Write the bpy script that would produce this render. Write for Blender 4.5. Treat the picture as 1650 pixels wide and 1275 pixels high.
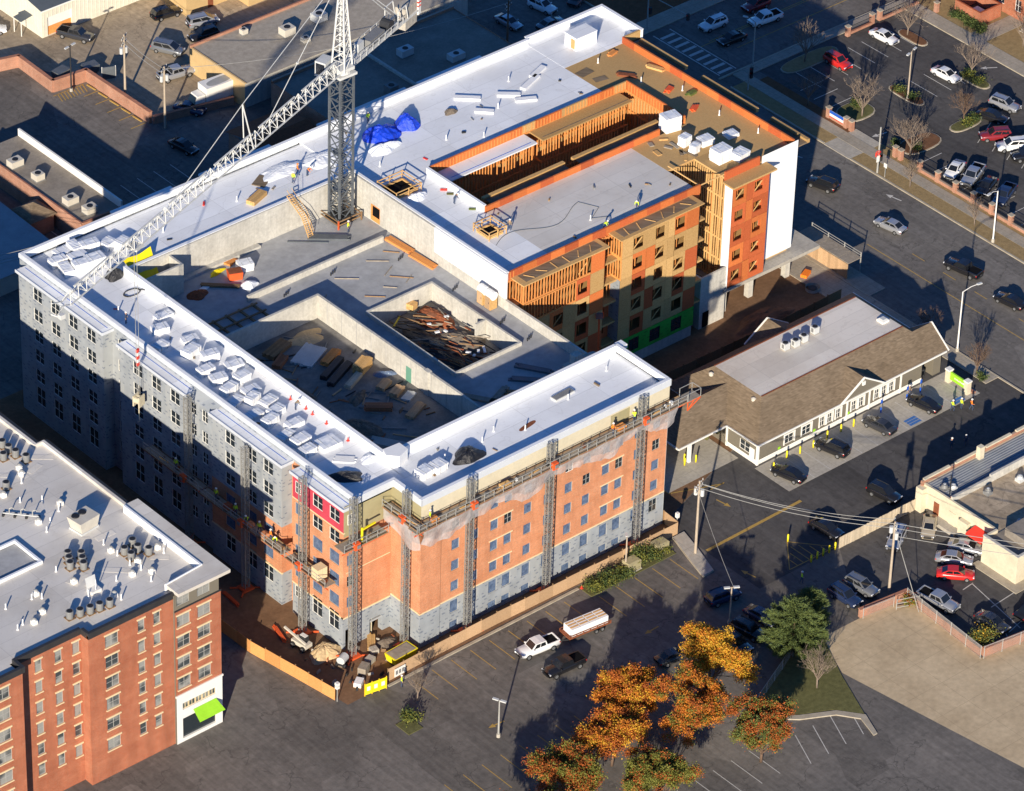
import bpy, bmesh, math, random
from mathutils import Vector, Matrix
for o in list(bpy.data.objects): bpy.data.objects.remove(o, do_unlink=True)
SC = bpy.context.scene; COL = SC.collection
R = math.radians
random.seed(7)

# ------------------------------------------------------------------ camera
HEAD, DEP, ROLL, FOC = R(48.05), R(34.62), R(1.86), 7475.0 / 1650 * 36
fw = Vector((math.cos(DEP) * math.cos(HEAD), math.cos(DEP) * math.sin(HEAD), -math.sin(DEP)))
rt = Vector((math.sin(HEAD), -math.cos(HEAD), 0)); up = rt.cross(fw)
rt2 = rt * math.cos(ROLL) + up * math.sin(ROLL); up2 = -rt * math.sin(ROLL) + up * math.cos(ROLL)
CAMLOC = Vector((-289.382, -337.148, 351.076))
cd = bpy.data.cameras.new('camera'); cam = bpy.data.objects.new('camera', cd); COL.objects.link(cam)
mw = Matrix((rt2, up2, -fw)).transposed().to_4x4(); mw.translation = CAMLOC
cam.matrix_world = mw
cd.sensor_width = 36; cd.lens = FOC; cd.shift_y = -71.5 / 1650; cd.clip_start = 5; cd.clip_end = 6000
SC.camera = cam

# ------------------------------------------------------------------ light
SUN_AZ, SUN_EL = R(39.8), R(17.3)            # direction the shadows fall (from +X towards +Y), height of the sun
w = bpy.data.worlds.new('World'); SC.world = w; w.use_nodes = True
nt = w.node_tree; bg = nt.nodes['Background']
sky = nt.nodes.new('ShaderNodeTexSky'); sky.sky_type = 'NISHITA'; sky.sun_disc = False
sky.sun_elevation = SUN_EL
sx, sy = -math.cos(SUN_AZ), -math.sin(SUN_AZ)           # towards the sun
sky.sun_rotation = math.atan2(sx, sy)
sky.air_density = 1.0; sky.dust_density = 0.0; sky.ozone_density = 10.0
nt.links.new(sky.outputs[0], bg.inputs[0]); bg.inputs[1].default_value = 0.088
sd = bpy.data.lights.new('sun', 'SUN'); sd.energy = 5.0; sd.angle = R(0.53); sd.color = (1.0, 0.89, 0.73)
sun = bpy.data.objects.new('sun', sd); COL.objects.link(sun)
sdir = Vector((sx * math.cos(SUN_EL), sy * math.cos(SUN_EL), math.sin(SUN_EL)))
sun.rotation_euler = sdir.to_track_quat('Z', 'Y').to_euler(); sun.location = sdir * 300
SC.view_settings.view_transform = 'Standard'; SC.view_settings.look = 'None'
SC.view_settings.gamma = 1; SC.view_settings.exposure = 0.6
SC.render.engine = 'CYCLES'
SC.cycles.max_bounces = 6; SC.cycles.diffuse_bounces = 3; SC.cycles.glossy_bounces = 3; SC.cycles.transparent_max_bounces = 12

# ------------------------------------------------------------------ materials
MATS = {}
class NB:
    """small node builder"""
    def __init__(s, name):
        s.m = bpy.data.materials.new(name); s.m.use_nodes = True; s.t = s.m.node_tree
        s.b = s.t.nodes['Principled BSDF']; s.g = None
    def n(s, kind, **kw):
        o = s.t.nodes.new('ShaderNode' + kind)
        for k, v in kw.items(): setattr(o, k, v)
        return o
    def set(s, sock, v):
        if isinstance(v, bpy.types.NodeSocket): s.t.links.new(v, sock)
        else:
            if isinstance(v, tuple) and len(v) == 3 and sock.type == 'RGBA': v = (*v, 1)
            sock.default_value = v
    def pos(s):
        if not s.g: s.g = s.n('NewGeometry')
        return s.g.outputs['Position']
    def nrm(s):
        s.pos(); return s.g.outputs['True Normal']
    def obj(s): return s.n('TexCoord').outputs['Object']
    def math(s, op, a, b=0.0, c=None):
        o = s.n('Math', operation=op); s.set(o.inputs[0], a); s.set(o.inputs[1], b)
        if c is not None: s.set(o.inputs[2], c)
        return o.outputs[0]
    def xyz(s, v):
        o = s.n('SeparateXYZ'); s.set(o.inputs[0], v); return o.outputs
    def vec(s, x, y, z):
        o = s.n('CombineXYZ')
        for i, q in enumerate((x, y, z)): s.set(o.inputs[i], q)
        return o.outputs[0]
    def noise(s, v, scale, detail=4, rough=.55):
        o = s.n('TexNoise'); s.set(o.inputs['Vector'], v); o.inputs['Scale'].default_value = scale
        o.inputs['Detail'].default_value = detail; o.inputs['Roughness'].default_value = rough
        return o.outputs[0]
    def ramp(s, f, *stops):
        o = s.n('ValToRGB'); s.set(o.inputs[0], f); e = o.color_ramp.elements
        while len(e) > len(stops): e.remove(e[-1])
        while len(e) < len(stops): e.new(0.5)
        for el, (p, c) in zip(e, stops):
            el.position = p; el.color = (*c, 1) if isinstance(c, tuple) else (c, c, c, 1)
        return o.outputs[0]
    def mix(s, f, a, b, mode='MIX'):
        o = s.n('Mix', data_type='RGBA', blend_type=mode); s.set(o.inputs[0], f); s.set(o.inputs[6], a); s.set(o.inputs[7], b)
        return o.outputs[2]
    def scl(s, v, x, y, z):
        o = s.n('Mapping'); s.set(o.inputs[0], v); o.inputs[3].default_value = (x, y, z); return o.outputs[0]
    def bump(s, h, dist=.05, strength=.6):
        o = s.n('Bump'); s.set(o.inputs['Height'], h); o.inputs['Distance'].default_value = dist; o.inputs['Strength'].default_value = strength
        s.t.links.new(o.outputs[0], s.b.inputs['Normal'])
    def out(s, col, rough=.8, metal=0., spec=.35):
        s.set(s.b.inputs['Base Color'], col); s.set(s.b.inputs['Roughness'], rough)
        s.b.inputs['Metallic'].default_value = metal; s.b.inputs['Specular IOR Level'].default_value = spec
        MATS[s.m.name] = s.m; return s.m
def lit(c, k): return tuple(min(1, x * k) for x in c)
def mat(name, col, rough=.75, var=.18, scale=.9, metal=0., spec=.3, bump=0., fine=6.0):
    """plain surface with two scales of tone variation"""
    b = NB(name); p = b.pos()
    f = b.math('ADD', b.math('MULTIPLY', b.noise(p, scale), .6), b.math('MULTIPLY', b.noise(p, scale * fine, 3), .4))
    c = b.ramp(f, (.32, lit(col, 1 - var)), (.68, lit(col, 1 + var)))
    if bump: b.bump(b.noise(p, scale * fine * 2, 3), bump)
    return b.out(c, rough, metal, spec)
def rmat(name, cols, rough=.8, spec=.3, scale=3.0):
    """each object another tone of the list"""
    b = NB(name); i = b.n('ObjectInfo')
    n = len(cols); o = b.n('ValToRGB'); b.set(o.inputs[0], i.outputs['Random']); o.color_ramp.interpolation = 'CONSTANT'
    e = o.color_ramp.elements
    while len(e) < n: e.new(.5)
    for k, c in enumerate(cols): e[k].position = k / n; e[k].color = (*c, 1)
    f = b.ramp(b.noise(b.pos(), scale), (.3, .82), (.7, 1.12))
    return b.out(b.mix(1.0, o.outputs[0], f, 'MULTIPLY'), rough, 0, spec)

def asphalt(name, base, light, patch=.16, oil=.5):
    """worn paving: broad tone drift, squarish repair patches, wandering cracks, wheel-worn streaks, oil spots"""
    b = NB(name); p = b.pos()
    f = b.ramp(b.noise(p, .07, 6, .6), (.34, base), (.66, light))
    g = b.ramp(b.noise(p, 1.1, 6, .7), (.28, .74), (.72, 1.24))
    c = b.mix(1.0, f, g, 'MULTIPLY')
    v0 = b.n('TexVoronoi', distance='CHEBYCHEV'); b.set(v0.inputs['Vector'], b.scl(p, 1, .55, 1)); v0.inputs['Scale'].default_value = .11; v0.inputs['Randomness'].default_value = .9
    pv = b.ramp(b.xyz(v0.outputs['Color'])[0], (.0, 1 - patch), (1., 1 + patch)); c = b.mix(1.0, c, pv, 'MULTIPLY')
    st = b.ramp(b.noise(b.scl(p, 1.6, .05, 1), 1.0, 3, .6), (.35, .88), (.65, 1.10)); c = b.mix(1.0, c, st, 'MULTIPLY')
    v = b.n('TexVoronoi', feature='DISTANCE_TO_EDGE'); wq = b.n('VectorMath', operation='ADD'); b.set(wq.inputs[0], p); nz = b.n('TexNoise'); b.set(nz.inputs['Vector'], p); nz.inputs['Scale'].default_value = .8
    sc_ = b.n('VectorMath', operation='SCALE'); b.set(sc_.inputs[0], nz.outputs['Color']); sc_.inputs['Scale'].default_value = 2.2; b.set(wq.inputs[1], sc_.outputs[0])
    b.set(v.inputs['Vector'], wq.outputs[0]); v.inputs['Scale'].default_value = .2
    cr = b.math('MULTIPLY', b.math('LESS_THAN', v.outputs[0], .012), b.math('GREATER_THAN', b.noise(p, .12, 2), .5))
    c = b.mix(b.math('MULTIPLY', cr, .5), c, lit(base, .5))
    o = b.ramp(b.noise(p, .6, 3, .7), (.60, 0.), (.74, oil)); c = b.mix(o, c, lit(base, .6))
    lf = b.ramp(b.noise(p, 3.2, 4, .75), (.66, 0.), (.74, .35)); c = b.mix(lf, c, lit(light, 1.5))
    b.bump(b.noise(p, 9, 3), .02, .5)
    return b.out(c, .88, 0, .25)
asphalt('asphalt_road', (.135, .124, .114), (.175, .162, .146))
asphalt('asphalt_lot', (.120, .110, .100), (.185, .166, .146))
asphalt('asphalt_new', (.070, .066, .064), (.100, .093, .088))
asphalt('asphalt_yard', (.31, .245, .172), (.45, .362, .255))
def concrete(name, a, c2, sc=.25, streak=False, joint=0.):
    b = NB(name); p = b.pos()
    f = b.ramp(b.noise(p, sc, 5, .6), (.3, a), (.7, c2))
    g = b.ramp(b.noise(p, sc * 9, 4, .6), (.3, .86), (.7, 1.1))
    c = b.mix(1.0, f, g, 'MULTIPLY')
    if streak:
        s_ = b.ramp(b.noise(b.scl(p, 2.2, 2.2, .12), 1.0, 3, .6), (.38, .82), (.6, 1.05))
        c = b.mix(.45, c, b.mix(1.0, c, s_, 'MULTIPLY'))
    if joint:
        x, y, z = b.xyz(p)
        jx = b.math('LESS_THAN', b.math('FRACT', b.math('DIVIDE', x, joint)), .05 / joint)
        jy = b.math('LESS_THAN', b.math('FRACT', b.math('DIVIDE', y, joint)), .05 / joint)
        c = b.mix(b.math('MULTIPLY', b.math('MAXIMUM', jx, jy), .5), c, lit(a, .5))
    b.bump(b.noise(p, 4, 3), .02, .4)
    return b.out(c, .85, 0, .25)
concrete('concrete_deck', (.29, .295, .30), (.42, .425, .43), .12)
concrete('concrete_wall', (.44, .42, .37), (.57, .55, .49), .3, True)
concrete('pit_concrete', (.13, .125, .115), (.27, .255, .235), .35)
concrete('concrete_walk', (.30, .265, .21), (.40, .35, .28), .3, False, 1.6)
concrete('concrete_pale', (.36, .33, .28), (.47, .43, .36), .25, False, 3.0)
concrete('curb', (.33, .28, .21), (.45, .40, .31), .8)
concrete('slab_yard', (.46, .35, .215), (.60, .47, .30), .14, False, 4.5)
concrete('old_roof', (.20, .175, .145), (.30, .265, .22), .3)
concrete('gravel_roof', (.30, .265, .215), (.41, .365, .30), 1.2)
def membrane(name, a, dirt, seam=3.0, dk=.5):
    b = NB(name); p = b.pos(); x, y, z = b.xyz(p)
    d = b.ramp(b.noise(p, .13, 6, .62), (.42, 0.), (.80, dk))
    c = b.mix(d, a, dirt)
    sid = b.noise(b.vec(b.math('FLOOR', b.math('DIVIDE', y, seam)), b.math('FLOOR', b.math('DIVIDE', x, 11.)), 1.3), 5.1, 0)   # each laid sheet another tone
    c = b.mix(1.0, c, b.ramp(sid, (.3, .90), (.7, 1.03)), 'MULTIPLY')
    d2 = b.ramp(b.noise(p, 1.6, 5, .7), (.58, 0.), (.76, .4)); c = b.mix(d2, c, lit(dirt, .75))
    sc = b.ramp(b.noise(b.scl(p, .5, 2.6, 1), 1.0, 4, .7), (.62, 0.), (.72, .35)); c = b.mix(sc, c, lit(dirt, .9))     # scuffs along the sheets
    pd_ = b.noise(p, .22, 2, .4); ring = b.math('LESS_THAN', b.math('ABSOLUTE', b.math('SUBTRACT', pd_, .60)), .006); c = b.mix(b.math('MULTIPLY', ring, .14), c, lit(dirt, .7))   # dried puddle rims
    j = b.math('LESS_THAN', b.math('FRACT', b.math('DIVIDE', b.math('ADD', y, b.math('MULTIPLY', b.noise(p, .4, 1), .12)), seam)), .035)
    jx = b.math('LESS_THAN', b.math('FRACT', b.math('DIVIDE', x, 11.)), .008)
    c = b.mix(b.math('MULTIPLY', b.math('MAXIMUM', j, jx), .4), c, lit(a, .55))
    b.bump(b.noise(p, 1.2, 4), .03, .35)
    return b.out(c, .55, 0, .4)
membrane('membrane_white', (.82, .84, .86), (.58, .57, .56))
membrane('membrane_cream', (.66, .63, .58), (.46, .42, .36), 2.4, .7)
membrane('membrane_old', (.70, .66, .59), (.46, .40, .33), 2.0, .8)
mat('coping_white', (.78, .79, .80), .5, .06)
mat('fascia_grey', (.55, .58, .62), .45, .06)
mat('coping_dark', (.035, .034, .036), .5, .2)
def sheathing(name, base, ink, alt=None):
    """weather-barrier boards with rows of printed marks and taped joints"""
    b = NB(name); p = b.pos(); x, y, z = b.xyz(p)
    u = b.math('ADD', x, y)
    row = b.math('FLOOR', b.math('DIVIDE', z, .52)); rj = b.noise(b.vec(b.math('MULTIPLY', row, 1.7), 2.1, 0.), 3.1, 0)
    uq = b.math('ADD', b.math('DIVIDE', u, 1.05), b.math('MULTIPLY', rj, 5.)); uu = b.math('FRACT', uq); cell = b.noise(b.vec(b.math('FLOOR', uq), row, 7.7), 5.3, 0)
    vv = b.math('FRACT', b.math('DIVIDE', z, .52))
    m1 = b.math('MULTIPLY', b.math('LESS_THAN', b.math('ABSOLUTE', b.math('SUBTRACT', uu, .5)), b.math('MULTIPLY', cell, .36)), b.math('LESS_THAN', b.math('ABSOLUTE', b.math('SUBTRACT', vv, .5)), b.math('MULTIPLY', cell, .30)))
    m1 = b.math('MULTIPLY', m1, b.math('GREATER_THAN', cell, .44))
    br = b.math('GREATER_THAN', b.noise(b.vec(b.math('MULTIPLY', u, 9.), b.math('MULTIPLY', z, 3.), 0.), 1.0, 2), .40)
    m1 = b.math('MULTIPLY', m1, br)
    j1 = b.math('LESS_THAN', b.math('FRACT', b.math('DIVIDE', u, 1.22)), .05)
    j2 = b.math('LESS_THAN', b.math('FRACT', b.math('DIVIDE', z, 3.15)), .022)
    t = b.ramp(b.noise(p, .5, 4), (.3, lit(base, .86)), (.7, lit(base, 1.12)))
    if alt:
        pid = b.noise(b.vec(b.math('FLOOR', b.math('DIVIDE', u, 1.22)), b.math('FLOOR', b.math('DIVIDE', z, 3.15)), 3.3), 7.3, 0)
        t = b.mix(b.math('MULTIPLY', b.math('GREATER_THAN', pid, .55), .35), t, alt)
    c = b.mix(b.math('MULTIPLY', m1, .6), t, ink)
    c = b.mix(b.math('MULTIPLY', b.math('MAXIMUM', j1, j2), .12), c, lit(base, 1.2))
    return b.out(c, .6, 0, .35)
sheathing('sheathing_grey', (.30, .325, .345), (.07, .09, .15), (.40, .41, .40))
sheathing('sheathing_green', (.045, .42, .05), (.02, .16, .02))
def brickwall(name, a, c2, mortar, wl=2.5):
    b = NB(name); p = b.pos(); x, y, z = b.xyz(p); u = b.math('ADD', x, y)
    t = b.ramp(b.noise(b.vec(b.math('MULTIPLY', u, .25), b.math('MULTIPLY', z, .6), 0.), 1.0, 5, .65), (.3, a), (.7, c2))
    st = b.ramp(b.noise(b.vec(b.math('MULTIPLY', u, .5), b.math('MULTIPLY', z, .09), 4.), 1.0, 5, .7), (.35, .84), (.65, 1.12)); t = b.mix(1.0, t, st, 'MULTIPLY')
    ef = b.ramp(b.noise(b.vec(b.math('MULTIPLY', u, .8), b.math('MULTIPLY', z, .5), 9.), 1.0, 5, .75), (.64, 0.), (.8, .15)); t = b.mix(ef, t, lit(mortar, 1.25))
    br = b.n('TexBrick'); b.set(br.inputs['Vector'], b.vec(u, z, 0.)); br.inputs['Scale'].default_value = 1.0
    br.inputs['Brick Width'].default_value = .22; br.inputs['Row Height'].default_value = .075; br.inputs['Mortar Size'].default_value = .009
    br.inputs['Color1'].default_value = (.86, .86, .86, 1); br.inputs['Color2'].default_value = (1.12, 1.12, 1.12, 1)
    br.inputs['Mortar'].default_value = (*[m_ / max(q, .01) for m_, q in zip(mortar, a)], 1)
    c = b.mix(1.0, t, br.outputs[0], 'MULTIPLY')
    ln = b.math('LESS_THAN', b.math('FRACT', b.math('DIVIDE', z, 3.15)), .02)
    c = b.mix(b.math('MULTIPLY', ln, .35), c, lit(a, .75))
    b.bump(br.outputs[1], .01, .4)
    return b.out(c, .85, 0, .2)
brickwall('brick_new', (.52, .185, .080), (.62, .24, .112), (.50, .32, .2))
brickwall('brick_red', (.34, .082, .034), (.43, .118, .05), (.35, .22, .15))
brickwall('brick_low', (.36, .15, .09), (.44, .20, .125), (.38, .27, .2))
mat('precast_cream', (.70, .55, .33), .8, .1)
mat('sheathing_cream', (.58, .52, .38), .7, .10, .4)
mat('sheathing_olive', (.34, .30, .17), .7, .10, .4)
mat('sheathing_pink', (.52, .06, .09), .6, .12, .5)
mat('siding_taupe', (.17, .15, .115), .7, .08, .4)
mat('paint_white', (.75, .73, .68), .5, .06)
mat('trim_white', (.78, .76, .70), .5, .05)
def osb(name, a, c2):
    b = NB(name); p = b.pos()
    f = b.ramp(b.noise(p, 5.5, 3, .7), (.3, a), (.7, c2)); i = b.n('ObjectInfo')
    g = b.ramp(i.outputs['Random'], (0., .82), (1., 1.14))
    return b.out(b.mix(1.0, f, g, 'MULTIPLY'), .8, 0, .2)
osb('osb_tan', (.42, .25, .095), (.58, .37, .155))
osb('osb_orange', (.50, .13, .035), (.62, .185, .055))
osb('osb_red', (.40, .09, .03), (.52, .125, .045))
osb('roof_osb', (.42, .265, .11), (.52, .335, .145))
osb('lumber', (.52, .30, .11), (.68, .43, .18))
osb('lumber_orange', (.60, .22, .06), (.72, .32, .10))
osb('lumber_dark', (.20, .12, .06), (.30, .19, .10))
osb('lumber_brown', (.26, .10, .05), (.36, .15, .075))
osb('fence_wood', (.42, .27, .15), (.54, .36, .21))
osb('fence_grey', (.46, .38, .27), (.58, .49, .36))
osb('hoarding', (.55, .25, .08), (.66, .33, .12))
b = NB('shingle'); p = b.pos(); x, y, z = b.xyz(p); zc = b.math('FLOOR', b.math('DIVIDE', z, .11)); rn = b.noise(b.vec(b.math('FLOOR', b.math('MULTIPLY', b.math('ADD', x, y), 2.2)), zc, 0.), 3.7, 0)
c = b.mix(1.0, b.ramp(b.noise(p, .35, 5, .6), (.3, (.165, .122, .08)), (.7, (.225, .17, .115))), b.ramp(rn, (.3, .82), (.7, 1.16)), 'MULTIPLY'); ln = b.math('LESS_THAN', b.math('FRACT', b.math('DIVIDE', z, .33)), .1); c = b.mix(b.math('MULTIPLY', ln, .3), c, (.08, .06, .04)); b.out(c, .9, 0, .15)
mat('steel_grey', (.13, .145, .16), .5, .2, 1.0, .3)
mat('steel_white', (.58, .58, .55), .5, .1, 1.0)
mat('steel_galv', (.36, .355, .33), .6, .15, 1.0, .1)
mat('steel_mast', (.25, .245, .225), .6, .2, 1.0, .1)
mat('door_teal', (.13, .30, .22), .6, .1)
mat('steel_orange', (.72, .11, .03), .5, .15, 1.0)
mat('steel_dark', (.03, .031, .034), .5, .2)
mat('plank_grey', (.28, .24, .19), .85, .25, 2.0)
mat('yellow_paint', (.80, .52, .02), .5, .1)
mat('yellow_bright', (.82, .68, .02), .5, .08)
mat('red_paint', (.70, .05, .03), .45, .1)
mat('green_lime', (.30, .62, .03), .5, .1)
mat('blue_paint', (.02, .10, .48), .5, .1)
mat('orange_vest', (.90, .22, .02), .6, .08); mat('lime_vest', (.62, .85, .03), .6, .08)
mat('denim', (.05, .07, .12), .9, .2); mat('khaki_cloth', (.22, .17, .11), .9, .2); mat('skin', (.45, .25, .16), .6, .05)
mat('white_plastic', (.78, .78, .76), .45, .05); mat('tyre', (.018, .018, .019), .85, .1)
mat('rim', (.40, .41, .42), .35, .05, 1, .7)
mat('hvac_grey', (.20, .20, .195), .5, .12); mat('hvac_light', (.52, .53, .52), .5, .1); mat('hvac_beige', (.55, .51, .43), .6, .1)
mat('grille_dark', (.02, .02, .022), .6, .2)
mat('paint_line', (.52, .50, .46), .8, .2, 3.0); mat('paint_line_yellow', (.42, .27, .07), .8, .22, 3.0); mat('paint_line_blue', (.05, .16, .42), .8, .2, 3.0)
mat('dirt_site', (.20, .115, .065), .95, .3, .35, 0, .1, .05); mat('dirt_mulch', (.17, .085, .045), .95, .25, 1.2, 0, .1, .03)
mat('lawn_dormant', (.30, .215, .105), .95, .22, 1.5, 0, .1, .04); mat('lawn_green', (.13, .125, .05), .95, .3, 1.6, 0, .1, .04)
mat('bark_grey', (.20, .155, .12), .9, .2, 4.0); mat('bark_brown', (.14, .09, .06), .9, .2, 4.0); mat('pole_wood', (.40, .33, .25), .9, .15, 2.0)
mat('black_tarp', (.012, .012, .014), .35, .3, 2.0, 0, .5, .08); mat('blue_tarp', (.01, .055, .62), .4, .25, 2.0, 0, .5, .08); mat('yellow_tarp', (.78, .62, .01), .5, .12, 1.0, 0, .3, .06)
mat('sand', (.55, .40, .22), .95, .15, 2.0); mat('rust', (.22, .07, .03), .9, .35, 3.0); mat('rubble', (.16, .13, .10), .95, .45, 2.2)
mat('plaster_cream', (.62, .55, .40), .85, .14, .6); mat('tan_wall', (.52, .36, .17), .8, .1); mat('metal_roof', (.30, .315, .33), .5, .15, .7, .2)
mat('metal_wall', (.66, .63, .52), .55, .1, .5); mat('shed_roof', (.10, .115, .125), .5, .15, .6)
mat('foam_side', (.80, .80, .79), .6, .05)
b = NB('foam_wrap'); p = b.pos(); c = b.ramp(b.noise(p, .9, 3), (.3, (.66, .70, .76)), (.7, (.80, .81, .82))); b.bump(b.noise(p, 3.0, 3), .06, .5); b.out(c, .3, 0, .5)
b = NB('glass'); b.out((.02, .028, .035), .06, 0, .8)
b = NB('glass_blind'); p = b.pos(); c = b.ramp(b.noise(p, .45, 1), (.42, (.05, .06, .065)), (.56, (.28, .28, .26))); b.out(c, .12, 0, .7)
b = NB('window_film'); p = b.pos(); c = b.ramp(b.noise(p, 1.6, 4, .7), (.3, (.05, .085, .16)), (.7, (.15, .21, .32))); b.bump(b.noise(p, 5, 4), .1, .8); b.out(c, .22, 0, .6)
b = NB('car_glass'); b.out((.012, .014, .017), .05, 0, .9)
b = NB('dark_void'); b.out((.006, .006, .007), .9, 0, .1)
b = NB('plastic_sheet'); p = b.pos(); b.bump(b.noise(p, 1.1, 5, .6), .25, .9); m_ = b.out((.50, .46, .45), .3, 0, .5)
b.set(b.b.inputs['Alpha'], b.ramp(b.noise(p, .6, 5, .65), (.3, .48), (.7, .90)))
def paint(name, c, rough=.22, metal=.0):
    b = NB(name); b.b.inputs['Coat Weight'].default_value = .6; b.b.inputs['Coat Roughness'].default_value = .06
    return b.out(c, rough, metal, .5)
PAINTS = dict(white=(.76, .76, .75), silver=(.42, .43, .45), black=(.012, .012, .014), navy=(.018, .03, .075), grey=(.12, .125, .135), red=(.55, .025, .02), darkred=(.22, .02, .025), tan=(.42, .36, .26), blue=(.03, .08, .22), gold=(.36, .30, .2), charcoal=(.035, .036, .04), pewter=(.24, .25, .26))
for k, c in PAINTS.items(): paint('paint_' + k, c, .25, .5 if k in ('silver', 'grey', 'gold', 'pewter') else 0.)
b = NB('tail_lamp'); b.out((.45, .01, .01), .2, 0, .6)
b = NB('head_lamp'); b.out((.7, .72, .75), .1, 0, .8)

# ------------------------------------------------------------------ mesh builder
class MB:
    def __init__(s): s.v = []; s.f = []; s.mi = []; s.m = 0
    def quad(s, *pts):
        i = len(s.v); s.v += [tuple(p) for p in pts]; s.f.append(tuple(range(i, i + len(pts)))); s.mi.append(s.m); return s
    def box(s, x0, x1, y0, y1, z0, z1):
        if x0 > x1: x0, x1 = x1, x0
        if y0 > y1: y0, y1 = y1, y0
        i = len(s.v)
        s.v += [(x0, y0, z0), (x1, y0, z0), (x1, y1, z0), (x0, y1, z0), (x0, y0, z1), (x1, y0, z1), (x1, y1, z1), (x0, y1, z1)]
        for f in ((0, 3, 2, 1), (4, 5, 6, 7), (0, 1, 5, 4), (1, 2, 6, 5), (2, 3, 7, 6), (3, 0, 4, 7)):
            s.f.append(tuple(i + k for k in f)); s.mi.append(s.m)
        return s
    def prism(s, poly, z0, z1, top=None):
        """poly counter-clockwise; top = optional polygon for the upper ring"""
        n = len(poly); i = len(s.v); t = top or poly
        s.v += [(x, y, z0) for x, y in poly] + [(x, y, z1) for x, y in t]
        s.f.append(tuple(i + k for k in reversed(range(n)))); s.mi.append(s.m)
        s.f.append(tuple(i + n + k for k in range(n))); s.mi.append(s.m)
        for k in range(n):
            q = (k + 1) % n; s.f.append((i + k, i + q, i + n + q, i + n + k)); s.mi.append(s.m)
        return s
    def bar(s, a, b, w, h=None, n=4):
        """beam from a to b, square section w (or n-sided tube of radius w/2)"""
        a = Vector(a); b = Vector(b); d = b - a
        if d.length < 1e-6: return s
        d.normalize(); u = d.cross(Vector((0, 0, 1)))
        if u.length < 1e-3: u = Vector((1, 0, 0))
        u.normalize(); v = u.cross(d); h = h or w; i = len(s.v)
        if n == 4:
            offs = [u * w / 2 * p + v * h / 2 * q for p, q in ((-1, -1), (1, -1), (1, 1), (-1, 1))]
        else:
            offs = [(u * math.cos(2 * math.pi * k / n) + v * math.sin(2 * math.pi * k / n)) * w / 2 for k in range(n)]
        s.v += [tuple(a + o) for o in offs] + [tuple(b + o) for o in offs]
        for k in range(n):
            q = (k + 1) % n; s.f.append((i + k, i + q, i + n + q, i + n + k)); s.mi.append(s.m)
        s.f.append(tuple(i + k for k in reversed(range(n)))); s.mi.append(s.m)
        s.f.append(tuple(i + n + k for k in range(n))); s.mi.append(s.m)
        return s
    def cone(s, a, b, r0, r1, n=8, cap=True):
        a = Vector(a); b = Vector(b); d = (b - a).normalized(); u = d.cross(Vector((0, 0, 1)))
        if u.length < 1e-3: u = Vector((1, 0, 0))
        u.normalize(); v = d.cross(u); i = len(s.v)
        for c, r in ((a, r0), (b, r1)):
            s.v += [tuple(c + (u * math.cos(2 * math.pi * k / n) + v * math.sin(2 * math.pi * k / n)) * r) for k in range(n)]
        for k in range(n):
            q = (k + 1) % n; s.f.append((i + k, i + q, i + n + q, i + n + k)); s.mi.append(s.m)
        if cap:
            s.f.append(tuple(i + k for k in reversed(range(n)))); s.mi.append(s.m)
            s.f.append(tuple(i + n + k for k in range(n))); s.mi.append(s.m)
        return s
    def path(s, pts, w, n=6):
        for a, b in zip(pts, pts[1:]): s.bar(a, b, w, None, n)
        return s
    def sphere(s, c, r, n=8, m=5, sz=1.0):
        i = len(s.v); cx, cy, cz = c
        s.v.append((cx, cy, cz + r * sz))
        for j in range(1, m):
            t = math.pi * j / m
            for k in range(n):
                a = 2 * math.pi * k / n; s.v.append((cx + r * math.sin(t) * math.cos(a), cy + r * math.sin(t) * math.sin(a), cz + r * sz * math.cos(t)))
        s.v.append((cx, cy, cz - r * sz)); e = len(s.v) - 1
        for k in range(n):
            q = (k + 1) % n; s.f.append((i, i + 1 + k, i + 1 + q)); s.mi.append(s.m)
            for j in range(m - 2):
                s.f.append((i + 1 + j * n + k, i + 1 + (j + 1) * n + k, i + 1 + (j + 1) * n + q, i + 1 + j * n + q)); s.mi.append(s.m)
            s.f.append((i + 1 + (m - 2) * n + k, e, i + 1 + (m - 2) * n + q)); s.mi.append(s.m)
        return s
    def mesh(s, name, mats, smooth=False):
        me = bpy.data.meshes.new(name); me.from_pydata(s.v, [], s.f)
        for m_ in ([mats] if isinstance(mats, str) else mats): me.materials.append(MATS[m_])
        if len(me.materials) > 1: me.polygons.foreach_set('material_index', s.mi)
        if smooth: me.polygons.foreach_set('use_smooth', [True] * len(s.f))
        me.update(); return me
    def build(s, name, mats, parent=None, smooth=False, loc=None, rz=0):
        return put(name, s.mesh(name, mats, smooth), parent, loc, rz)
def put(name, me, parent=None, loc=None, rz=0, label=None):
    o = bpy.data.objects.new(name, me); COL.objects.link(o)
    if parent: o.parent = parent
    if loc is not None: o.location = loc
    if rz: o.rotation_euler = (0, 0, rz)
    if label: o['label'] = label
    return o
def tag(o, label, cat=None, group=None, kind=None):
    if label: o['label'] = label
    if cat: o['category'] = cat
    if group: o['group'] = group
    if kind: o['kind'] = kind
    return o
def thing(name, label, cat, loc=(0, 0, 0), rz=0, group=None):
    o = bpy.data.objects.new(name, None); COL.objects.link(o); o.location = loc; o.rotation_euler = (0, 0, rz); o.empty_display_size = .3
    return tag(o, label, cat, group)
def ground(name, mb, m):
    o = mb.build(name, m); o['kind'] = 'structure'; return o
KIDS = {}
def copy_tree(o, parent=None):
    c = o.copy(); COL.objects.link(c); c.parent = parent
    for ch in [k for k in o.children]: copy_tree(ch, c)
    return c
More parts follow.
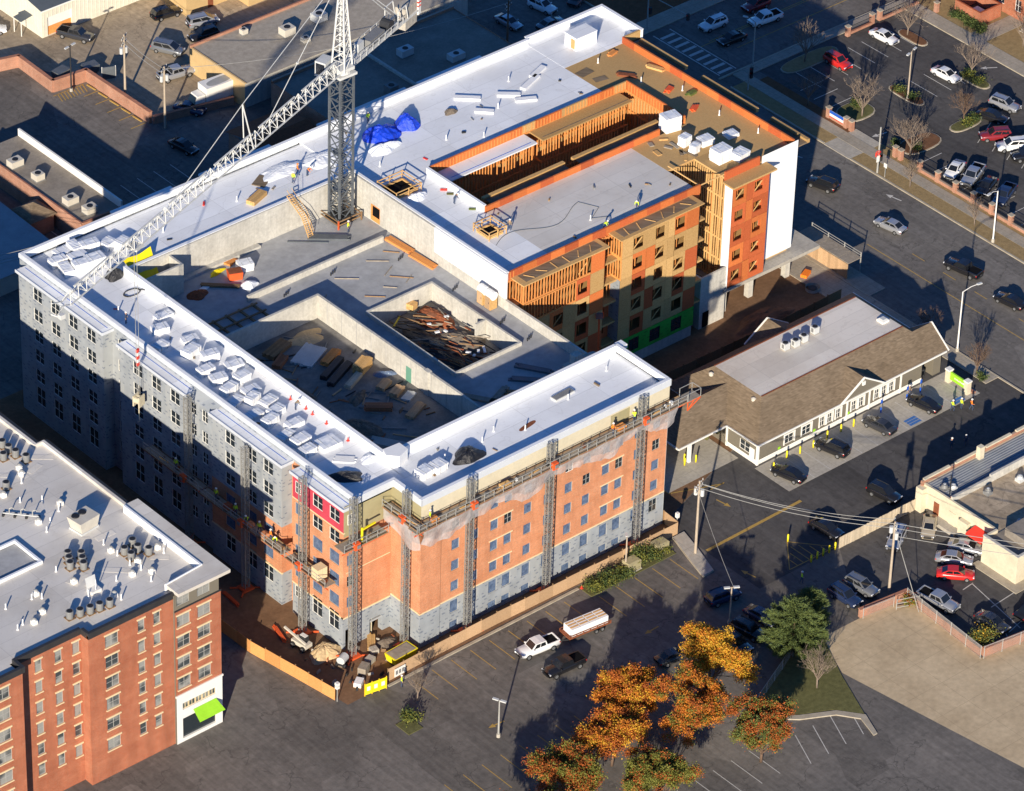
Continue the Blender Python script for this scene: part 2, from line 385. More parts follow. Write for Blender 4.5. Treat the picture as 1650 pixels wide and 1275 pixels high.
def dup(root, loc, rz=0, label=None, group=None, scale=None):
    c = copy_tree(root); c.location = loc; c.rotation_euler = (0, 0, rz)
    if label: c['label'] = label
    if group: c['group'] = group
    if scale: c.scale = scale
    return c
def rect(cx, cy, w, h, a=0.):
    ca, sa = math.cos(a), math.sin(a)
    return [(cx + x * ca - y * sa, cy + x * sa + y * ca) for x, y in ((-w / 2, -h / 2), (w / 2, -h / 2), (w / 2, h / 2), (-w / 2, h / 2))]

# walls with real openings: u runs along the wall, n is the outward normal
FACE = {'S': ((1, 0), (0, -1), 0.0), 'W': ((0, 1), (-1, 0), -math.pi / 2), 'N': ((1, 0), (0, 1), math.pi), 'E': ((0, 1), (1, 0), math.pi / 2)}
def wall(parent, m, face, plane, u0, u1, z0, z1, openings=(), depth=.2, name='wall'):
    """face S/W/N/E, plane = the fixed coordinate, openings = (uc, zc, w, h)"""
    (ux, uy), (nx, ny), _ = FACE[face]; mb = MB()
    def pt(u, z, d): return (ux * u + (abs(nx) * plane) - nx * d, uy * u + (abs(ny) * plane) - ny * d, z)
    rs = []
    for uc, zc, w_, h in openings:
        a, b_, c, d = max(u0, uc - w_ / 2), min(u1, uc + w_ / 2), max(z0, zc - h / 2), min(z1, zc + h / 2)
        if b_ - a > .02 and d - c > .02: rs.append((a, b_, c, d))
    us = sorted({u0, u1, *[r[0] for r in rs], *[r[1] for r in rs]}); zs = sorted({z0, z1, *[r[2] for r in rs], *[r[3] for r in rs]})
    flip = face in ('W', 'N')
    def Q(a, b_, c, d): mb.quad(*( (d, c, b_, a) if flip else (a, b_, c, d)))
    for i in range(len(zs) - 1):
        st = None
        for k in range(len(us)):
            solid = False
            if k < len(us) - 1:
                mu, mz = (us[k] + us[k + 1]) / 2, (zs[i] + zs[i + 1]) / 2
                solid = not any(r[0] < mu < r[1] and r[2] < mz < r[3] for r in rs)
            if solid and st is None: st = us[k]
            if not solid and st is not None:
                Q(pt(st, zs[i], 0), pt(us[k], zs[i], 0), pt(us[k], zs[i + 1], 0), pt(st, zs[i + 1], 0)); st = None
    for a, b_, c, d in rs:
        Q(pt(a, c, 0), pt(a, d, 0), pt(a, d, depth), pt(a, c, depth)); Q(pt(b_, d, 0), pt(b_, c, 0), pt(b_, c, depth), pt(b_, d, depth))
        Q(pt(b_, c, 0), pt(a, c, 0), pt(a, c, depth), pt(b_, c, depth)); Q(pt(a, d, 0), pt(b_, d, 0), pt(b_, d, depth), pt(a, d, depth))
    return mb.build(name, m, parent)
WM = {}
def win_mesh(w_, h, style):
    """frame in the local x-z plane, looking to -y"""
    k = (round(w_, 2), round(h, 2), style)
    if k in WM: return WM[k]
    fm = MB(); t = .07; cols, rows, fmat, gm = style
    fm.box(-w_ / 2, w_ / 2, -.03, .05, -h / 2, -h / 2 + t); fm.box(-w_ / 2, w_ / 2, -.03, .05, h / 2 - t, h / 2)
    fm.box(-w_ / 2, -w_ / 2 + t, -.028, .048, -h / 2 + t, h / 2 - t); fm.box(w_ / 2 - t, w_ / 2, -.028, .048, -h / 2 + t, h / 2 - t)
    for i in range(1, cols): x = -w_ / 2 + w_ * i / cols; fm.box(x - .028, x + .028, -.024, .044, -h / 2 + t, h / 2 - t)
    for j in range(1, rows): z = -h / 2 + h * j / rows; fm.box(-w_ / 2 + t, w_ / 2 - t, -.02, .04, z - .024, z + .024)
    gl = MB().box(-w_ / 2 + .02, w_ / 2 - .02, .012, .03, -h / 2 + .02, h / 2 - .02)
    WM[k] = (fm.mesh('window', fmat), gl.mesh('pane', gm)); return WM[k]
ST_DARK = (2, 2, 'trim_white', 'glass'); ST_FILM = (1, 1, 'steel_galv', 'window_film'); ST_DBL = (2, 2, 'steel_galv', 'glass_blind'); ST_SGL = (1, 2, 'steel_galv', 'glass_blind')
def window(parent, face, plane, u, z, w_, h, style, inset=.1):
    (ux, uy), (nx, ny), rz = FACE[face]; fme, gme = win_mesh(w_, h, style)
    loc = (ux * u + abs(nx) * plane - nx * inset, uy * u + abs(ny) * plane - ny * inset, z)
    o = put('window', fme, parent, loc, rz); put('pane', gme, o); return o
# ================================================================== GROUND
def sheet(name, m, z, *polys):
    mb = MB()
    for p_ in polys:
        if len(p_) == 4 and not isinstance(p_[0], tuple): x0, x1, y0, y1 = p_; p_ = [(x0, y0), (x1, y0), (x1, y1), (x0, y1)]
        mb.quad(*[(x, y, z) for x, y in p_])
    return ground(name, mb, m)
sheet('ground', 'asphalt_lot', 0.0, (-700, 900, -700, 900))
sheet('building_site', 'dirt_site', .006, [(-15.2, 74.5), (-15.2, 8), (-13.6, -3.0), (40.5, -2.6), (40.5, 0.0), (96.0, 19.5), (96.0, 74.5)])
sheet('main_road', 'asphalt_road', .010, (97.2, 119.4, -300, 400))
sheet('side_street', 'asphalt_road', .012, (119.4, 300, 75.4, 91.0))
sheet('shop_yard', 'asphalt_new', .008, [(40.6, -17.5), (97.0, -17.5), (97.0, 19.3), (40.6, 0.0)])
sheet('back_parking', 'asphalt_new', .008, [(54.3, -17.6), (97, -17.6), (97, -60), (59.0, -45.0), (52.6, -44.2), (53.8, -30.2), (46.2, -29.3)])
sheet('lot_paving', 'asphalt_new', .008, (126.0, 155.4, 8, 74.0))
sheet('yard_paving', 'asphalt_yard', .008, [(30, 165), (47.6, 131.5), (47.6, 117), (100, 118), (100, 190), (30, 190)])
sheet('concrete_yard', 'slab_yard', .010, [(46.2, -29.6), (53.4, -30.4), (52.2, -44.6), (59.2, -45.7), (110, -47), (110, -130), (52, -130), (39.4, -52), (36.9, -36.0), (39.8, -29.4)])
# pavements and kerbs: real steps
def slab(name, m, x0, x1, y0, y1, z=.12): return ground(name, MB().box(x0, x1, y0, y1, -.05, z), m)
slab('verge', 'lawn_dormant', 119.75, 122.2, 8, 47.2); slab('verge', 'lawn_dormant', 119.75, 122.2, 52.6, 72.0)
slab('pavement', 'concrete_walk', 122.2, 124.2, -60, 74.6, .135)
slab('verge', 'lawn_dormant', 119.75, 122.2, -60, -2); slab('driveway', 'concrete_pale', 119.42, 125.9, 47.3, 52.5, .1)
slab('planting_bed', 'lawn_dormant', 124.2, 125.9, 8, 47.2, .11); slab('planting_bed', 'dirt_mulch', 124.2, 125.9, 52.6, 71, .11)
for (x0, x1, y0, y1) in ((119.45, 119.75, -60, 47.2), (119.45, 119.75, 52.6, 72.2), (119.8, 156, 74.7, 75.05), (155.45, 155.75, 8, 74.6), (96.9, 97.15, -60, 73), (119.45, 300, 91.05, 91.35), (119.1, 119.44, 91.4, 170)):
    slab('kerb', 'curb', x0, x1, y0, y1, .15)
slab('pavement', 'concrete_walk', 155.75, 158.2, 8, 74.6, .14); slab('pavement', 'concrete_walk', 124.25, 155.4, 73.0, 74.65, .138)
slab('pavement', 'concrete_walk', 119.5, 300, 91.4, 94.2, .13); slab('pavement', 'concrete_walk', 92.3, 96.85, 19.0, 73, .13); slab('pavement', 'concrete_walk', 94.6, 96.85, -4.0, 18.9, .13)
slab('lawn', 'lawn_dormant', 158.25, 240, 8, 58, .10); slab('lawn', 'lawn_dormant', 158.25, 240, 61.2, 74.6, .10); slab('pavement', 'concrete_walk', 158.25, 240, 58.05, 61.15, .13)
slab('lawn', 'dirt_mulch', 119.5, 240, 94.3, 130, .1)
slab('pavement', 'concrete_walk', 97.16, 100.2, 20.5, 73, .125)
# shop forecourt and its island
slab('forecourt', 'concrete_pale', 57.6, 92.5, -5.0, 1.4, .02); slab('forecourt', 'concrete_pale', 45.2, 57.5, 4.4, 14, .02)
def island(name, m, pts, z=.14, kerb=.22):
    cx = sum(p_[0] for p_ in pts) / len(pts); cy = sum(p_[1] for p_ in pts) / len(pts)
    ins = []
    for x, y in pts:
        l = math.hypot(x - cx, y - cy); ins.append((x - (x - cx) / l * kerb, y - (y - cy) / l * kerb))
    ground('kerb', MB().prism(pts, -.03, z), 'curb'); ground(name, MB().prism(ins, z - .02, z + .06), m)
def oval(cx, cy, a, b_, rot=0., n=18, sq=.75):
    o = []
    for k in range(n):
        t = 2 * math.pi * k / n; x = a * math.copysign(abs(math.cos(t)) ** sq, math.cos(t)); y = b_ * math.copysign(abs(math.sin(t)) ** sq, math.sin(t))
        o.append((cx + x * math.cos(rot) - y * math.sin(rot), cy + x * math.sin(rot) + y * math.cos(rot)))
    return o
island('planting_bed', 'dirt_mulch', oval(138.2, 54.6, 1.1, 3.4)); island('planting_bed', 'lawn_green', oval(149.0, 51.5, 1.2, 3.0)); island('planting_bed', 'dirt_mulch', oval(150.5, 65.6, 1.1, 2.8))
island('planting_bed', 'lawn_green', oval(139.2, 43.6, 2.9, 1.2)); island('planting_bed', 'lawn_green', oval(129.2, 56.0, 2.9, 2.3)); island('planting_bed', 'dirt_mulch', oval(130.3, 44.0, 3.6, 2.0)); island('planting_bed', 'dirt_mulch', oval(150.6, 36.6, 2.6, 3.2))
island('planting_bed', 'lawn_dormant', oval(134, 70.6, 5.5, 1.6))
island('traffic_island', 'concrete_pale', [(36.6, -11.4), (38.6, -11.3), (40.3, -6.4), (41.2, -2.9), (39.2, -2.9), (38.0, -6.6)], .14, .12)
# planted strip with transformer boxes beside the hoarding, kerb in front of the hoarding
slab('planting_bed', 'lawn_green', 23.2, 37.4, -5.6, -3.1, .09)
slab('kerb', 'curb', -7.6, 23.0, -3.5, -3.15, .14)
# grass bank between the parking lots below the conifer
ground('grass_bank', MB().prism([(22.5, -34.5), (38.8, -26.8), (39.9, -29.6), (36.5, -36.2), (33.4, -43.4), (31.2, -40.5), (27.0, -38.4)], -.03, .12), 'lawn_green')
ground('kerb', MB().prism([(21.9, -35.2), (22.5, -34.6), (27.0, -38.6), (31.2, -40.8), (33.4, -43.6), (32.0, -47), (31.4, -47), (32.4, -43.8), (30.6, -41.4), (26.6, -39.3)], -.03, .15), 'curb')
slab('verge', 'lawn_green', -11.6, -9.4, -12, -9.5, .08)
# ------------------------------------------------------------------ painted markings: one object each kind of run
def lines(name, m, segs, z, wd=.13):
    mb = MB()
    for (ax, ay, bx, by) in segs:
        d = Vector((bx - ax, by - ay)); d.normalize(); n_ = Vector((-d.y, d.x)) * wd / 2
        mb.quad((ax - n_.x, ay - n_.y, z), (bx - n_.x, by - n_.y, z), (bx + n_.x, by + n_.y, z), (ax + n_.x, ay + n_.y, z))
    return ground(name, mb, m)
lines('road_marking', 'paint_line_yellow', [(109.2, 10 + 6 * k, 109.2, 12.4 + 6 * k) for k in range(3)] + [(109.2, -60, 109.2, 4), (106.0, -60, 106.0, 30)], .016, .14)

lines('road_marking', 'paint_line_yellow', [(124, 83.3, 220, 83.3), (126, 83.7, 220, 83.7), (128, 79.8, 220, 79.8)], .018, .13)
lines('crossing_marking', 'paint_line', [(120.9, 76.2 + 1.55 * k, 123.6, 76.2 + 1.55 * k) for k in range(9)], .019, .55)
lines('crossing_marking', 'paint_line', [(120.6, 75.6, 120.6, 90), (123.9, 75.6, 123.9, 90)], .018, .2)
lines('parking_marking', 'paint_line', [(130.0 + 2.75 * k, 64.0, 130.0 + 2.75 * k, 69.6) for k in range(8)] + [(141.5 + 2.9 * k, 51.6, 141.5 + 2.9 * k, 57.2) for k in range(3)] + [(126.3, 20 + 2.9 * k, 131.0, 20 + 2.9 * k) for k in range(8)] + [(137.0, 24.5 + 2.9 * k, 142.5, 27.2 + 2.9 * k) for k in range(6)] + [(126.6 + .2 * k, 59.2 + 3.0 * k, 131.6, 59.2 + 3.0 * k) for k in range(3)], .016, .12)
lines('parking_marking', 'paint_line_yellow', [(-4.5 + 3.05 * k, -9.0, -4.5 + 3.05 * k, -4.2) for k in range(9)] + [(24 + 3.0 * k, -11.2, 24 + 3.0 * k, -6.0) for k in range(5)] + [(-20 + 2.9 * k, -27, -20 + 2.9 * k, -21.6) for k in range(16)], .006, .12)
lines('parking_marking', 'paint_line_yellow', [(40.8, -7.6, 57.4, -7.4)], .014, .45)
lines('parking_marking', 'paint_line_yellow', [(45.2, 14, 45.2, 4.4), (45.2, 4.3, 52.2, 1.5), (49.8, 1.6, 52.4, 1.6)], .027, .16)
hx = [(46.9 + .0 * k, -15.4, 46.9, -15.4) for k in range(1)]
lines('parking_marking', 'paint_line_yellow', [(46.2, -17.0, 54.0, -17.2), (46.2, -17.0, 50.0, -12.6), (50.0, -12.6, 54.0, -17.2)] + [(47.6 + 1.0 * k, -17.0, 47.6 + 1.0 * k + .0, -17.0 + min(1.4 + 1.0 * k, 6.0 - 1.0 * k)) for k in range(6)], .014, .12)
lines('parking_marking', 'paint_line', [(59.4 + 2.85 * k, -6.9 + 2.0, 59.4 + 2.85 * k, .6) for k in range(12)], .026, .1)
lines('parking_marking', 'paint_line_blue', [(80.0, -4.4, 82.0, -4.4), (80.0, -3.9, 82.0, -3.9), (80.0, -3.4, 82.0, -3.4), (88.0, -4.6, 90.0, -4.6), (88.0, -4.1, 90.0, -4.1)], .027, .42)
lines('parking_marking', 'paint_line', [(62.0, -33.4, 60.2, -43.5), (60.2, -33.6, 62.2, -33.4), (58.5, -43.2, 64, -42.0), (57.0, -45, 59.6, -40.2), (60.4, -38.3, 65, -38.0)], .014, .13)
lines('parking_marking', 'paint_line', [(22 + 2.9 * k, -46, 24.2 + 2.9 * k, -41.0) for k in range(4)] + [(-14 + 2.9 * k, -45, -14 + 2.9 * k, -39.6) for k in range(12)], .006, .11)
lines('parking_marking', 'paint_line_yellow', [(41.2, 131.2 - .0, 46.6, 131.2)] + [(41.4 + .55 * k, 129.2, 42.0 + .55 * k, 131.2) for k in range(9)] + [(44.6, 128.4 - 2.8 * k, 47.2, 128.4 - 2.8 * k) for k in range(5)], .006, .16)
lines('parking_marking', 'paint_line', [(20 + 2.9 * k, 101.0, 20 + 2.9 * k, 106.2) for k in range(9)] + [(104 + 2.9 * k, 97, 104 + 2.9 * k, 102) for k in range(6)] + [(92, 106, 118, 106)], .006, .12)
def arrow(x, y, a, m='paint_line', z=.017, s=1.0):
    pts = [(-.11, -1.3), (.11, -1.3), (.11, .3), (.42, .3), (0, 1.3), (-.42, .3), (-.11, .3)]
    ground('arrow_marking', MB().quad(*[(x + s * (p_ * math.cos(a) - q_ * math.sin(a)), y + s * (p_ * math.sin(a) + q_ * math.cos(a)), z) for p_, q_ in pts]), m)
for x, y, a in ((114.0, 53.0, 0.4), (117.3, 36.2, .2), (127.5, 49.4, 1.4), (153.2, 52.6, 1.0)): arrow(x, y, a)
for x, y, a in ((49.3, -1.6, 3.3), (24.5, -15.2, 1.6), (-2.2, -17.0, 1.5), (41.6, -14.4, 0.2)): arrow(x, y, a, 'paint_line_yellow', .014, .9)
# oil-stained tyre stops
for k in range(5):
    o = MB().box(-.95, .95, -.1, .1, 0, .14).build('wheel_stop', 'paint_line_yellow', None, False, (46.9, 129.7 - 2.75 * k, .002), math.pi / 2 + .06)
    tag(o, 'yellow concrete wheel stop below the brick parapet wall', 'wheel stop', 'yellow wheel stops in the brick-walled lot')

# ================================================================== FRONT WING (brick and grey sheathing, L-shaped, white roofs)
ZT, ZD = 22.4, 21.2                       # parapet top, roof deck
FLZ = [3.75, 6.9, 10.05, 13.2, 16.35, 19.5]
A = thing('apartment_block', 'unfinished L-shaped apartment block with new brick, grey sheathing and white roof', 'building', (0, 0, 0))
# south facade, Y = 0 (X 0..40.2)
SX = [5.6, 8.65, 11.8, 14.0, 17.2, 20.4, 23.85, 26.8, 30.0, 32.2, 35.3, 38.4]
op = {0: [], 1: [], 2: []}
lowop = [(x, 3.75, 1.35, 1.9) for x in SX] + [(x, .95, 1.35, 1.1) for x in SX if x < 34]
brop = [(x, z, 1.25, 1.55) for x in SX for z in FLZ[1:4]] + [(x, 16.25, 1.25, 1.2) for x in SX]
wall(A, 'sheathing_grey', 'S', 0.12, 3.2, 40.2, 0, 5.05, lowop); wall(A, 'brick_new', 'S', 0.12, 3.2, 40.2, 5.25, 17.0, brop)
wall(A, 'sheathing_grey', 'S', 0.0, 0.0, 3.2, 0, 5.05); wall(A, 'brick_new', 'S', 0.0, 0.0, 3.2, 5.25, 17.0)
MB().quad((3.2, 0, 0), (3.2, .12, 0), (3.2, .12, 17), (3.2, 0, 17)).build('wall', 'brick_new', A)
MB().box(-.04, 3.2, -.05, .3, 5.05, 5.25).box(3.2, 40.24, .07, .4, 5.05, 5.25).build('belt_course', 'precast_cream', A)
crop = [(36.9, 19.2, 5.6, 3.6)]
wall(A, 'sheathing_cream', 'S', 0.06, 0.0, 40.2, 17.0, 21.55, [(32.0, 19.2, 3.2, 3.9)], .05)
MB().box(30.35, 33.65, .115, .2, 17.2, 21.2).build('insulation', 'sheathing_olive', A)
for x in SX:
    for k in range(4):
        z = FLZ[k]
        st = ST_FILM
        if (x, k) in ((26.8, 3), (38.4, 3), (14.0, 3), (38.4, 0), (32.2, 3)): st = (2, 2, 'steel_galv', 'glass')
        window(A, 'S', 0.12, x, z, 1.35 if k == 0 else 1.25, 1.9 if k == 0 else 1.55, st)
    window(A, 'S', 0.12, x, 16.25, 1.25, 1.2, ST_DARK if x in (5.6, 23.85) else ST_FILM)
    if x < 34: window(A, 'S', 0.12, x, .95, 1.35, 1.1, ST_FILM)
for z in FLZ[1:4]:                                         # cream lintels over the paired windows
    for x0, x1 in ((11.0, 14.8), (29.2, 33.0)): MB().box(x0, x1, .06, .2, z + .8, z + .98).build('lintel', 'precast_cream', A)
# return wall X = 0 (Y 0..5.6), recess wall Y = 5.6 (X -7.4..0)
wall(A, 'sheathing_grey', 'W', 0.0, 0.0, 5.6, 0, 5.05, [(2.6, 1.4, 1.6, 2.6)], .6); wall(A, 'brick_new', 'W', 0.0, 0.0, 5.6, 5.25, 17.0, [(2.7, z, 1.3, 1.5) for z in FLZ[1:4]])
for z in FLZ[1:4]: window(A, 'W', 0.0, 2.7, z, 1.3, 1.5, ST_FILM)
wall(A, 'sheathing_olive', 'W', 0.0, 0.06, 5.6, 17.0, 21.55)
MB().box(-.05, .3, -.04, 5.5, 5.05, 5.25).build('belt_course', 'precast_cream', A)
rop = [(-6.25, z, 1.15, 1.6) for z in FLZ[1:4]]
wall(A, 'sheathing_grey', 'S', 5.6, -7.4, 0, 0, 4.65, [(-6.4, 1.4, 1.2, 2.8), (-2.2, 1.3, 2.0, 2.6)], .8); wall(A, 'brick_new', 'S', 5.6, -7.4, 0, 4.85, 17.0, rop)
for z in FLZ[1:4]: window(A, 'S', 5.6, -6.25, z, 1.15, 1.6, ST_FILM if z > 11 or z < 8 else (2, 2, 'steel_galv', 'glass'))
MB().box(-7.45, -.06, 5.54, 5.9, 4.65, 4.85).build('belt_course', 'precast_cream', A); MB().box(-7.0, -.1, 5.57, 5.7, 11.4, 11.52).build('belt_course', 'precast_cream', A)
wall(A, 'sheathing_olive', 'S', 5.6, -7.4, 0, 17.0, 21.55)
window(A, 'S', 5.55, -6.25, 19.4, 1.1, 1.5, ST_DARK, .0)
# west side: four bays with recesses between
def bay(xf, y0, y1, ztop, bands, ys, w_=1.9, h=1.9, back=-6.0, roofed=True, styles=None, south=True):
    """bands = [(z0, z1, material)], ys = window columns"""
    for z0, z1, m in bands:
        ops = [(y, z, w_, h if z > 5 else 2.7) for y in ys for z in FLZ]
        wall(A, m, 'W', xf, y0, y1, z0, z1, ops)
        if south: wall(A, m, 'S', y0, xf, back, z0, z1)
        wall(A, m, 'N', y1, xf, back, z0, z1)
    for y in ys:
        for k, z in enumerate(FLZ):
            st = (styles or {}).get(k, (2, 2, 'trim_white', 'glass'))
            window(A, 'W', xf, y, z, w_, h if z > 5 else 2.7, st)
    if roofed:
        MB().box(xf - .25, back, y0 - .25, y1 + .25, ztop, ztop + .22).build('bay_roof', 'membrane_white', A)
        MB().box(xf - .33, xf - .25, y0 - .3, y1 + .3, ztop - .12, ztop + .30).box(xf - .25, back + .0, y0 - .33, y0 - .25, ztop - .12, ztop + .30).build('gutter', 'fascia_grey', A)
        MB().box(xf + .95, xf + 1.02, y0 + .3, y1 - .1, ztop + .22, ztop + .245).build('roof_seam', 'blue_paint', A)
G = 'sheathing_grey'
bay(-7.5, 53.3, 71.2, 21.2, [(0, 21.2, G)], [67.2, 63.4, 59.6, 55.8])
bay(-7.5, 36.2, 49.8, 21.2, [(0, 21.2, G)], [46.1, 42.3, 38.5])
bay(-7.6, 17.2, 31.0, 21.2, [(0, 4.85, G), (4.85, 11.9, 'brick_new'), (11.9, 21.2, G)], [27.35, 23.1, 19.85], styles={1: ST_FILM, 2: ST_FILM})
bay(-7.4, 5.6, 15.3, 21.2, [(0, 4.65, G), (4.85, 17.7, 'brick_new'), (17.7, 21.2, 'sheathing_pink')], [10.55, 7.35], styles={1: ST_FILM, 2: ST_FILM, 3: ST_FILM}, south=False)
for k, z in enumerate(FLZ): window(A, 'W', -7.4, 14.25, z, .95, 1.7, ST_DARK if k in (0, 5) else ST_FILM, -.02)
MB().box(-7.45, -7.2, 5.55, 15.35, 4.65, 4.85).build('belt_course', 'precast_cream', A); MB().box(-7.45, -7.2, 5.55, 15.35, 17.55, 17.7).build('belt_course', 'precast_cream', A)
MB().box(-7.65, -7.4, 17.15, 31.05, 4.75, 4.95).build('belt_course', 'precast_cream', A)
# recess walls
wall(A, G, 'W', -6.0, 49.8, 53.3, 0, ZT - .5, [(51.6, z, 1.2, 1.75) for z in FLZ])
for z in FLZ: window(A, 'W', -6.0, 51.6, z, 1.2, 1.75, ST_DARK)
wall(A, G, 'W', -7.15, 31.0, 36.2, 0, 20.9, [(y, z, 1.15, 1.75) for y in (35.2, 32.9) for z in FLZ])
for y in (35.2, 32.9):
    for z in FLZ: window(A, 'W', -7.15, y, z, 1.15, 1.75, ST_DARK)
MB().quad((-7.2, 31.0, 20.9), (-7.2, 36.2, 20.9), (-6.0, 36.2, 21.9), (-6.0, 31.0, 21.9)).build('wall', G, A)
wall(A, 'brick_new', 'W', -6.0, 15.3, 17.2, 0, 21.9)
wall(A, G, 'W', -6.01, 5.6, 73.0, 21.35, 21.75); wall(A, G, 'W', -6.0, 71.2, 73.0, 0, 21.7); wall(A, G, 'N', 73.0, -6.0, 39.6, 0, 21.7)
wall(A, G, 'E', 40.2, 0.06, 10.0, 0, 21.6, [(2 + 3 * j, z, 1.3, 1.6) for j in range(3) for z in FLZ])
# exposed boards at the far corner
for z, h in ((18.9, 1.1), (16.0, 2.2)): MB().box(-6.02, -5.9, 71.6, 72.7, z, z + h).build('board', 'osb_orange', A)
# roof decks and parapets
MB().box(-5.6, 2.45, 5.9, 62.6, 20.9, ZD).build('roof_deck', 'membrane_white', A); MB().box(-5.6, 39.86, 62.6, 72.7, 20.9, ZD).build('roof_deck', 'membrane_white', A)
MB().box(2.45, 40.0, .4, 9.75, 20.9, ZD).box(.3, 2.45, .4, 5.9, 20.9, ZD).box(-5.6, .3, 5.6, 5.9, 20.9, ZD).box(2.4, 2.46, 5.9, 9.75, 20.9, ZD).build('roof_deck', 'membrane_white', A)
def parapet(x0, x1, y0, y1, z1=ZT, m='membrane_white', z0=ZD - .02, cope=True):
    o = MB().box(x0, x1, y0, y1, z0, z1).build('parapet', m, A)
    if cope: MB().box(x0 - .05, x1 + .05, y0 - .05, y1 + .05, z1, z1 + .06).build('coping', 'coping_white', A)
    return o
parapet(0.0, 40.2, 0.0, .38, z0=21.55); parapet(39.85, 40.25, .44, 9.9, z0=21.5); parapet(3.2, 39.8, 9.65, 10.05, z0=15)
parapet(0.0, .36, .44, 5.2, z0=21.55); parapet(-5.6, .36, 5.26, 5.62, z0=21.55)
parapet(-6.0, -5.62, 5.26, 73.0, z0=21.5); parapet(-5.56, 39.84, 72.64, 73.02, z0=21.5)
parapet(2.5, 2.9, 10.15, 62.2, z0=15); parapet(2.96, 39.2, 62.22, 62.6, 21.75, z0=16.8)
MB().box(-.06, 40.3, -.08, -.01, 21.5, 22.42).box(-.08, -.01, -.08, 5.24, 21.5, 22.42).box(-6.05, -.08, 5.18, 5.25, 21.5, 22.42).box(-6.09, -6.01, 5.18, 73.1, 21.8, 22.42).box(40.26, 40.33, -.08, 10, 21.5, 22.42).build('fascia', 'fascia_grey', A)
MB().box(40.2, 41.3, 9.2, 10.4, 21.75, 22.3).build('parapet_return', 'coping_white', A)
MB().prism([(2.1, 9.2), (3.2, 8.0), (5.0, 8.6), (5.0, 10.2), (2.6, 10.4)], ZD, 22.9).build('corner_curb', 'foam_side', A)
# floor slabs inside keep the rooms dark and real
for k in range(6):
    z = 1.9 + 3.15 * k
    MB().box(.3, 40, .5, 9.6, z, z + .25).build('floor_slab', 'concrete_deck', A); MB().box(-5.9, 2.4, 5.8, 72.8, z, z + .25).build('floor_slab', 'concrete_deck', A)
MB().box(.5, 40, 4.6, 4.75, 0, 20.8).build('inner_wall', 'sheathing_cream', A); MB().box(-2.6, -2.5, 6, 72.5, 0, 20.8).build('inner_wall', 'sheathing_cream', A)
# lower bay roofs along the back
for x0, x1 in ((10.0, 19.5), (24.5, 36.0), (44.5, 59.5), (62, 73)):
    MB().box(x0, x1, 73.1, 74.6, 0, 21.2).build('back_bay', G, A); MB().box(x0 - .2, x1 + .2, 73.06, 74.9, 21.2, 21.5).build('bay_roof', 'membrane_white', A)
# plastic wind sheet hung under the working platform on the brick face
sh = MB(); N = 60; rows = 7
def shy(u, v): return -2.05 + .55 * v - .16 * math.sin(u * 2.1 + v * 2) * v - .05 * math.sin(u * 7.7)
def shz(u, v):
    drop = 1.5 + 1.3 * math.sin(u * .26 + .6) ** 2 + .3 * math.sin(u * .9) + (.7 if -2 < u < 1.5 else 0)
    return 19.5 - v * drop * 1.1 - .12 * v * math.sin(u * 5.3)
g_ = []
for i in range(N + 1):
    u = -1.2 + 41.0 * i / N
    for j in range(rows + 1): v = j / rows; sh.v.append((u + .15 * math.sin(v * 5 + u), shy(u, v), shz(u, v)))
for i in range(N):
    for j in range(rows):
        a = i * (rows + 1) + j; sh.f.append((a, a + 1, a + rows + 2, a + rows + 1)); sh.mi.append(0)
o = sh.build('plastic_sheet', 'plastic_sheet', None, True); tag(o, 'torn translucent plastic sheet hanging in swags below the long mast platform', 'plastic sheet')
sh = MB()
for i in range(13):
    t = i / 12; x = -1.5 - .05 * i; 
    for j in range(6): v = j / 5; sh.v.append((-2.05 + .3 * v + .2 * math.sin(t * 9 + v * 3) * v, -1.9 + 6.6 * t, 19.5 - v * (2.6 + .8 * math.sin(t * 5))))
for i in range(12):
    for j in range(5): a = i * 6 + j; sh.f.append((a, a + 1, a + 7, a + 6)); sh.mi.append(0)
o = sh.build('plastic_sheet', 'plastic_sheet', None, True); tag(o, 'reddish-stained plastic sheet draped in the inner corner under the platform', 'plastic sheet')
# ================================================================== PARKING DECK between the wings
D = thing('parking_deck', 'bare concrete parking deck with two sunken pits between the two wings', 'parking deck')
ZK = 17.0
def dk(*b, m='concrete_deck', n='floor_slab'): return MB().box(*b).build(n, m, D)
dk(2.9, 39.5, 46.0, 52.3, 16.6, ZK); dk(2.9, 39.5, 52.3, 62.2, 16.6, ZK - .012)
dk(21.3, 25.0, 10.05, 45.99, 16.6, ZK); dk(35.9, 39.5, 10.05, 45.99, 16.6, ZK); dk(25.0, 35.9, 40.4, 45.99, 16.6, ZK); dk(25.0, 35.9, 10.05, 23.2, 16.6, ZK)
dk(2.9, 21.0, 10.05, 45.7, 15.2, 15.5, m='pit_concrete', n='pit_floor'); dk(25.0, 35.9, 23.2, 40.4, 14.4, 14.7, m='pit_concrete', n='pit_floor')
W_ = 'concrete_wall'
dk(20.95, 21.3, 10.05, 46.0, 15.2, 19.0, m=W_, n='pit_wall'); dk(2.9, 20.94, 45.65, 46.0, 15.2, 19.0, m=W_, n='pit_wall')
for k in range(12): dk(20.9, 21.35, 11.2 + 2.95 * k, 11.24 + 2.95 * k, 15.5, 19.03, m='concrete_deck', n='wall_joint')
dk(20.8, 21.45, 23.5, 24.4, 15.5, 19.05, m=W_, n='pilaster')
for b in ((24.75, 25.05, 22.9, 40.7), (35.6, 35.9, 23.25, 40.35), (25.05, 35.9, 40.36, 40.7), (25.05, 35.9, 22.9, 23.2)): dk(*b, 14.6, 17.55, m=W_, n='pit_rim')
dk(34.0, 35.58, 29.6, 29.9, 14.7, 17.5, m=W_, n='pit_rim')
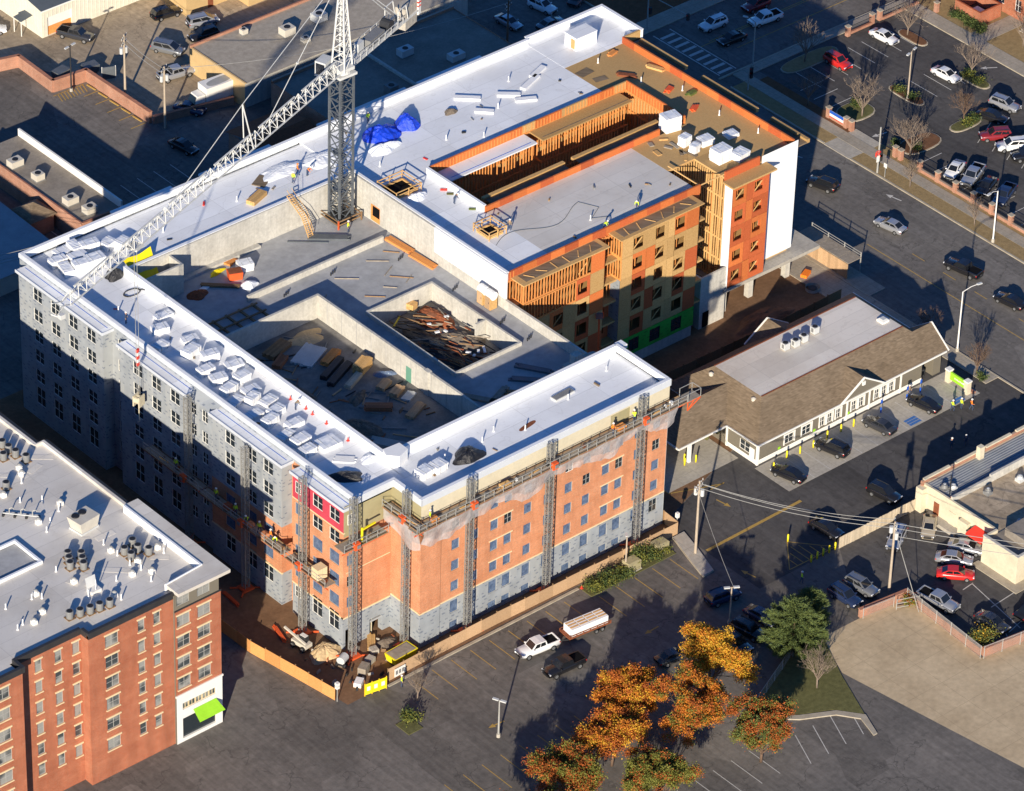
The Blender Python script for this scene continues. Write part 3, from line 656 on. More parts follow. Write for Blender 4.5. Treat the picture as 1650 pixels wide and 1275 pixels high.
dk(14.9, 37.4, 52.25, 52.62, 16.7, 17.9, m=W_, n='low_wall')
# tall grey wall against the timber wing and the lower wall beyond it
for k, (y0, y1) in enumerate(((44.6, 62.2), (30.4, 44.6))):
    MB().box(39.5, 39.85, y0, y1, 0.0, 22.38 if k == 0 else 18.6).build('end_wall', W_, D)
MB().box(39.52, 39.84, 30.4, 44.58, 18.6, 22.38).build('end_wall', 'coping_white', D)
dk(39.5, 39.85, 10.1, 30.38, 14.0, 18.5, m=W_, n='end_wall')
dk(2.95, 39.45, 62.0, 62.2, 16.9, 21.7, m=W_, n='end_wall')
dk(2.92, 3.1, 46.0, 62, 17, 20.6, m=W_, n='end_wall')
dk(4, 24.0, 61.2, 61.98, 17.0, 17.35, m=W_, n='wall_footing')
dk(6.6, 6.9, 9.0, 9.6, 3, 15, n='column'); dk(39.5, 39.8, 10.1, 62, 0.0, 13.9, m=W_, n='podium_wall')
MB().box(20.9, 20.94, 26.9, 27.9, 15.52, 17.7).build('door', 'door_teal', D); 
MB().box(39.44, 39.5, 55.6, 57.4, 17.2, 19.6).build('door_opening', 'lumber_orange', D); MB().box(39.40, 39.44, 55.6, 57.0, 18.0, 19.5).build('door_recess', 'dark_void', D)
# roof-top stair hut at the corner beside the yellow tarpaulin
S_ = thing('stair_hut', 'small open concrete stair hut beside the yellow tarpaulin', 'stair hut')
for b in ((3.2, 9.8, 59.2, 59.5, 17, 21.4), (9.5, 9.8, 59.5, 61.9, 17, 21.4), (3.2, 3.5, 59.5, 61.9, 17, 21.3)): MB().box(*b).build('wall', W_, S_)
yt = MB()
YA, YB, YC, YD = Vector((3.4, 63.7, 22.35)), Vector((7.9, 63.6, 22.6)), Vector((7.5, 61.4, 19.6)), Vector((4.6, 60.6, 19.4))
for i in range(11):
    for j in range(9):
        u, v = i / 10, j / 8; p_ = YA.lerp(YB, u).lerp(YD.lerp(YC, u), v)
        yt.v.append((p_.x, p_.y + .05 * math.sin(7 * u + 4 * v), p_.z - .25 * math.sin(math.pi * u) * (1 - v) + .05 * math.sin(9 * u + 5 * v)))
for i in range(10):
    for j in range(8): a = i * 9 + j; yt.f.append((a, a + 1, a + 10, a + 9)); yt.mi.append(0)
tag(yt.build('yellow_tarpaulin', 'yellow_tarp', None, True), 'bright yellow tarpaulin stretched beside the concrete stair hut', 'tarpaulin')
# ------------------------------------------------------------------ formwork panels in the shaded corner of the deck
F_ = thing('formwork', 'dark timber formwork grid lying in the shaded deck corner', 'formwork')
for k in range(6): MB().box(4.2 + 2.1 * k, 4.5 + 2.1 * k, 46.6, 51.6, 17.0, 17.22).build('beam', 'lumber_dark', F_)
for k in range(3): MB().box(4.0, 15.4, 47.2 + 1.9 * k, 47.45 + 1.9 * k, 17.22, 17.36).build('beam', 'lumber_dark', F_)
# ================================================================== TIMBER-FRAMED WING round its own courtyard
T = thing('timber_wing', 'timber-framed wing of orange boards and studs round a dark courtyard', 'building')
ZR = 21.35
FL4 = [6.65, 9.9, 13.1, 16.35, 19.5]; FE = [4.95, 8.2, 11.45, 14.7, 17.95, 21.2]
def tb(n, m, *b): return MB().box(*b).build(n, m, T)
tb('roof_deck', 'membrane_white', 39.86, 48.0, 30.9, 72.7, 20.9, ZR); tb('roof_deck', 'membrane_white', 48.0, 80.3, 56.4, 72.7, 21.0, ZR); tb('roof_deck', 'membrane_cream', 48.0, 73.6, 30.9, 44.2, 21.0, ZR)
tb('roof_deck', 'roof_osb', 80.3, 91.0, 56.4, 65.2, 21.0, ZR); tb('roof_deck', 'roof_osb', 83.6, 91.0, 30.9, 56.4, 21.0, ZR); tb('roof_deck', 'roof_osb', 73.6, 83.6, 37.0, 44.2, 21.0, ZR + .01); tb('roof_deck', 'roof_osb', 78.5, 83.6, 30.9, 37.0, 21.0, ZR)
tb('roof_deck', 'membrane_white', 80.3, 94.2, 65.2, 73.2, 21.0, ZR + .02)
# loose membrane laid over the boards
for x, y, a, w_, h in ((81.6, 62.6, .1, 2.4, 1.5), (82.2, 60.0, -.2, 2.0, 1.1)): MB().prism(rect(x, y, w_, h, a), ZR + .03, ZR + .06).build('felt_sheet', 'shingle', T)
def par(x0, x1, y0, y1, m='osb_orange', z1=22.4, z0=21.0, cope=None):
    o = MB().box(x0, x1, y0, y1, z0, z1).build('parapet', m, T)
    if cope: MB().box(x0 - .06, x1 + .06, y0 - .06, y1 + .06, z1, z1 + .07).build('coping', cope, T)
par(39.9, 80.2, 72.7, 73.05, 'membrane_white', cope='coping_white'); par(80.3, 94.6, 73.2, 73.6, 'membrane_white', cope='coping_white'); par(94.2, 94.6, 65.0, 73.14, 'membrane_white', cope='coping_white')
par(91.4, 94.1, 65.0, 65.3, 'osb_tan'); par(39.86, 40.15, 30.62, 62.2, 'membrane_white', cope='coping_white')
for k in range(14):                                                   # south parapet and its boards
    x0 = 40.2 + 2.39 * k; par(x0, x0 + 2.385, 30.6, 30.85, ('osb_red', 'osb_orange')[k % 2], 22.35 + .01 * (k % 3))
for k in range(13): x0 = 48.0 + 2.37 * k; par(x0, x0 + 2.365, 44.2, 44.45, ('osb_orange', 'osb_red', 'osb_orange')[k % 3], 22.3 + .02 * (k % 3))   # courtyard south side
for k in range(15): x0 = 48.2 + 2.36 * k; par(x0, x0 + 2.355, 56.2, 56.42, ('osb_orange', 'osb_tan')[(k // 2) % 2] if k > 6 else 'osb_orange', 22.3)
par(47.9, 48.2, 44.5, 56.15, 'membrane_white', cope='coping_white')
for k in range(5): y0 = 44.5 + 2.36 * k; par(83.55, 83.75, y0, y0 + 2.355, 'osb_orange')
for k in range(14): y0 = 31.0 + 2.45 * k; par(90.95, 91.2, y0, y0 + 2.44, ('osb_orange', 'osb_red', 'osb_orange', 'osb_orange')[k % 4], 22.4)
tb('ledge', 'shingle', 91.2, 93.6, 41, 52, 20.8, 21.0); tb('ledge', 'shingle', 91.2, 93.6, 55.2, 64.6, 20.8, 21.0); tb('ledge', 'shingle', 91.2, 93.6, 31.0, 38.2, 20.8, 21.0)
for y0, y1 in ((41, 52), (55.2, 64.6), (31, 38.2)): tb('ledge_edge', 'osb_tan', 93.6, 94.1, y0, y1, 20.8, 21.35)
tb('tower_parapet', 'osb_red', 78.1, 84.4, 30.55, 30.8, 21.0, 22.55); 
# framing helper
def studs(face, plane, u0, u1, z0, z1, sp=.55, wd=.10, rails=(), depth=.14, m='lumber_orange', floors=True, jitter=0.):
    (ux, uy), (nx, ny), _ = FACE[face]; mb = MB()
    def bx(a, b, c, d, e=0.):
        x0, y0 = ux * a + abs(nx) * plane - nx * e, uy * a + abs(ny) * plane - ny * e
        x1, y1 = ux * b + abs(nx) * plane - nx * (e + depth), uy * b + abs(ny) * plane - ny * (e + depth)
        mb.box(x0, x1, y0, y1, c, d)
    n = max(1, int((u1 - u0) / sp))
    for k in range(n + 1):
        u = u0 + (u1 - u0) * k / n + random.uniform(-jitter, jitter)
        if random.random() < .05: continue
        bx(u - wd / 2, u + wd / 2, z0, z1)
        if random.random() < .25: bx(u + wd * .6, u + wd * 1.4, z0, z1, .02)
    for z in rails: bx(u0, u1, z - .13, z + .13, -.02)
    o = mb.build('stud_framing', m, T); o['kind'] = 'stuff'; return o
def panels(face, plane, us, zs, ops, pick, depth=.12, holes=None):
    """one board a cell; a board with an opening is cut round it"""
    (ux, uy), (nx, ny), _ = FACE[face]
    for i in range(len(us) - 1):
        for j in range(len(zs) - 1):
            m = pick(i, j)
            if m is None: continue
            off = random.uniform(0, .03)
            pl = plane + (nx + ny) * off
            wall(T, m, face, pl, us[i] + .012, us[i + 1] - .012, zs[j] + .012, zs[j + 1] - .012, ops, depth, name='panel')
# --- south facade: two bays at Y = 28.6
wins = [(51.35, z, 1.7, 1.75) for z in FL4] + [(47.2, z, 1.7, 1.75) for z in FL4] + [(43.4, z, 1.7, 1.75) for z in FL4] + [(x, z, 1.75, 1.75) for x in (60.95, 64.75, 68.35) for z in FL4]
def pickA(i, j):
    if j >= 3 and i < 4 or (j == 4 and i < 5): return None
    return ('osb_tan', 'osb_tan', 'osb_tan', 'osb_tan', 'osb_orange', 'osb_red')[(i * 2 + j * 3) % 6] if j > 1 else ('osb_tan', 'osb_tan', 'osb_red')[(i + j) % 3]
panels('S', 28.6, [41.0, 43.3, 45.7, 48.0, 50.2, 52.6, 55.0], FE, wins, pickA)
studs('S', 28.62, 41.0, 50.2, 14.7, 21.2, .5, .1, (14.8, 17.9, 18.1, 20.9)); studs('W', 41.0, 28.6, 30.6, 14.7, 21.2, .5, .1, (14.8, 18, 20.9))
studs('S', 28.64, 50.2, 52.6, 18.0, 21.2, .5, .1, (18.1, 20.9))
def pickB(i, j): return ('osb_tan', 'osb_tan', 'osb_orange', 'osb_tan', 'osb_tan', 'osb_orange', 'osb_tan')[(i * 3 + j * 2) % 7] if j > 2 else ('osb_tan', 'osb_red', 'osb_tan', 'osb_tan')[(i + 2 * j + (i // 2)) % 4]
panels('S', 28.6, [57.9, 60.0, 62.4, 64.0, 66.2, 67.4, 69.5, 71.7], FE, wins, pickB)
gw = [(x, 3.35, 1.9, 2.0) for x in (43.5, 47.3, 51.4, 60.95, 64.75, 68.6)]
wall(T, 'sheathing_green', 'S', 28.62, 41.0, 55.0, 1.9, 4.9, gw); wall(T, 'sheathing_green', 'S', 28.62, 57.9, 71.7, 1.9, 4.9, gw); wall(T, 'sheathing_green', 'E', 71.72, 28.62, 32, 1.9, 8)
for x, z, w_, h in gw: window(T, 'S', 28.62, x, z, w_, h, (2, 2, 'steel_dark', 'glass'))
tb('podium_wall', 'concrete_wall', 41.0, 55.0, 28.9, 29.2, 0, 1.9); tb('podium_wall', 'concrete_wall', 57.9, 71.7, 28.9, 29.2, 0, 1.9)
for x0, x1 in ((40.6, 55.4), (57.4, 72.1)):                                # low roofs of the two bays
    tb('bay_roof', 'osb_tan', x0, x1, 28.1, 30.6, 21.2, 21.36); tb('roof_felt', 'shingle', x0 + .9, x1 - .8, 28.65, 30.4, 21.36, 21.39)
    for k in range(6): MB().prism(rect(x0 + 2.0 + 2.1 * k, 29.4, .12, 1.5, random.uniform(-.8, .8)), 21.4, 21.47).build('batten', 'lumber', T)
# recess between the bays, side walls
studs('S', 30.4, 55.0, 57.9, 11.0, 21.2, .5, .1, (14.7, 17.95, 20.9)); panels('S', 30.5, [55.0, 57.9], FE[:3], [(56.4, FL4[0], 1.3, 1.6), (56.4, FL4[1], 1.3, 1.6)], lambda i, j: 'osb_red')
studs('W', 57.9, 28.6, 30.6, 14.7, 21.2, .45, .1, (14.8, 17.95, 18.2, 20.9)); wall(T, 'sheathing_grey', 'W', 57.88, 28.6, 30.6, 2, 14.7); wall(T, 'osb_tan', 'E', 55.02, 28.6, 30.6, 2, 21.2)
studs('S', 30.55, 39.9, 41.0, 14.7, 22.3, .5, .12, (14.8, 18, 21)); wall(T, 'osb_tan', 'E', 71.7, 28.6, 30.9, 8, 21.2)
# light well X 73.6..77.2, Y 30.9..36
studs('W', 78.5, 30.7, 37.0, 4.9, 21.2, .42, .12, FE, .14, 'lumber', jitter=.06); studs('S', 37.0, 73.6, 78.5, 4.9, 21.2, .42, .11, FE, .14, 'lumber'); wall(T, 'osb_tan', 'E', 73.5, 30.6, 37.0, 4.9, 21.3)
wall(T, 'osb_red', 'S', 30.62, 71.7, 73.5, 4.9, 22.2)
MB().box(73.6, 78.4, 30.8, 30.9, 22.0, 22.15).box(73.6, 73.7, 30.9, 37, 22.0, 22.15).build('guard_rail', 'lumber', T)
tb('stair_wall', 'concrete_wall', 73.4, 78.0, 29.2, 29.5, 0, 8.2); tb('stair_wall', 'concrete_wall', 73.4, 73.7, 29.5, 36, 0, 8.2); tb('stair_door', 'dark_void', 74.0, 75.1, 29.14, 29.2, .1, 2.5)
# --- tower: orange boards on the south face, white wrap beside them
tw = [(79.5, z, 1.6, 1.6) for z in (6.5, 9.7, 12.85, 16.0, 19.35)] + [(82.95, z, 1.6, 1.6) for z in (6.5, 9.7, 12.9, 16.15, 19.35)]
panels('S', 29.0, [78.1, 80.7, 81.9, 84.8], [4.8, 8.1, 11.3, 14.5, 17.7, 21.0], tw, lambda i, j: ('osb_red', 'osb_orange', 'osb_red')[(i + j) % 3], .15)
tb('bay_roof', 'osb_tan', 77.6, 85.6, 28.4, 30.55, 21.0, 21.25)
wall(T, 'coping_white', 'W', 78.08, 29.0, 30.5, 4.8, 21.0); wall(T, 'coping_white', 'S', 30.6, 84.8, 91.5, 5.2, 22.4); wall(T, 'coping_white', 'E', 91.5, 30.6, 41, 5.2, 21.0, [(y, z, 1.6, 1.7) for y in (33, 37) for z in FL4])
wall(T, 'osb_red', 'E', 84.82, 29.0, 30.6, 5, 21); wall(T, 'osb_orange', 'E', 91.3, 41, 65, 5.2, 21.2, [(43 + 3.5 * k, z, 1.8, 1.7) for k in range(6) for z in FL4]); wall(T, 'sheathing_grey', 'E', 94.4, 65, 73.6, 0, 21.2); wall(T, 'sheathing_grey', 'S', 65.0, 91.4, 94.4, 0, 21.2); wall(T, 'sheathing_grey', 'N', 73.4, 80.3, 94.4, 0, 21.2)
# interior: floors, corridor walls, bracing in the openings
for z in FE[:5]:
    for b in ((40, 73.4, 29.2, 44.0), (78.7, 84.7, 29.4, 44), (84.7, 91, 30.9, 44), (83.8, 91, 44, 65), (48.2, 83.6, 56.6, 72.5), (40, 47.9, 44, 72.5)): tb('floor_deck', 'osb_tan', *b, z - .3, z)
for b in ((40, 73.4, 34.4, 34.5), (78.8, 91, 33.6, 33.7)): tb('corridor_wall', 'lumber_orange', *b, 4.9, 21.0)
for x, z, w_, h in wins + tw:
    y = 28.72 if x < 75 else 29.12
    for q in (-.35, .1, .5): MB().box(x + q - .05, x + q + .05, y + .9, y + 1.0, z - 1.5, z + 1.4).build('stud', 'lumber_orange', T)
    if random.random() < .35: MB().bar((x - w_ * .45, y, z - h * .45), (x + w_ * .4, y, z + h * .3), .09).build('brace', 'lumber', T)
# concrete transfer slab on columns under the tower
tb('transfer_slab', 'concrete_pale', 77.6, 95.4, 28.9, 44, 4.25, 4.75)
for x, y in ((78.9, 30.6), (84.3, 31.0), (91.6, 31.4), (88.0, 36.0), (81.5, 37), (94.4, 38.5)): tb('column', 'concrete_wall', x - .42, x + .42, y - .42, y + .42, 0, 4.25)
tb('core_wall', 'concrete_wall', 79, 88, 43.6, 44, 0, 4.2); tb('core_wall', 'lumber_orange', 86.6, 88.2, 37.6, 38, .4, 3.6)
# courtyard walls
studs('S', 56.15, 48.2, 83.5, 17.9, 22.2, .55, .1, (18, 21.0), m='lumber_orange'); studs('W', 83.5, 44.4, 56.2, 16.0, 22.2, .55, .1, (18, 20.9)); studs('S', 53.9, 50.2, 64.6, 17.0, 20.8, .5, .1, (17.1, 20.6)); studs('S', 53.9, 66.4, 81.8, 17.0, 20.8, .5, .1, (17.1, 20.6))
studs('W', 50.2, 53.9, 56.2, 17, 20.8, .5, .1, (20.6,)); studs('W', 66.4, 53.9, 56.2, 17, 20.8, .5, .1, (17.1, 20.6)); studs('W', 83.4, 44.6, 56, 5, 16, .55, .1, (8, 11.4, 14.7), m='lumber'); studs('S', 54.0, 50, 82, 5, 17, .55, .1, (8, 11.4, 14.7), m='lumber')
tb('court_wall', 'osb_tan', 48.2, 83.5, 56.42, 56.6, 5, 21.0); tb('court_wall', 'osb_tan', 83.8, 83.95, 44.4, 56.4, 5, 21.0); tb('court_wall', 'osb_tan', 47.9, 48.1, 44.4, 56.2, 5, 21.0); tb('court_wall', 'osb_tan', 48.2, 83.5, 44.0, 44.18, 5, 21.0); tb('court_floor', 'concrete_deck', 48.2, 83.5, 44.4, 56.2, 4.6, 4.9)
tb('bay_roof', 'membrane_white', 49.8, 65.0, 53.4, 56.18, 20.85, 21.05); tb('bay_roof', 'osb_tan', 66.0, 82.2, 53.4, 56.18, 20.85, 21.05); tb('roof_felt', 'shingle', 66.5, 81.9, 53.95, 54.1, 21.05, 21.08); tb('roof_seam', 'blue_paint', 50.4, 64.4, 53.95, 54.02, 21.05, 21.08)
for x0, x1 in ((50.5, 64.2), (66.3, 81.0)):
    tb('bay_roof', 'shingle', x0, x1, 44.46, 47.2, 20.8, 20.95); tb('ledge_edge', 'osb_tan', x0 - .3, x1 + .3, 47.2, 47.75, 20.8, 21.2)
# roof hatch wells with timber guard rails
def hatch(x0, x1, y0, y1, label):
    h = thing('roof_hatch', label, 'roof opening', ((x0 + x1) / 2, (y0 + y1) / 2, ZR)); a, b = (x1 - x0) / 2, (y1 - y0) / 2
    MB().box(-a, a, -b, b, .01, .05).build('opening', 'dark_void', h)
    for s in (-1, 1):
        MB().box(-a, a, s * b - .1, s * b + .1, .0, .3).build('curb', 'lumber', h); MB().box(s * a - .1, s * a + .1, -b + .1, b - .1, .0, .3).build('curb', 'lumber', h)
        for z in (.65, 1.15):
            MB().box(-a - .3, a + .3, s * (b + .3) - .04, s * (b + .3) + .04, z, z + .12).build('rail', 'lumber', h); MB().box(s * (a + .3) - .04, s * (a + .3) + .04, -b - .25, b + .25, z + .01, z + .11).build('rail', 'lumber', h)
        for q in (-1, 0, 1):
            MB().box(q * (a + .26) - .05, q * (a + .26) + .05, s * (b + .38) - .05, s * (b + .38) + .05, 0, 1.3).build('post', 'lumber', h)
hatch(40.9, 44.6, 54.0, 57.2, 'larger timber-railed roof opening beside the blue tarpaulins'); hatch(44.2, 46.6, 39.2, 41.6, 'smaller timber-railed roof opening near the white roof edge')
# ================================================================== TOWER CRANE on the deck
K = thing('tower_crane', 'white tower crane with grey lattice mast standing on the parking deck', 'crane', (36.6, 60.2, ZK))
def lattice(mb, base, top, half, step, leg=.2, br=.09, faces=4):
    """square lattice column along z (local coordinates)"""
    z0, z1 = base, top; n = int(round((z1 - z0) / step)); step = (z1 - z0) / n
    cs = [(-half, -half), (half, -half), (half, half), (-half, half)]
    for x, y in cs: mb.bar((x, y, z0), (x, y, z1), leg)
    for k in range(n):
        a, b_ = z0 + k * step, z0 + (k + 1) * step
        for i in range(faces):
            p_, q_ = cs[i], cs[(i + 1) % 4]
            if (k + i) % 2: p_, q_ = q_, p_
            mb.bar((*p_, a), (*q_, b_), br); mb.bar((*p_, b_), (*q_, b_), br * .8)
            mb.bar((*p_, b_), ((p_[0] + q_[0]) / 2, (p_[1] + q_[1]) / 2, (a + b_) / 2), br * .6)
mastH = 22.4
for k in range(4):
    mb = MB(); z0 = mastH * k / 4; lattice(mb, z0 + .02, z0 + mastH / 4 - .02, 1.1, 1.87, .26, .12); mb.build('mast_section', 'steel_grey', K)
mb = MB()
for k in range(60): mb.bar((.35, .6, .4 + .37 * k), (.75, .6, .4 + .37 * k), .05)
mb.bar((.35, .6, .2), (.35, .6, 22), .07).bar((.75, .6, .2), (.75, .6, 22), .07); mb.build('ladder', 'steel_galv', K)
for k in (1, 2, 3): MB().box(-1.0, .2, -1.0, 1.0, 5.6 * k - .9, 5.6 * k - .83).build('rest_platform', 'steel_grey', K)
MB().box(-1.5, 1.5, -1.5, 1.5, .0, .35).build('base_frame', 'steel_dark', K)
mb = MB().box(-1.45, 1.45, -1.45, 1.45, mastH, mastH + .35); mb.cone((0, 0, mastH + .35), (0, 0, mastH + .75), 1.25, 1.25, 16); mb.box(-1.2, 1.2, -1.2, 1.2, mastH + .75, mastH + 1.2); mb.build('slewing_ring', 'steel_white', K)
# upper works turn with the jib: local x = along the jib
JA = math.radians(-160.25); ju = Vector((math.cos(JA), math.sin(JA), 0)); jv = Vector((-ju.y, ju.x, 0)); Hj = 23.6
def J(a, b_, c): v = ju * a + jv * b_; return (v.x, v.y, c)
head = MB(); ap = 13.5
for sa in (-1, 1):
    for sb in (-1, 1): head.bar(J(sa * 1.0, sb * 1.0, Hj - .5), J(sa * .18, sb * .18, Hj + ap), .2)
for k in range(9):
    t0, t1 = k / 9, (k + 1) / 9
    c4 = lambda t: [J(s * (1 - .82 * t), q_ * (1 - .82 * t), Hj - .5 + (ap + .5) * t) for s, q_ in ((-1, -1), (1, -1), (1, 1), (-1, 1))]
    a4, b4 = c4(t0), c4(t1)
    for i in range(4): head.bar(a4[i], b4[(i + 1) % 4], .09); head.bar(b4[i], b4[(i + 1) % 4], .09)
head.build('tower_head', 'steel_white', K)
def jib(L0, L1, w_, h, step):
    mb = MB(); n = int((L1 - L0) / step)
    mb.bar(J(L0, -w_ / 2, Hj - .5), J(L1, -w_ / 2, Hj - .5), .15); mb.bar(J(L0, w_ / 2, Hj - .5), J(L1, w_ / 2, Hj - .5), .15); mb.bar(J(L0, 0, Hj - .5 + h), J(L1 - step, 0, Hj - .5 + h), .16)
    for k in range(n):
        a, b_ = L0 + (L1 - L0) * k / n, L0 + (L1 - L0) * (k + 1) / n; m_ = (a + b_) / 2
        for s in (-1, 1):
            mb.bar(J(a, s * w_ / 2, Hj - .5), J(m_, 0, Hj - .5 + h), .085); mb.bar(J(m_, 0, Hj - .5 + h), J(b_, s * w_ / 2, Hj - .5), .085)
        mb.bar(J(a, -w_ / 2, Hj - .5), J(a, w_ / 2, Hj - .5), .06); mb.bar(J(a, -w_ / 2, Hj - .5), J(b_, w_ / 2, Hj - .5), .05)
    return mb
for k in range(6): L0 = 1.2 + 10.4 * k; jib(L0, L0 + 10.38, 1.35, 1.75 if k < 4 else 1.5, 1.73).build('jib_section', 'steel_white', K)
mb = MB().bar(J(63.5, -.6, Hj - .5), J(65.6, -.6, Hj + .4), .12).bar(J(63.5, .6, Hj - .5), J(65.6, .6, Hj + .4), .12).bar(J(65.6, -.8, Hj - 1.2), J(65.6, .8, Hj - 1.2), .16).bar(J(63.6, 0, Hj - .5), J(65.6, 0, Hj - 1.2), .1).box(*[q for q in (-61.9, -61.2, -23.2, -22.6, Hj - 1.2, Hj - .6)]); mb.build('jib_tip', 'steel_white', K)
apx = J(0, 0, Hj + ap)
mb = MB()
for s in (0.,):
    mb.bar(J(0, s, Hj + ap), J(17.6, s, Hj + 1.25), .075); mb.bar(J(0, s, Hj + ap), J(24.0, s, Hj + 6.6), .075); mb.bar(J(24.0, s, Hj + 6.6), J(39.6, s, Hj + 1.2), .075)
    for t in (.3, .62): 
        p_ = Vector(apx).lerp(Vector(J(17.6, s, Hj + 1.25)), t); mb.box(p_.x - .12, p_.x + .12, p_.y - .12, p_.y + .12, p_.z - .12, p_.z + .12)
mb.build('pendant_line', 'steel_white', K)
MB().bar(J(22.6, -.7, Hj - .4), J(24.0, 0, Hj + 6.6), .14).bar(J(22.6, .7, Hj - .4), J(24.0, 0, Hj + 6.6), .14).build('pendant_strut', 'steel_white', K)
# counter-jib with deck, hand rails, winch and ballast
mb = MB()
for s in (-1, 1):
    mb.bar(J(-1, s * .85, Hj - .5), J(-18.5, s * .85, Hj - .5), .28)
    mb.bar(J(-1.4, s * 1.1, Hj + .6), J(-14, s * 1.1, Hj + .6), .06); mb.bar(J(-1.4, s * 1.1, Hj + .1), J(-14, s * 1.1, Hj + .1), .05)
    for k in range(9): mb.bar(J(-1.4 - 1.55 * k, s * 1.1, Hj - .5), J(-1.4 - 1.55 * k, s * 1.1, Hj + .6), .06)
for k in range(16): mb.bar(J(-1.2 - .8 * k, -.85, Hj - .42), J(-1.2 - .8 * k, .85, Hj - .42), .7, .05)
mb.build('counter_jib', 'steel_white', K)
mb = MB()
for s in (-1, 1): mb.bar(J(0, s * .15, Hj + ap), J(-14.5, s * .8, Hj - .3), .11)
mb.build('pendant_line', 'steel_white', K)
def obox(n, m, a0, a1, b0, b1, c0, c1):
    ps = [J(a0, b0, c0), J(a1, b0, c0), J(a1, b1, c0), J(a0, b1, c0)]; mb = MB(); mb.prism([(p_[0], p_[1]) for p_ in ps], c0, c1); return mb.build(n, m, K)
obox('winch', 'hvac_grey', -9.8, -6.2, -.65, .65, Hj - .35, Hj + .55); obox('electric_cabinet', 'hvac_light', -5.6, -4.2, -.7, .0, Hj - .35, Hj + .9)
MB().cone(J(-11.4, -.7, Hj + .4), J(-11.4, .7, Hj + .4), .75, .75, 14).build('hoist_drum', 'steel_dark', K)
mb = MB(); mb.path([J(-12.6, -1, Hj - .4), J(-12.6, -1, Hj + 2.0), J(-14.6, -1, Hj + 2.0), J(-15.2, -1, Hj - .3)], .16).path([J(-12.6, 1, Hj - .4), J(-12.6, 1, Hj + 2.0), J(-14.6, 1, Hj + 2.0), J(-15.2, 1, Hj - .3)], .16); mb.build('ballast_frame', 'steel_white', K)
for k in range(4): obox('ballast_block', 'concrete_pale', -17.9 + .75 * k, -17.2 + .75 * k, -.8, .8, Hj - 2.2, Hj + 1.0)
obox('sign_panel', 'paint_white', -18.6, -17.95, -1.0, 1.0, Hj - 1.2, Hj + 1.0); obox('sign_band', 'red_paint', -18.62, -17.94, -1.02, 1.02, Hj + .55, Hj + .8); obox('sign_band', 'red_paint', -18.62, -17.94, -1.02, 1.02, Hj + .0, Hj + .2)
# operator cab beside the slewing ring
cb = obox('cab', 'hvac_light', -.2, 1.9, -2.9, -1.3, Hj - 1.5, Hj + .7)
for a0, a1, b0, b1 in ((1.9, 1.93, -2.75, -1.45), (.1, 1.7, -2.93, -2.9)):
    ps = [J(a0, b0, 0), J(a1, b0, 0), J(a1, b1, 0), J(a0, b1, 0)]
    MB().prism([(p_[0], p_[1]) for p_ in ps], Hj - 1.2, Hj + .45).build('cab_window', 'car_glass', cb)
# trolley, hoist rope with striped marker and hook block
tr = 48.6
obox('trolley', 'steel_white', tr - .8, tr + .8, -.75, .75, Hj - .95, Hj - .6)
hz = 16.6 - ZK
MB().bar(J(tr - .3, 0, Hj - .9), J(tr - .3, 0, hz + 1.1), .05).bar(J(tr + .3, 0, Hj - .9), J(tr + .3, 0, hz + 1.1), .05).build('hoist_rope', 'steel_galv', K)
for k in range(5): obox('rope_marker', 'red_paint' if k % 2 == 0 else 'paint_white', tr - .22, tr + .22, -.14, .14, 8.0 - .5 * k - ZK + 16.2, 8.45 - .5 * k - ZK + 16.2)
mb = MB(); c_ = J(tr, 0, 0)
for s in (-1, 1):
    q_ = J(tr, s * .42, 0); mb.prism(rect(q_[0], q_[1], 1.25, .16, JA), hz - .4, hz + 1.1)
mb.cone(J(tr - .25, -.4, hz + .45), J(tr - .25, .4, hz + .45), .42, .42, 12).cone(J(tr + .3, -.4, hz + .45), J(tr + .3, .4, hz + .45), .42, .42, 12).bar((c_[0], c_[1], hz - .4), (c_[0], c_[1], hz - 2.6), .1)
mb.build('hook_block', 'sheathing_cream', K)
MB().path([(c_[0], c_[1], hz - 2.5), (c_[0] + .18, c_[1], hz - 2.75), (c_[0], c_[1], hz - 3.0), (c_[0] - .2, c_[1], hz - 2.85)], .12).build('hook', 'steel_galv', K)
# timber collar around the mast foot and steel-pipe ladder on the wall
mc = thing('mast_collar', 'timber and orange steel guard frame round the crane mast foot', 'guard frame', (36.6, 60.2, ZK))
for s in (-1, 1):
    for z in (.5, 1.05): MB().box(-2.1, 2.1, s * 1.9 - .06, s * 1.9 + .06, z, z + .14).build('rail', 'lumber_dark', mc); MB().box(s * 1.9 - .06, s * 1.9 + .06, -1.8, 1.8, z + .01, z + .13).build('rail', 'lumber_dark', mc)
    for q_ in (-1, 1): MB().box(q_ * 1.95 - .08, q_ * 1.95 + .08, s * 1.95 - .08, s * 1.95 + .08, 0, 1.3).build('post', 'steel_orange' if q_ < 0 else 'lumber_dark', mc)
la = thing('stair_tower', 'slender steel ladder stair climbing from the deck to the white roof', 'ladder', (30.6, 60.0, ZK))
mb = MB()
for s in (-.4, .4):
    mb.bar((s, -1.1, 0), (s, .4, 2.6), .1).bar((s, .4, 2.6), (s - 1.2, 2.05, 5.6), .1).bar((s, -1.1, 1.0), (s, .4, 3.5), .05).bar((s, .4, 3.5), (s - 1.2, 2.05, 6.5), .05)
mb.build('rail', 'lumber', la); mb = MB()
for k in range(22):
    t = k / 21
    p_ = Vector((0, -1.1, 0)).lerp(Vector((0, .4, 2.6)), t * 2) if t < .5 else Vector((0, .4, 2.6)).lerp(Vector((-1.2, 2.05, 5.6)), t * 2 - 1)
    mb.bar((p_.x - .4, p_.y, p_.z), (p_.x + .4, p_.y, p_.z), .09)
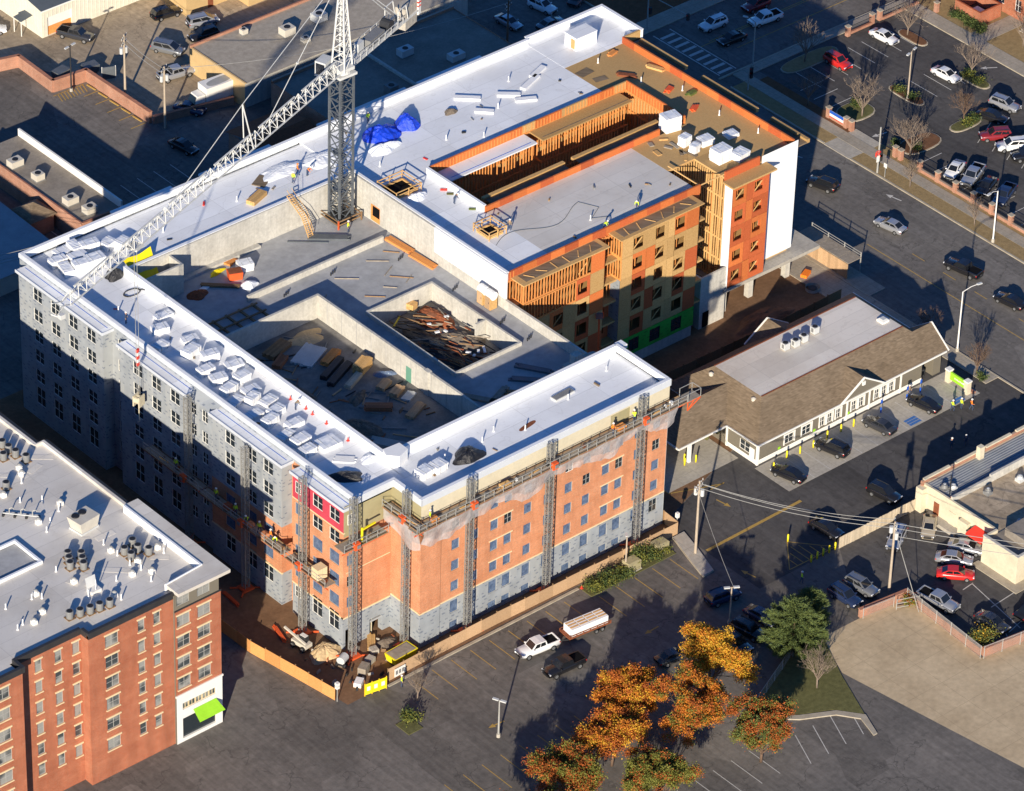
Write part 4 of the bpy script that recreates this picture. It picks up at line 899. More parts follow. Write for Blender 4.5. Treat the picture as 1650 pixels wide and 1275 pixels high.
o = mb.build('rung', 'lumber', la); o['kind'] = 'stuff'
# ================================================================== FINISHED BRICK APARTMENTS across the lane
B = thing('brick_apartments', 'finished red brick apartment building with pale roof and rows of condensers', 'building')
BZ = [20.05, 17.0, 13.95, 10.9, 7.85, 4.8]; CZ = [18.15, 15.05, 11.95, 8.9]
ZB = 21.85
def bb(n, m, *b): return MB().box(*b).build(n, m, B)
def bwin(face, plane, u, z, w_, h, st):
    window(B, face, plane, u, z, w_, h, st, .09)
    (ux, uy), (nx, ny), rz = FACE[face]
    k = ('tr', round(w_, 2))
    if k not in WM: WM[k] = (MB().box(-w_ / 2 - .14, w_ / 2 + .14, -.1, .03, 0, .2).mesh('lintel', 'precast_cream'), MB().box(-w_ / 2 - .1, w_ / 2 + .1, -.12, .03, 0, .13).mesh('sill', 'precast_cream'))
    for me, zz in ((WM[k][0], z + h / 2 + .01), (WM[k][1], z - h / 2 - .14)): put(me.name.split('.')[0], me, B, (ux * u + abs(nx) * plane, uy * u + abs(ny) * plane, zz), rz)
def facade(y, x0, x1, z0, z1, cols, zs, m='brick_red', st=ST_DBL):
    ops = [(x, z, w_, 1.7) for x, w_ in cols for z in zs]
    wall(B, m, 'S', y, x0, x1, z0, z1, ops, .16)
    for x, w_ in cols:
        for z in zs: bwin('S', y, x, z, w_, 1.7, ST_DBL if w_ > 1.2 else ST_SGL)
facade(3.95, -34.0, -27.25, 7.1, 19.75, [(-29.75, 1.85), (-32.75, 1.85)], CZ)
tz = [(-29.75, 21.15, 1.85, 1.6), (-32.75, 21.15, 1.85, 1.6)]
wall(B, 'siding_taupe', 'S', 4.0, -34.0, -27.5, 19.75, 22.25, tz)
for x, z, w_, h in tz: window(B, 'S', 4.0, x, z, w_, h, ST_DBL)
bb('belt_course', 'coping_dark', -34.05, -27.2, 3.9, 4.0, 19.7, 19.9)
facade(4.2, -46.2, -34.02, 0, 22.1, [(-36.4, .95), (-38.65, .95), (-42.9, 1.85)], BZ)
facade(5.6, -55.6, -46.2, 0, 22.0, [(-52.25, .95), (-49.45, .95), (-46.95, .95)], BZ)
facade(3.95, -72.0, -55.6, 0, 22.0, [(-58.4, 1.85), (-62.2, .95), (-65.4, .95), (-69.5, 1.85)], BZ)
wall(B, 'brick_red', 'W', -46.2, 4.2, 5.6, 0, 22.0); wall(B, 'brick_red', 'E', -55.6, 3.95, 5.6, 0, 22.0); wall(B, 'siding_taupe', 'W', -34.02, 3.95, 4.2, 0, 22.1)
wall(B, 'paint_white', 'S', 3.9, -34.0, -27.2, 0, 7.1, [(-30.6, 5.3, 5.0, 1.0), (-30.6, 2.0, 5.0, 3.0)], .3)
for k in range(5): window(B, 'S', 3.9, -32.6 + 1.0 * k, 5.3, .95, 1.0, (2, 1, 'precast_cream', 'glass_blind'), .2)
bb('shop_glass', 'glass', -33.1, -28.1, 4.15, 4.2, .5, 3.5); MB().quad((-31.6, 3.85, 4.2), (-28.2, 3.85, 4.2), (-28.0, 2.3, 3.3), (-31.8, 2.3, 3.3)).build('awning', 'green_lime', B)
bb('belt_course', 'paint_white', -34.1, -27.1, 3.8, 3.95, 7.05, 7.3)
wall(B, 'brick_red', 'E', -27.25, 3.95, 21, 0, 19.75, [(6.5 + 3.4 * k, z, 1.8, 1.7) for k in range(4) for z in CZ]); wall(B, 'siding_taupe', 'E', -27.5, 4.0, 21, 19.75, 22.25); wall(B, 'brick_red', 'E', -27.6, 21, 38, 0, 22.0, [(23 + 3.5 * k, z, 1.8, 1.7) for k in range(4) for z in BZ]); wall(B, 'brick_red', 'E', -28.8, 38, 80, 0, 22.0, [(40 + 3.5 * k, z, 1.8, 1.7) for k in range(10) for z in BZ]); wall(B, 'brick_red', 'N', 80, -72, -28.8, 0, 22)
for k in range(7): z = 3.3 + 3.05 * k; bb('floor_slab', 'concrete_deck', -71.8, -29, 6, 79, z, z + .2); bb('floor_slab', 'concrete_deck', -46, -29, 5.0, 6, z, z + .2)
bb('inner_wall', 'sheathing_cream', -71, -29, 8.0, 8.1, 0, 21)
# roof: deck around the light court, low parapet with dark coping, white canopy at the corner
cx0, cx1, cy0, cy1 = -49.5, -42.2, 19.1, 24.0
for b in ((-72, cx0, 6, 80), (cx1, -29.1, 6, 80), (cx0, cx1, 6, cy0), (cx0, cx1, cy1, 80), (-45.9, -29.1, 4.6, 6), (-72, -55.9, 4.3, 6), (-29.1, -27.9, 6, 38)): bb('roof_deck', 'membrane_cream', *b, 21.5, ZB)
for b in ((cx0 - .3, cx0, cy0 - .3, cy1 + .3), (cx1, cx1 + .3, cy0 - .3, cy1 + .3), (cx0, cx1, cy0 - .3, cy0), (cx0, cx1, cy1, cy1 + .3)): bb('court_curb', 'coping_white', *b, 21.5, ZB + .4)
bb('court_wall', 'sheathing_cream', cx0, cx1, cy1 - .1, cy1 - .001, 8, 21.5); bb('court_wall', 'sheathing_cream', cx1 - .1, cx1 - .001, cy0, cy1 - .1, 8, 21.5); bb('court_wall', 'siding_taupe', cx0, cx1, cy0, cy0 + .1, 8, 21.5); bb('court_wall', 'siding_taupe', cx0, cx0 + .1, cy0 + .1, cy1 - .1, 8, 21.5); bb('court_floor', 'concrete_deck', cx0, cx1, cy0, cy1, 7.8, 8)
for b in ((-46.2, -33.9, 4.15, 4.55), (-46.25, -45.85, 4.6, 5.55), (-55.6, -46.25, 5.55, 5.95), (-55.65, -55.25, 3.9, 5.5), (-72, -55.7, 3.9, 4.3)):
    bb('parapet', 'coping_dark', *b, 21.6, 22.45)
for b in ((-27.95, -27.55, 21.2, 38.2), (-29.1, -28.7, 38.2, 80), (-29.05, -27.98, 38.0, 38.19)): bb('parapet', 'membrane_old', *b, 21.6, 22.3)
for b in ((-27.52, -27.1, 21.2, 38.2), (-28.68, -28.2, 38.25, 80)): bb('gutter', 'coping_dark', *b, 21.7, 22.2)
mb = MB(); mb.prism([(-33.9, 3.3), (-26.3, 3.3), (-26.3, 21.1), (-28.3, 21.1), (-28.3, 6.1), (-33.9, 5.6)], 22.3, 22.75); mb.build('canopy_roof', 'membrane_old', B)
mb = MB(); mb.prism([(-34.1, 5.65), (-28.6, 6.1), (-28.6, 20.9), (-28.32, 20.9), (-28.32, 6.0), (-33.9, 5.55)], 21.8, 22.9); mb.build('canopy_curb', 'coping_white', B)
for (x, y, w_, h, a) in ((-36.0, 18.4, 3.4, .9, 0.9), (-33.0, 18.6, 2.6, .9, .0), (-36.0, 12.4, 5.0, .9, -.75), (-30.6, 11.2, 2.2, .8, -.7), (-29.6, 36.0, 3.0, .9, -.7), (-31.6, 34.6, 2.2, .8, .3), (-35.5, 36.0, 2.2, .8, -.7), (-40.5, 14.0, 2.6, 1.6, .4)): MB().prism(rect(x, y, w_, h, a), ZB + .01, ZB + .03).build('walk_pad', 'membrane_old', B)
# roof plant: each unit its own thing
def condenser(name='condenser_unit'):
    o = thing(name, 'grey round condenser unit', 'condenser'); 
    MB().cone((0, 0, .08), (0, 0, 1.0), .42, .46, 14).build('casing', 'hvac_grey', o); MB().cone((0, 0, 1.0), (0, 0, 1.08), .48, .44, 14).build('top_rim', 'hvac_grey', o); MB().cone((0, 0, 1.08), (0, 0, 1.10), .36, .34, 12).build('fan_grille', 'grille_dark', o); MB().box(-.5, .5, -.5, .5, 0, .08).build('base', 'lumber_dark', o)
    return o
c0 = condenser(); first = True
def place(root, used, loc, rz, label, group, scale=None):
    if not used[0]:
        used[0] = True; root.location = loc; root.rotation_euler = (0, 0, rz); root['label'] = label; root['group'] = group
        if scale: root.scale = scale
        return root
    return dup(root, loc, rz, label, group, scale)
uc = [False]
for x, y in ((-45.6, 8.5), (-44.4, 8.1), (-43.2, 7.8), (-42.0, 7.6), (-40.7, 7.4)): place(c0, uc, (x, y, ZB), 0, 'grey condenser in the straight row of five along the brick parapet', 'row of five condensers')
for x, y in ((-31.7, 15.0), (-33.4, 14.3), (-33.4, 13.0), (-31.9, 13.7), (-31.2, 12.5)): place(c0, uc, (x, y, ZB), 0, 'grey condenser in the loose cluster near the white corner canopy', 'condensers near the canopy')
for x, y in ((-40.0, 16.0), (-38.8, 15.0), (-39.5, 16.9), (-38.3, 15.9), (-39.0, 17.8), (-37.8, 16.8)): place(c0, uc, (x, y, ZB), 0, 'grey condenser in the double rank between roof unit and light court', 'double rank of condensers')
for x, y in ((-32.0, 40.6), (-32.0, 39.3), (-31.9, 38.0), (-31.5, 36.4), (-33.4, 38.4), (-33.6, 41.2), (-36.6, 33.4)): place(c0, uc, (x, y, ZB), 0, 'grey condenser in the cluster by the stepped roof edge', 'condensers by the stepped edge')
def vent():
    o = thing('roof_vent', '', 'roof vent'); MB().box(-.3, .3, -.3, .3, 0, .5).build('curb', 'paint_white', o); MB().cone((0, 0, .5), (0, 0, .72), .2, .2, 10).build('neck', 'white_plastic', o); MB().cone((0, 0, .72), (0, 0, .86), .3, .12, 10).build('cap', 'steel_galv', o); return o
v0 = vent(); uv = [False]
for x, y in ((-33.5, 26.8), (-37.7, 25.4), (-33.6, 34.4), (-33.1, 35.6), (-37.8, 32.3), (-35.2, 10.4), (-33.1, 9.4), (-33.2, 12.0), (-29.8, 12.7), (-34.4, 15.6), (-46.1, 14.4), (-47.5, 11.2), (-49.4, 10.2), (-41.3, 13.5), (-40.1, 12.1), (-39.2, 8.5)): place(v0, uv, (x, y, ZB), 0, 'white square-based roof vent with metal cap on the brick apartments', 'roof vents on the brick apartments')
ppm = MB().cone((0, 0, 0), (0, 0, .12), .16, .11, 8).cone((0, 0, .12), (0, 0, .8), .085, .085, 8).mesh('vent_pipe', 'white_plastic')
for x, y in ((-34.7, 28.8), (-36.9, 30.2), (-34.5, 33.2), (-34.4, 25.9), (-36.5, 24.7), (-37.9, 23.5), (-34.2, 17.3), (-34.2, 14.6), (-34.2, 12.2), (-33.7, 10.7), (-29.7, 11.6), (-34.1, 8.2), (-37.2, 10.8), (-38.9, 7.6), (-50.3, 14.5), (-51.5, 10.5), (-50.5, 10.9), (-46.9, 14.1), (-45.9, 13.5), (-41.6, 16.6), (-41.6, 10.3)):
    tag(put('vent_pipe', ppm, None, (x, y, ZB)), 'thin white vent pipe standing on the brick apartments roof', 'vent pipe', 'vent pipes on the brick apartments')
ru = thing('rooftop_unit', 'large pale air handler with two top fans on the brick apartments', 'air handler', (-34.0, 21.4, ZB), .12)
MB().prism(rect(0, 0, 2.5, 2.0), .25, 1.75, rect(0, .1, 3.1, 2.4)).build('casing', 'hvac_beige', ru)
for x in (-.75, .35): MB().cone((x, .65, 1.75), (x, .65, 1.86), .5, .46, 14).build('fan', 'grille_dark', ru)
MB().box(-1.4, 1.4, -1.1, 1.1, 0, .25).build('curb', 'hvac_light', ru)
rk = thing('pipe_rack', 'low white rack of pipe hoods on black sleepers on the pale roof', 'pipe rack', (-38.5, 27.8, ZB), -.85)
for k in range(4): MB().box(-2.1 + 1.4 * k - .14, -2.1 + 1.4 * k + .14, -.4, .4, 0, .25).build('sleeper', 'steel_dark', rk)
for k in range(3): MB().path([(-1.4 + 1.4 * k, 0, .2), (-1.4 + 1.4 * k, 0, 1.0), (-1.1 + 1.4 * k, .1, 1.15), (-.85 + 1.4 * k, .2, .9)], .14).build('hood', 'steel_galv', rk)
MB().box(-2.2, 2.2, -.06, .06, .25, .35).build('rail', 'hvac_light', rk)
ht = thing('roof_access_hatch', 'white roof access hatch with propped lid beside the condenser row', 'roof hatch', (-40.4, 10.8, ZB))
MB().box(-.7, .7, -.5, .5, 0, .4).build('curb', 'paint_white', ht); MB().quad((-.7, .5, .4), (.7, .5, .4), (.7, .8, 1.7), (-.7, .8, 1.7)).build('lid', 'hvac_light', ht); MB().bar((0, -.3, .4), (0, -.3, 1.9), .07).build('grab_post', 'white_plastic', ht)
for k in range(3): pass
# ================================================================== BROWN-ROOFED SHOP BUILDING
H = thing('shop_building', 'low shop building with brown shingle hips round a pale flat roof', 'building')
def hb(n, m, *b): return MB().box(*b).build(n, m, H)
swin = [(63.95, 1.75, 1.7, 1.5), (67.05, 1.75, 1.7, 1.5), (69.9, 1.75, .95, 1.6), (71.25, 1.75, .95, 1.6), (72.8, 1.75, .95, 1.6), (75.65, 1.75, .95, 1.6), (77.0, 1.75, .95, 1.6), (79.85, 1.75, .95, 1.6), (81.2, 1.75, .95, 1.6), (82.55, 1.75, .95, 1.6)]
wall(H, 'siding_taupe', 'S', 1.8, 58.3, 88.2, .7, 3.5, swin); wall(H, 'trim_white', 'S', 1.74, 58.3, 88.2, 0, .7)
for x, z, w_, h in swin:
    window(H, 'S', 1.8, x, z, w_, h, (2, 2, 'trim_white', 'glass')); MB().box(x - w_ / 2 - .16, x + w_ / 2 + .16, 1.68, 1.79, z + h / 2, z + h / 2 + .2).build('lintel', 'trim_white', H)
    for s in (-1, 1): MB().box(x + s * (w_ / 2 + .08) - .08, x + s * (w_ / 2 + .08) + .08, 1.70, 1.795, z - h / 2, z + h / 2).build('jamb', 'trim_white', H)
for x in (58.35, 74.3, 78.4, 84.2): hb('pilaster', 'trim_white', x - .14, x + .14, 1.64, 1.73, 0, 3.5)
ww = [(4.2, 1.7, 1.9, 1.5)]
wall(H, 'siding_taupe', 'W', 58.3, 1.8, 7.6, .7, 3.5, ww); wall(H, 'trim_white', 'W', 58.24, 1.8, 7.6, 0, .7); window(H, 'W', 58.3, 4.2, 1.7, 1.9, 1.5, (2, 2, 'trim_white', 'glass'))
hb('door', 'paint_white', 58.2, 58.28, 2.3, 3.2, .05, 2.2); hb('pilaster', 'trim_white', 58.16, 58.26, 1.66, 1.95, 0, 3.5); hb('pilaster', 'trim_white', 58.16, 58.26, 7.3, 7.6, 0, 3.5)
wall(H, 'siding_taupe', 'W', 58.3, 7.6, 18.5, 0, 3.5); wall(H, 'siding_taupe', 'N', 18.5, 58.3, 91.6, 0, 3.5); wall(H, 'siding_taupe', 'E', 88.2, 1.8, 18.5, 0, 3.5); wall(H, 'siding_taupe', 'S', 1.8, 90.4, 91.8, 0, 3.5); wall(H, 'siding_taupe', 'E', 91.8, 1.8, 3.4, 0, 3.5); wall(H, 'siding_taupe', 'W', 90.4, 1.8, 3.4, 0, 3.5); wall(H, 'siding_taupe', 'E', 91.8, 8, 18.5, 0, 3.5)
# mansard slopes and flat centre
e0, e1, f0, f1 = (57.8, 1.3), (92.1, 19.0), (62.3, 5.7), (88.0, 14.6); ze, zf = 3.55, 6.9
def slope(name, m, *pts): return MB().quad(*pts).build(name, m, H)
slope('roof_slope', 'shingle', (e0[0], e0[1], ze), (e1[0], e0[1], ze), (f1[0], f0[1], zf), (f0[0], f0[1], zf)); slope('roof_slope', 'shingle', (e1[0], e1[1], ze), (e0[0], e1[1], ze), (f0[0], f1[1], zf), (f1[0], f1[1], zf))
slope('roof_slope', 'shingle', (e0[0], e1[1], ze), (e0[0], e0[1], ze), (f0[0], f0[1], zf), (f0[0], f1[1], zf)); slope('roof_slope', 'shingle', (e1[0], e0[1], ze), (e1[0], e1[1], ze), (f1[0], f1[1], zf), (f1[0], f0[1], zf))
slope('flat_roof', 'membrane_old', (f0[0], f0[1], zf + .005), (f1[0], f0[1], zf + .005), (f1[0], f1[1], zf + .005), (f0[0], f1[1], zf + .005))
for b in ((f0[0], f1[0], f0[1] - .1, f0[1] + .1), (f0[0], f1[0], f1[1] - .1, f1[1] + .1)): hb('edge_strip', 'rust', *b, zf + .0, zf + .05)
hb('gutter', 'trim_white', e0[0] - .05, e1[0] + .05, e0[1] - .12, e0[1] + .02, ze - .2, ze + .03); hb('gutter', 'trim_white', e0[0] - .12, e0[0] + .02, e0[1] + .03, 7.1, ze - .2, ze + .03); hb('gutter', 'trim_white', e1[0] - .02, e1[0] + .12, e0[1] + .03, e1[1], ze - .2, ze + .03)
hb('soffit', 'trim_white', e0[0], e1[0], e0[1], e1[1], ze - .24, ze - .2)
def gable(x0, x1, yf, yb, ztop, ridge_back, m='shingle'):
    xm = (x0 + x1) / 2
    slope('dormer_slope', m, (x0, yf, ze), (xm, yf, ztop), (xm, ridge_back, ztop), (x0 + .0, yb, ze + .05)); slope('dormer_slope', m, (xm, yf, ztop), (x1, yf, ze), (x1, yb, ze + .05), (xm, ridge_back, ztop))
    MB().quad((x0 + .25, yf + .12, ze), (x1 - .25, yf + .12, ze), (xm, yf + .12, ztop - .15)).build('pediment', 'siding_taupe', H)
    s = 1 if yb > yf else -1
    MB().bar((x0, yf - .04 * s, ze), (xm, yf - .04 * s, ztop), .2).build('bargeboard', 'trim_white', H); MB().bar((xm, yf - .04 * s, ztop), (x1, yf - .04 * s, ze), .2).build('bargeboard', 'trim_white', H)
gable(72.6, 80.6, 1.2, 1.4, 6.1, 4.8); MB().box(76.35, 76.85, 1.12, 1.3, 4.9, 5.5).build('louvre', 'trim_white', H)
gable(72.2, 80.2, 19.1, 18.9, 6.1, 15.6)
# entrance gable at the street end
slope('roof_slope', 'shingle', (85.0, 1.28, 3.56), (92.5, 1.28, 3.56), (92.5, 4.7, 6.2), (85.0, 4.7, 6.2)); slope('roof_slope', 'shingle', (92.5, 4.7, 6.2), (92.5, 8.1, 3.56), (85.0, 8.1, 3.56), (85.0, 4.7, 6.2)); MB().quad((92.4, 1.5, 3.5), (92.4, 7.9, 3.5), (92.4, 4.7, 6.0)).build('pediment', 'siding_taupe', H)
MB().bar((92.52, 1.2, 3.5), (92.52, 4.7, 6.2), .18).build('bargeboard', 'trim_white', H); MB().bar((92.52, 4.7, 6.2), (92.52, 8.1, 3.5), .18).build('bargeboard', 'trim_white', H)
# drive-through wing
a0, a1, b0, b1, zr = 49.4, 60.2, 7.2, 15.4, 6.35; ym = (b0 + b1) / 2
slope('roof_slope', 'shingle', (a0, b0, 3.5), (a1, b0, 3.5), (62.2, ym, zr), (53.4, ym, zr)); slope('roof_slope', 'shingle', (a1, b1, 3.5), (a0, b1, 3.5), (53.4, ym, zr), (62.2, ym, zr)); slope('roof_slope', 'shingle', (a0, b1, 3.5), (a0, b0, 3.5), (53.4, ym, zr))
hb('gutter', 'trim_white', a0 - .06, 57.7, b0 - .12, b0 + .02, 3.3, 3.54); hb('gutter', 'trim_white', a0 - .12, a0 + .02, b0 + .03, b1, 3.3, 3.54); hb('soffit', 'trim_white', a0, 58.0, b0, b1, 3.24, 3.3)
for x, y in ((51.9, 7.8), (51.9, 14.8)): hb('post', 'trim_white', x - .2, x + .2, y - .2, y + .2, 0, 3.24)
for x, y in ((55.0, 7.9), (57.0, 8.0)): MB().sphere((x, y, 2.5), .35, 8, 6, 1.3).build('hanging_plant', 'green_lime' if 0 else 'lawn_green', H)
# air conditioners, skylight and vents on its flat roof
def ac():
    o = thing('air_conditioner', '', 'air conditioner'); MB().box(-.45, .45, -.45, .45, .08, 1.05).build('casing', 'hvac_light', o); MB().cone((0, 0, 1.05), (0, 0, 1.1), .38, .36, 12).build('fan_grille', 'grille_dark', o); MB().box(-.46, .46, -.2, .2, .3, .9).build('coil', 'hvac_grey', o); MB().box(-.5, .5, -.5, .5, 0, .08).build('base', 'concrete_pale', o); return o
q0 = ac(); uq = [False]
for x, y in ((72.15, 11.6), (73.7, 11.3), (75.3, 11.4), (77.8, 11.9)): place(q0, uq, (x, y, zf + .01), 0, 'boxy air conditioner in the line of four on the shop roof', 'air conditioners on the shop roof')
sk = thing('skylight', 'small square white skylight on the shop roof', 'skylight', (86.8, 8.2, zf)); MB().box(-.6, .6, -.6, .6, 0, .3).build('curb', 'paint_white', sk); MB().prism(rect(0, 0, 1.1, 1.1), .3, .5, rect(0, 0, .7, .7)).build('dome', 'hvac_light', sk)
for x, y, lb in ((61.6, 6.4, 'corner'), (61.2, 14.0, 'drive-through')): tag(MB().cone((0, 0, 0), (0, 0, .35), .3, .3, 10).cone((0, 0, .35), (0, 0, .5), .36, .1, 10).build('roof_ventilator', 'hvac_beige', None, False, (x, y, 6.2)), 'round ventilator on brown shingles at the %s end of the flat roof' % lb, 'ventilator')
# bollards, handicapped signs, shop sign
ym_ = MB().cone((0, 0, 0), (0, 0, 1.05), .12, .12, 10).sphere((0, 0, 1.05), .12, 8, 4).mesh('bollard', 'yellow_bright', True)
for x, y in ((74.1, .1), (72.0, .3), (69.6, .4), (66.7, 0), (64.4, .1), (62.4, .5), (59.3, -.3)): tag(put('bollard', ym_, None, (x, y, .02)), 'yellow bollard at the head of a shop parking bay', 'bollard', 'yellow bollards along the shop wall')
for x, y in ((51.6, 8.3), (51.0, 7.6), (52.6, 7.2)): tag(put('bollard', ym_, None, (x, y, .02)), 'yellow bollard guarding the drive-through post', 'bollard', 'yellow bollards at the drive-through')
for x in (79.1, 83.9, 86.4):
    s_ = thing('parking_sign', 'blue parking sign on a blue post by the shop wall', 'sign', (x, 0.1, .02), 0, 'blue parking signs at the shop'); MB().cone((0, 0, 0), (0, 0, .8), .11, .11, 8).build('post_sleeve', 'blue_paint', s_); MB().bar((0, 0, .8), (0, 0, 2.0), .06).build('post', 'steel_galv', s_); MB().box(-.18, .18, -.04, -.01, 1.45, 2.05).build('plate', 'blue_paint', s_)
sg = thing('shop_sign', 'lime green shop sign between two cream pillars by the road', 'sign', (91.1, -2.2, 0), math.pi / 2 - .02)
for s in (-1, 1): MB().box(s * 1.75 - .35, s * 1.75 + .35, -.35, .35, 0, 1.9).build('pillar', 'plaster_cream', sg); MB().box(s * 1.75 - .42, s * 1.75 + .42, -.42, .42, 1.9, 2.1).build('cap', 'trim_white', sg)
MB().box(-1.4, 1.4, -.12, .12, .6, 1.75).build('panel', 'green_lime', sg)
for s in (-1, 1):
    for k in range(6): MB().box(-.75 + .25 * k - .07, -.75 + .25 * k + .07, s * .122 - .005, s * .122 + .005, 1.05, 1.25 + .05 * (k % 2)).build('lettering', 'paint_white', sg)
    MB().cone((-1.05, s * .12, 1.2), (-1.05, s * .13, 1.2), .16, .16, 10).build('emblem', 'paint_white', sg)
MB().box(-2.4, 2.4, -1.0, -.5, 0, .25).build('base', 'brick_low', sg)
# small lime marks of the shop logo on the walls
for x, z in ((62.2, .95), (68.5, .95), (74.7, .95)): MB().box(x - .2, x + .2, 1.74, 1.78, z - .2, z + .2).build('logo_plate', 'green_lime', H)
for x in (84.9,): MB().box(x - .25, x + .25, 1.66, 1.72, 2.9, 3.3).build('logo_plate', 'green_lime', H); 
for k in range(9): MB().box(85.4 + .3 * k, 85.6 + .3 * k, 1.68, 1.74, 2.95, 3.25).build('lettering', 'trim_white', H)
# ================================================================== LOW SHOPS WITH RIBBED METAL ROOF (right edge)
V = thing('metal_roofed_shops', 'low cream building with ribbed metal roof and bare brown flat roof', 'building')
def vb(n, m, *b): return MB().box(*b).build(n, m, V)
vb('wall', 'plaster_cream', 68.3, 68.6, -31.0, -18.3, 0, 4.0); vb('wall', 'plaster_cream', 68.6, 110, -18.6, -18.3, 0, 3.9); vb('wall', 'plaster_cream', 68.6, 110, -45, -44.7, 0, 3.9)
vb('parapet', 'brick_low', 68.0, 110, -18.25, -17.95, 3.2, 4.35); 
for k in range(7): vb('coping', 'plaster_cream', 68.4 + 5.6 * k, 73.0 + 5.6 * k, -18.3, -17.9, 4.35, 4.55)
vb('chimney', 'plaster_cream', 77.4, 78.2, -19.2, -18.5, 3.4, 5.8); vb('corner_pier', 'plaster_cream', 67.4, 68.4, -18.9, -17.8, 0, 3.6)
MB().quad((68.6, -22.7, 3.55), (110, -22.7, 3.55), (110, -18.6, 3.95), (68.6, -18.6, 3.95)).build('metal_roof', 'metal_roof', V)
mb = MB()
for k in range(11):
    y = -22.5 + .37 * k; z = 3.55 + .4 * (y + 22.7) / 4.1
    mb.box(68.62, 110, y - .05, y + .05, z - .02, z + .07)
o = mb.build('roof_rib', 'metal_roof', V); o['kind'] = 'stuff'
for k in range(6): vb('parapet', 'concrete_wall', 68.6 + 6.9 * k, 75.49 + 6.9 * k, -23.1, -22.75, 3.2, 4.35 + .35 * (k % 2)); vb('coping', 'rust', 68.6 + 6.9 * k, 75.49 + 6.9 * k, -22.74, -22.66, 3.5, 4.3)
vb('flat_roof', 'asphalt_yard', 68.6, 110, -44.7, -23.1, 3.0, 3.55)
for y0, y1 in ((-31.0, -29.6), (-26.8, -25.2)): vb('buttress', 'plaster_cream', 67.6, 68.3, y0, y1, 0, 2.6)
vb('door', 'rust', 68.22, 68.3, -21.2, -20.3, .1, 2.3); vb('door', 'plaster_cream', 68.2, 68.28, -24.2, -23.0, .1, 2.4); vb('loading_step', 'concrete_pale', 67.0, 68.3, -25.2, -19.8, 0, .5)
MB().quad((68.2, -30.0, 2.8), (68.2, -27.6, 2.8), (66.7, -27.4, 2.2), (66.7, -30.2, 2.2)).build('awning', 'red_paint', V); MB().quad((66.7, -30.2, 2.2), (66.7, -27.4, 2.2), (66.7, -27.4, 1.95), (66.7, -30.2, 1.95)).build('awning_valance', 'red_paint', V)
# corner block
vb('wall', 'plaster_cream', 66.0, 66.3, -37.0, -31.0, 0, 4.2); vb('wall', 'plaster_cream', 66.3, 90, -37.0, -36.7, 0, 4.2); vb('wall', 'plaster_cream', 66.3, 68.3, -31.3, -31.0, 0, 4.2); vb('flat_roof', 'old_roof', 66.3, 76, -36.7, -31.3, 3.2, 3.7); vb('coping', 'concrete_wall', 65.95, 66.35, -37.05, -30.95, 4.2, 4.3); vb('coping', 'concrete_wall', 66.4, 90, -37.05, -36.65, 4.2, 4.3)
vb('roof_box', 'old_roof', 68.6, 73.5, -35.6, -32.2, 3.7, 4.9)
ground('kerb', MB().box(64.7, 66.0, -38.4, -30.6, 0, .12), 'curb'); ground('kerb', MB().box(66.0, 90, -38.4, -37.0, 0, .12), 'curb')
def rvent(x, y, z, lb, m='hvac_grey', s=1.0):
    o = thing('exhaust_fan', lb, 'exhaust fan', (x, y, z)); MB().box(-.5 * s, .5 * s, -.5 * s, .5 * s, 0, .5 * s).build('curb', m, o); MB().cone((0, 0, .5 * s), (0, 0, .95 * s), .55 * s, .35 * s, 12).build('hood', m, o); MB().cone((0, 0, .95 * s), (0, 0, 1.05 * s), .2 * s, .2 * s, 8).build('motor_cap', 'hvac_light', o)
rvent(69.6, -20.6, 3.7, 'grey exhaust hood on the ribbed metal roof beside the aerial', 'hvac_grey', .9); rvent(70.6, -21.2, 3.65, 'pale exhaust hood on the ribbed metal roof beside the aerial', 'hvac_light', .8); rvent(73.4, -24.6, 3.55, 'exhaust hood with bent pipe on the bare brown roof', 'hvac_grey', .9); rvent(78.6, -25.2, 3.55, 'wide exhaust hood alone on the bare brown roof', 'hvac_light', .9); rvent(82.5, -23.9, 3.55, 'blue-grey exhaust box by the stepped parapet', 'hvac_grey', 1.2); rvent(71.6, -31.9, 3.7, 'white exhaust unit beside the grey corner roof', 'hvac_light', .9)
ae = thing('roof_aerial', 'dark aerial mast with cross arms on the cream wall corner', 'aerial', (68.9, -22.2, 4.0)); MB().bar((0, 0, 0), (0, 0, 3.2), .1).build('mast', 'steel_dark', ae)
for k in range(3): MB().bar((-.5, 0, 1.4 + .6 * k), (.5, 0, 1.4 + .6 * k), .05).build('cross_arm', 'steel_dark', ae)
# wooden fence boards, one by one, from the shops to the yellow gate posts
fr = thing('board_fence', 'tall weathered board fence running from the cream shops to yellow posts', 'fence')
n = 58
pb = MB().box(-.125, .125, -.02, .02, 0, 1.75).mesh('board', 'fence_grey')
for k in range(n):
    t = k / (n - 1); o = put('board', pb, fr, (54.2 + 14.0 * t, -17.75 + random.uniform(-.02, .02) - .25 * t, random.uniform(0, .06)), random.uniform(-.03, .03))
for z in (.4, 1.4): MB().box(54.1, 68.3, -17.68, -17.6, z, z + .1).build('rail', 'lumber_dark', fr)
for k in range(5): tag(put('bollard', ym_, None, (49.4 + 1.05 * k, -17.55, 0)), 'yellow gate post in line with the weathered board fence', 'bollard', 'yellow posts at the striped bay')
tag(put('bollard', ym_, None, (50.1, -12.6, 0), 0), 'yellow post at the tip of the striped triangle', 'bollard')
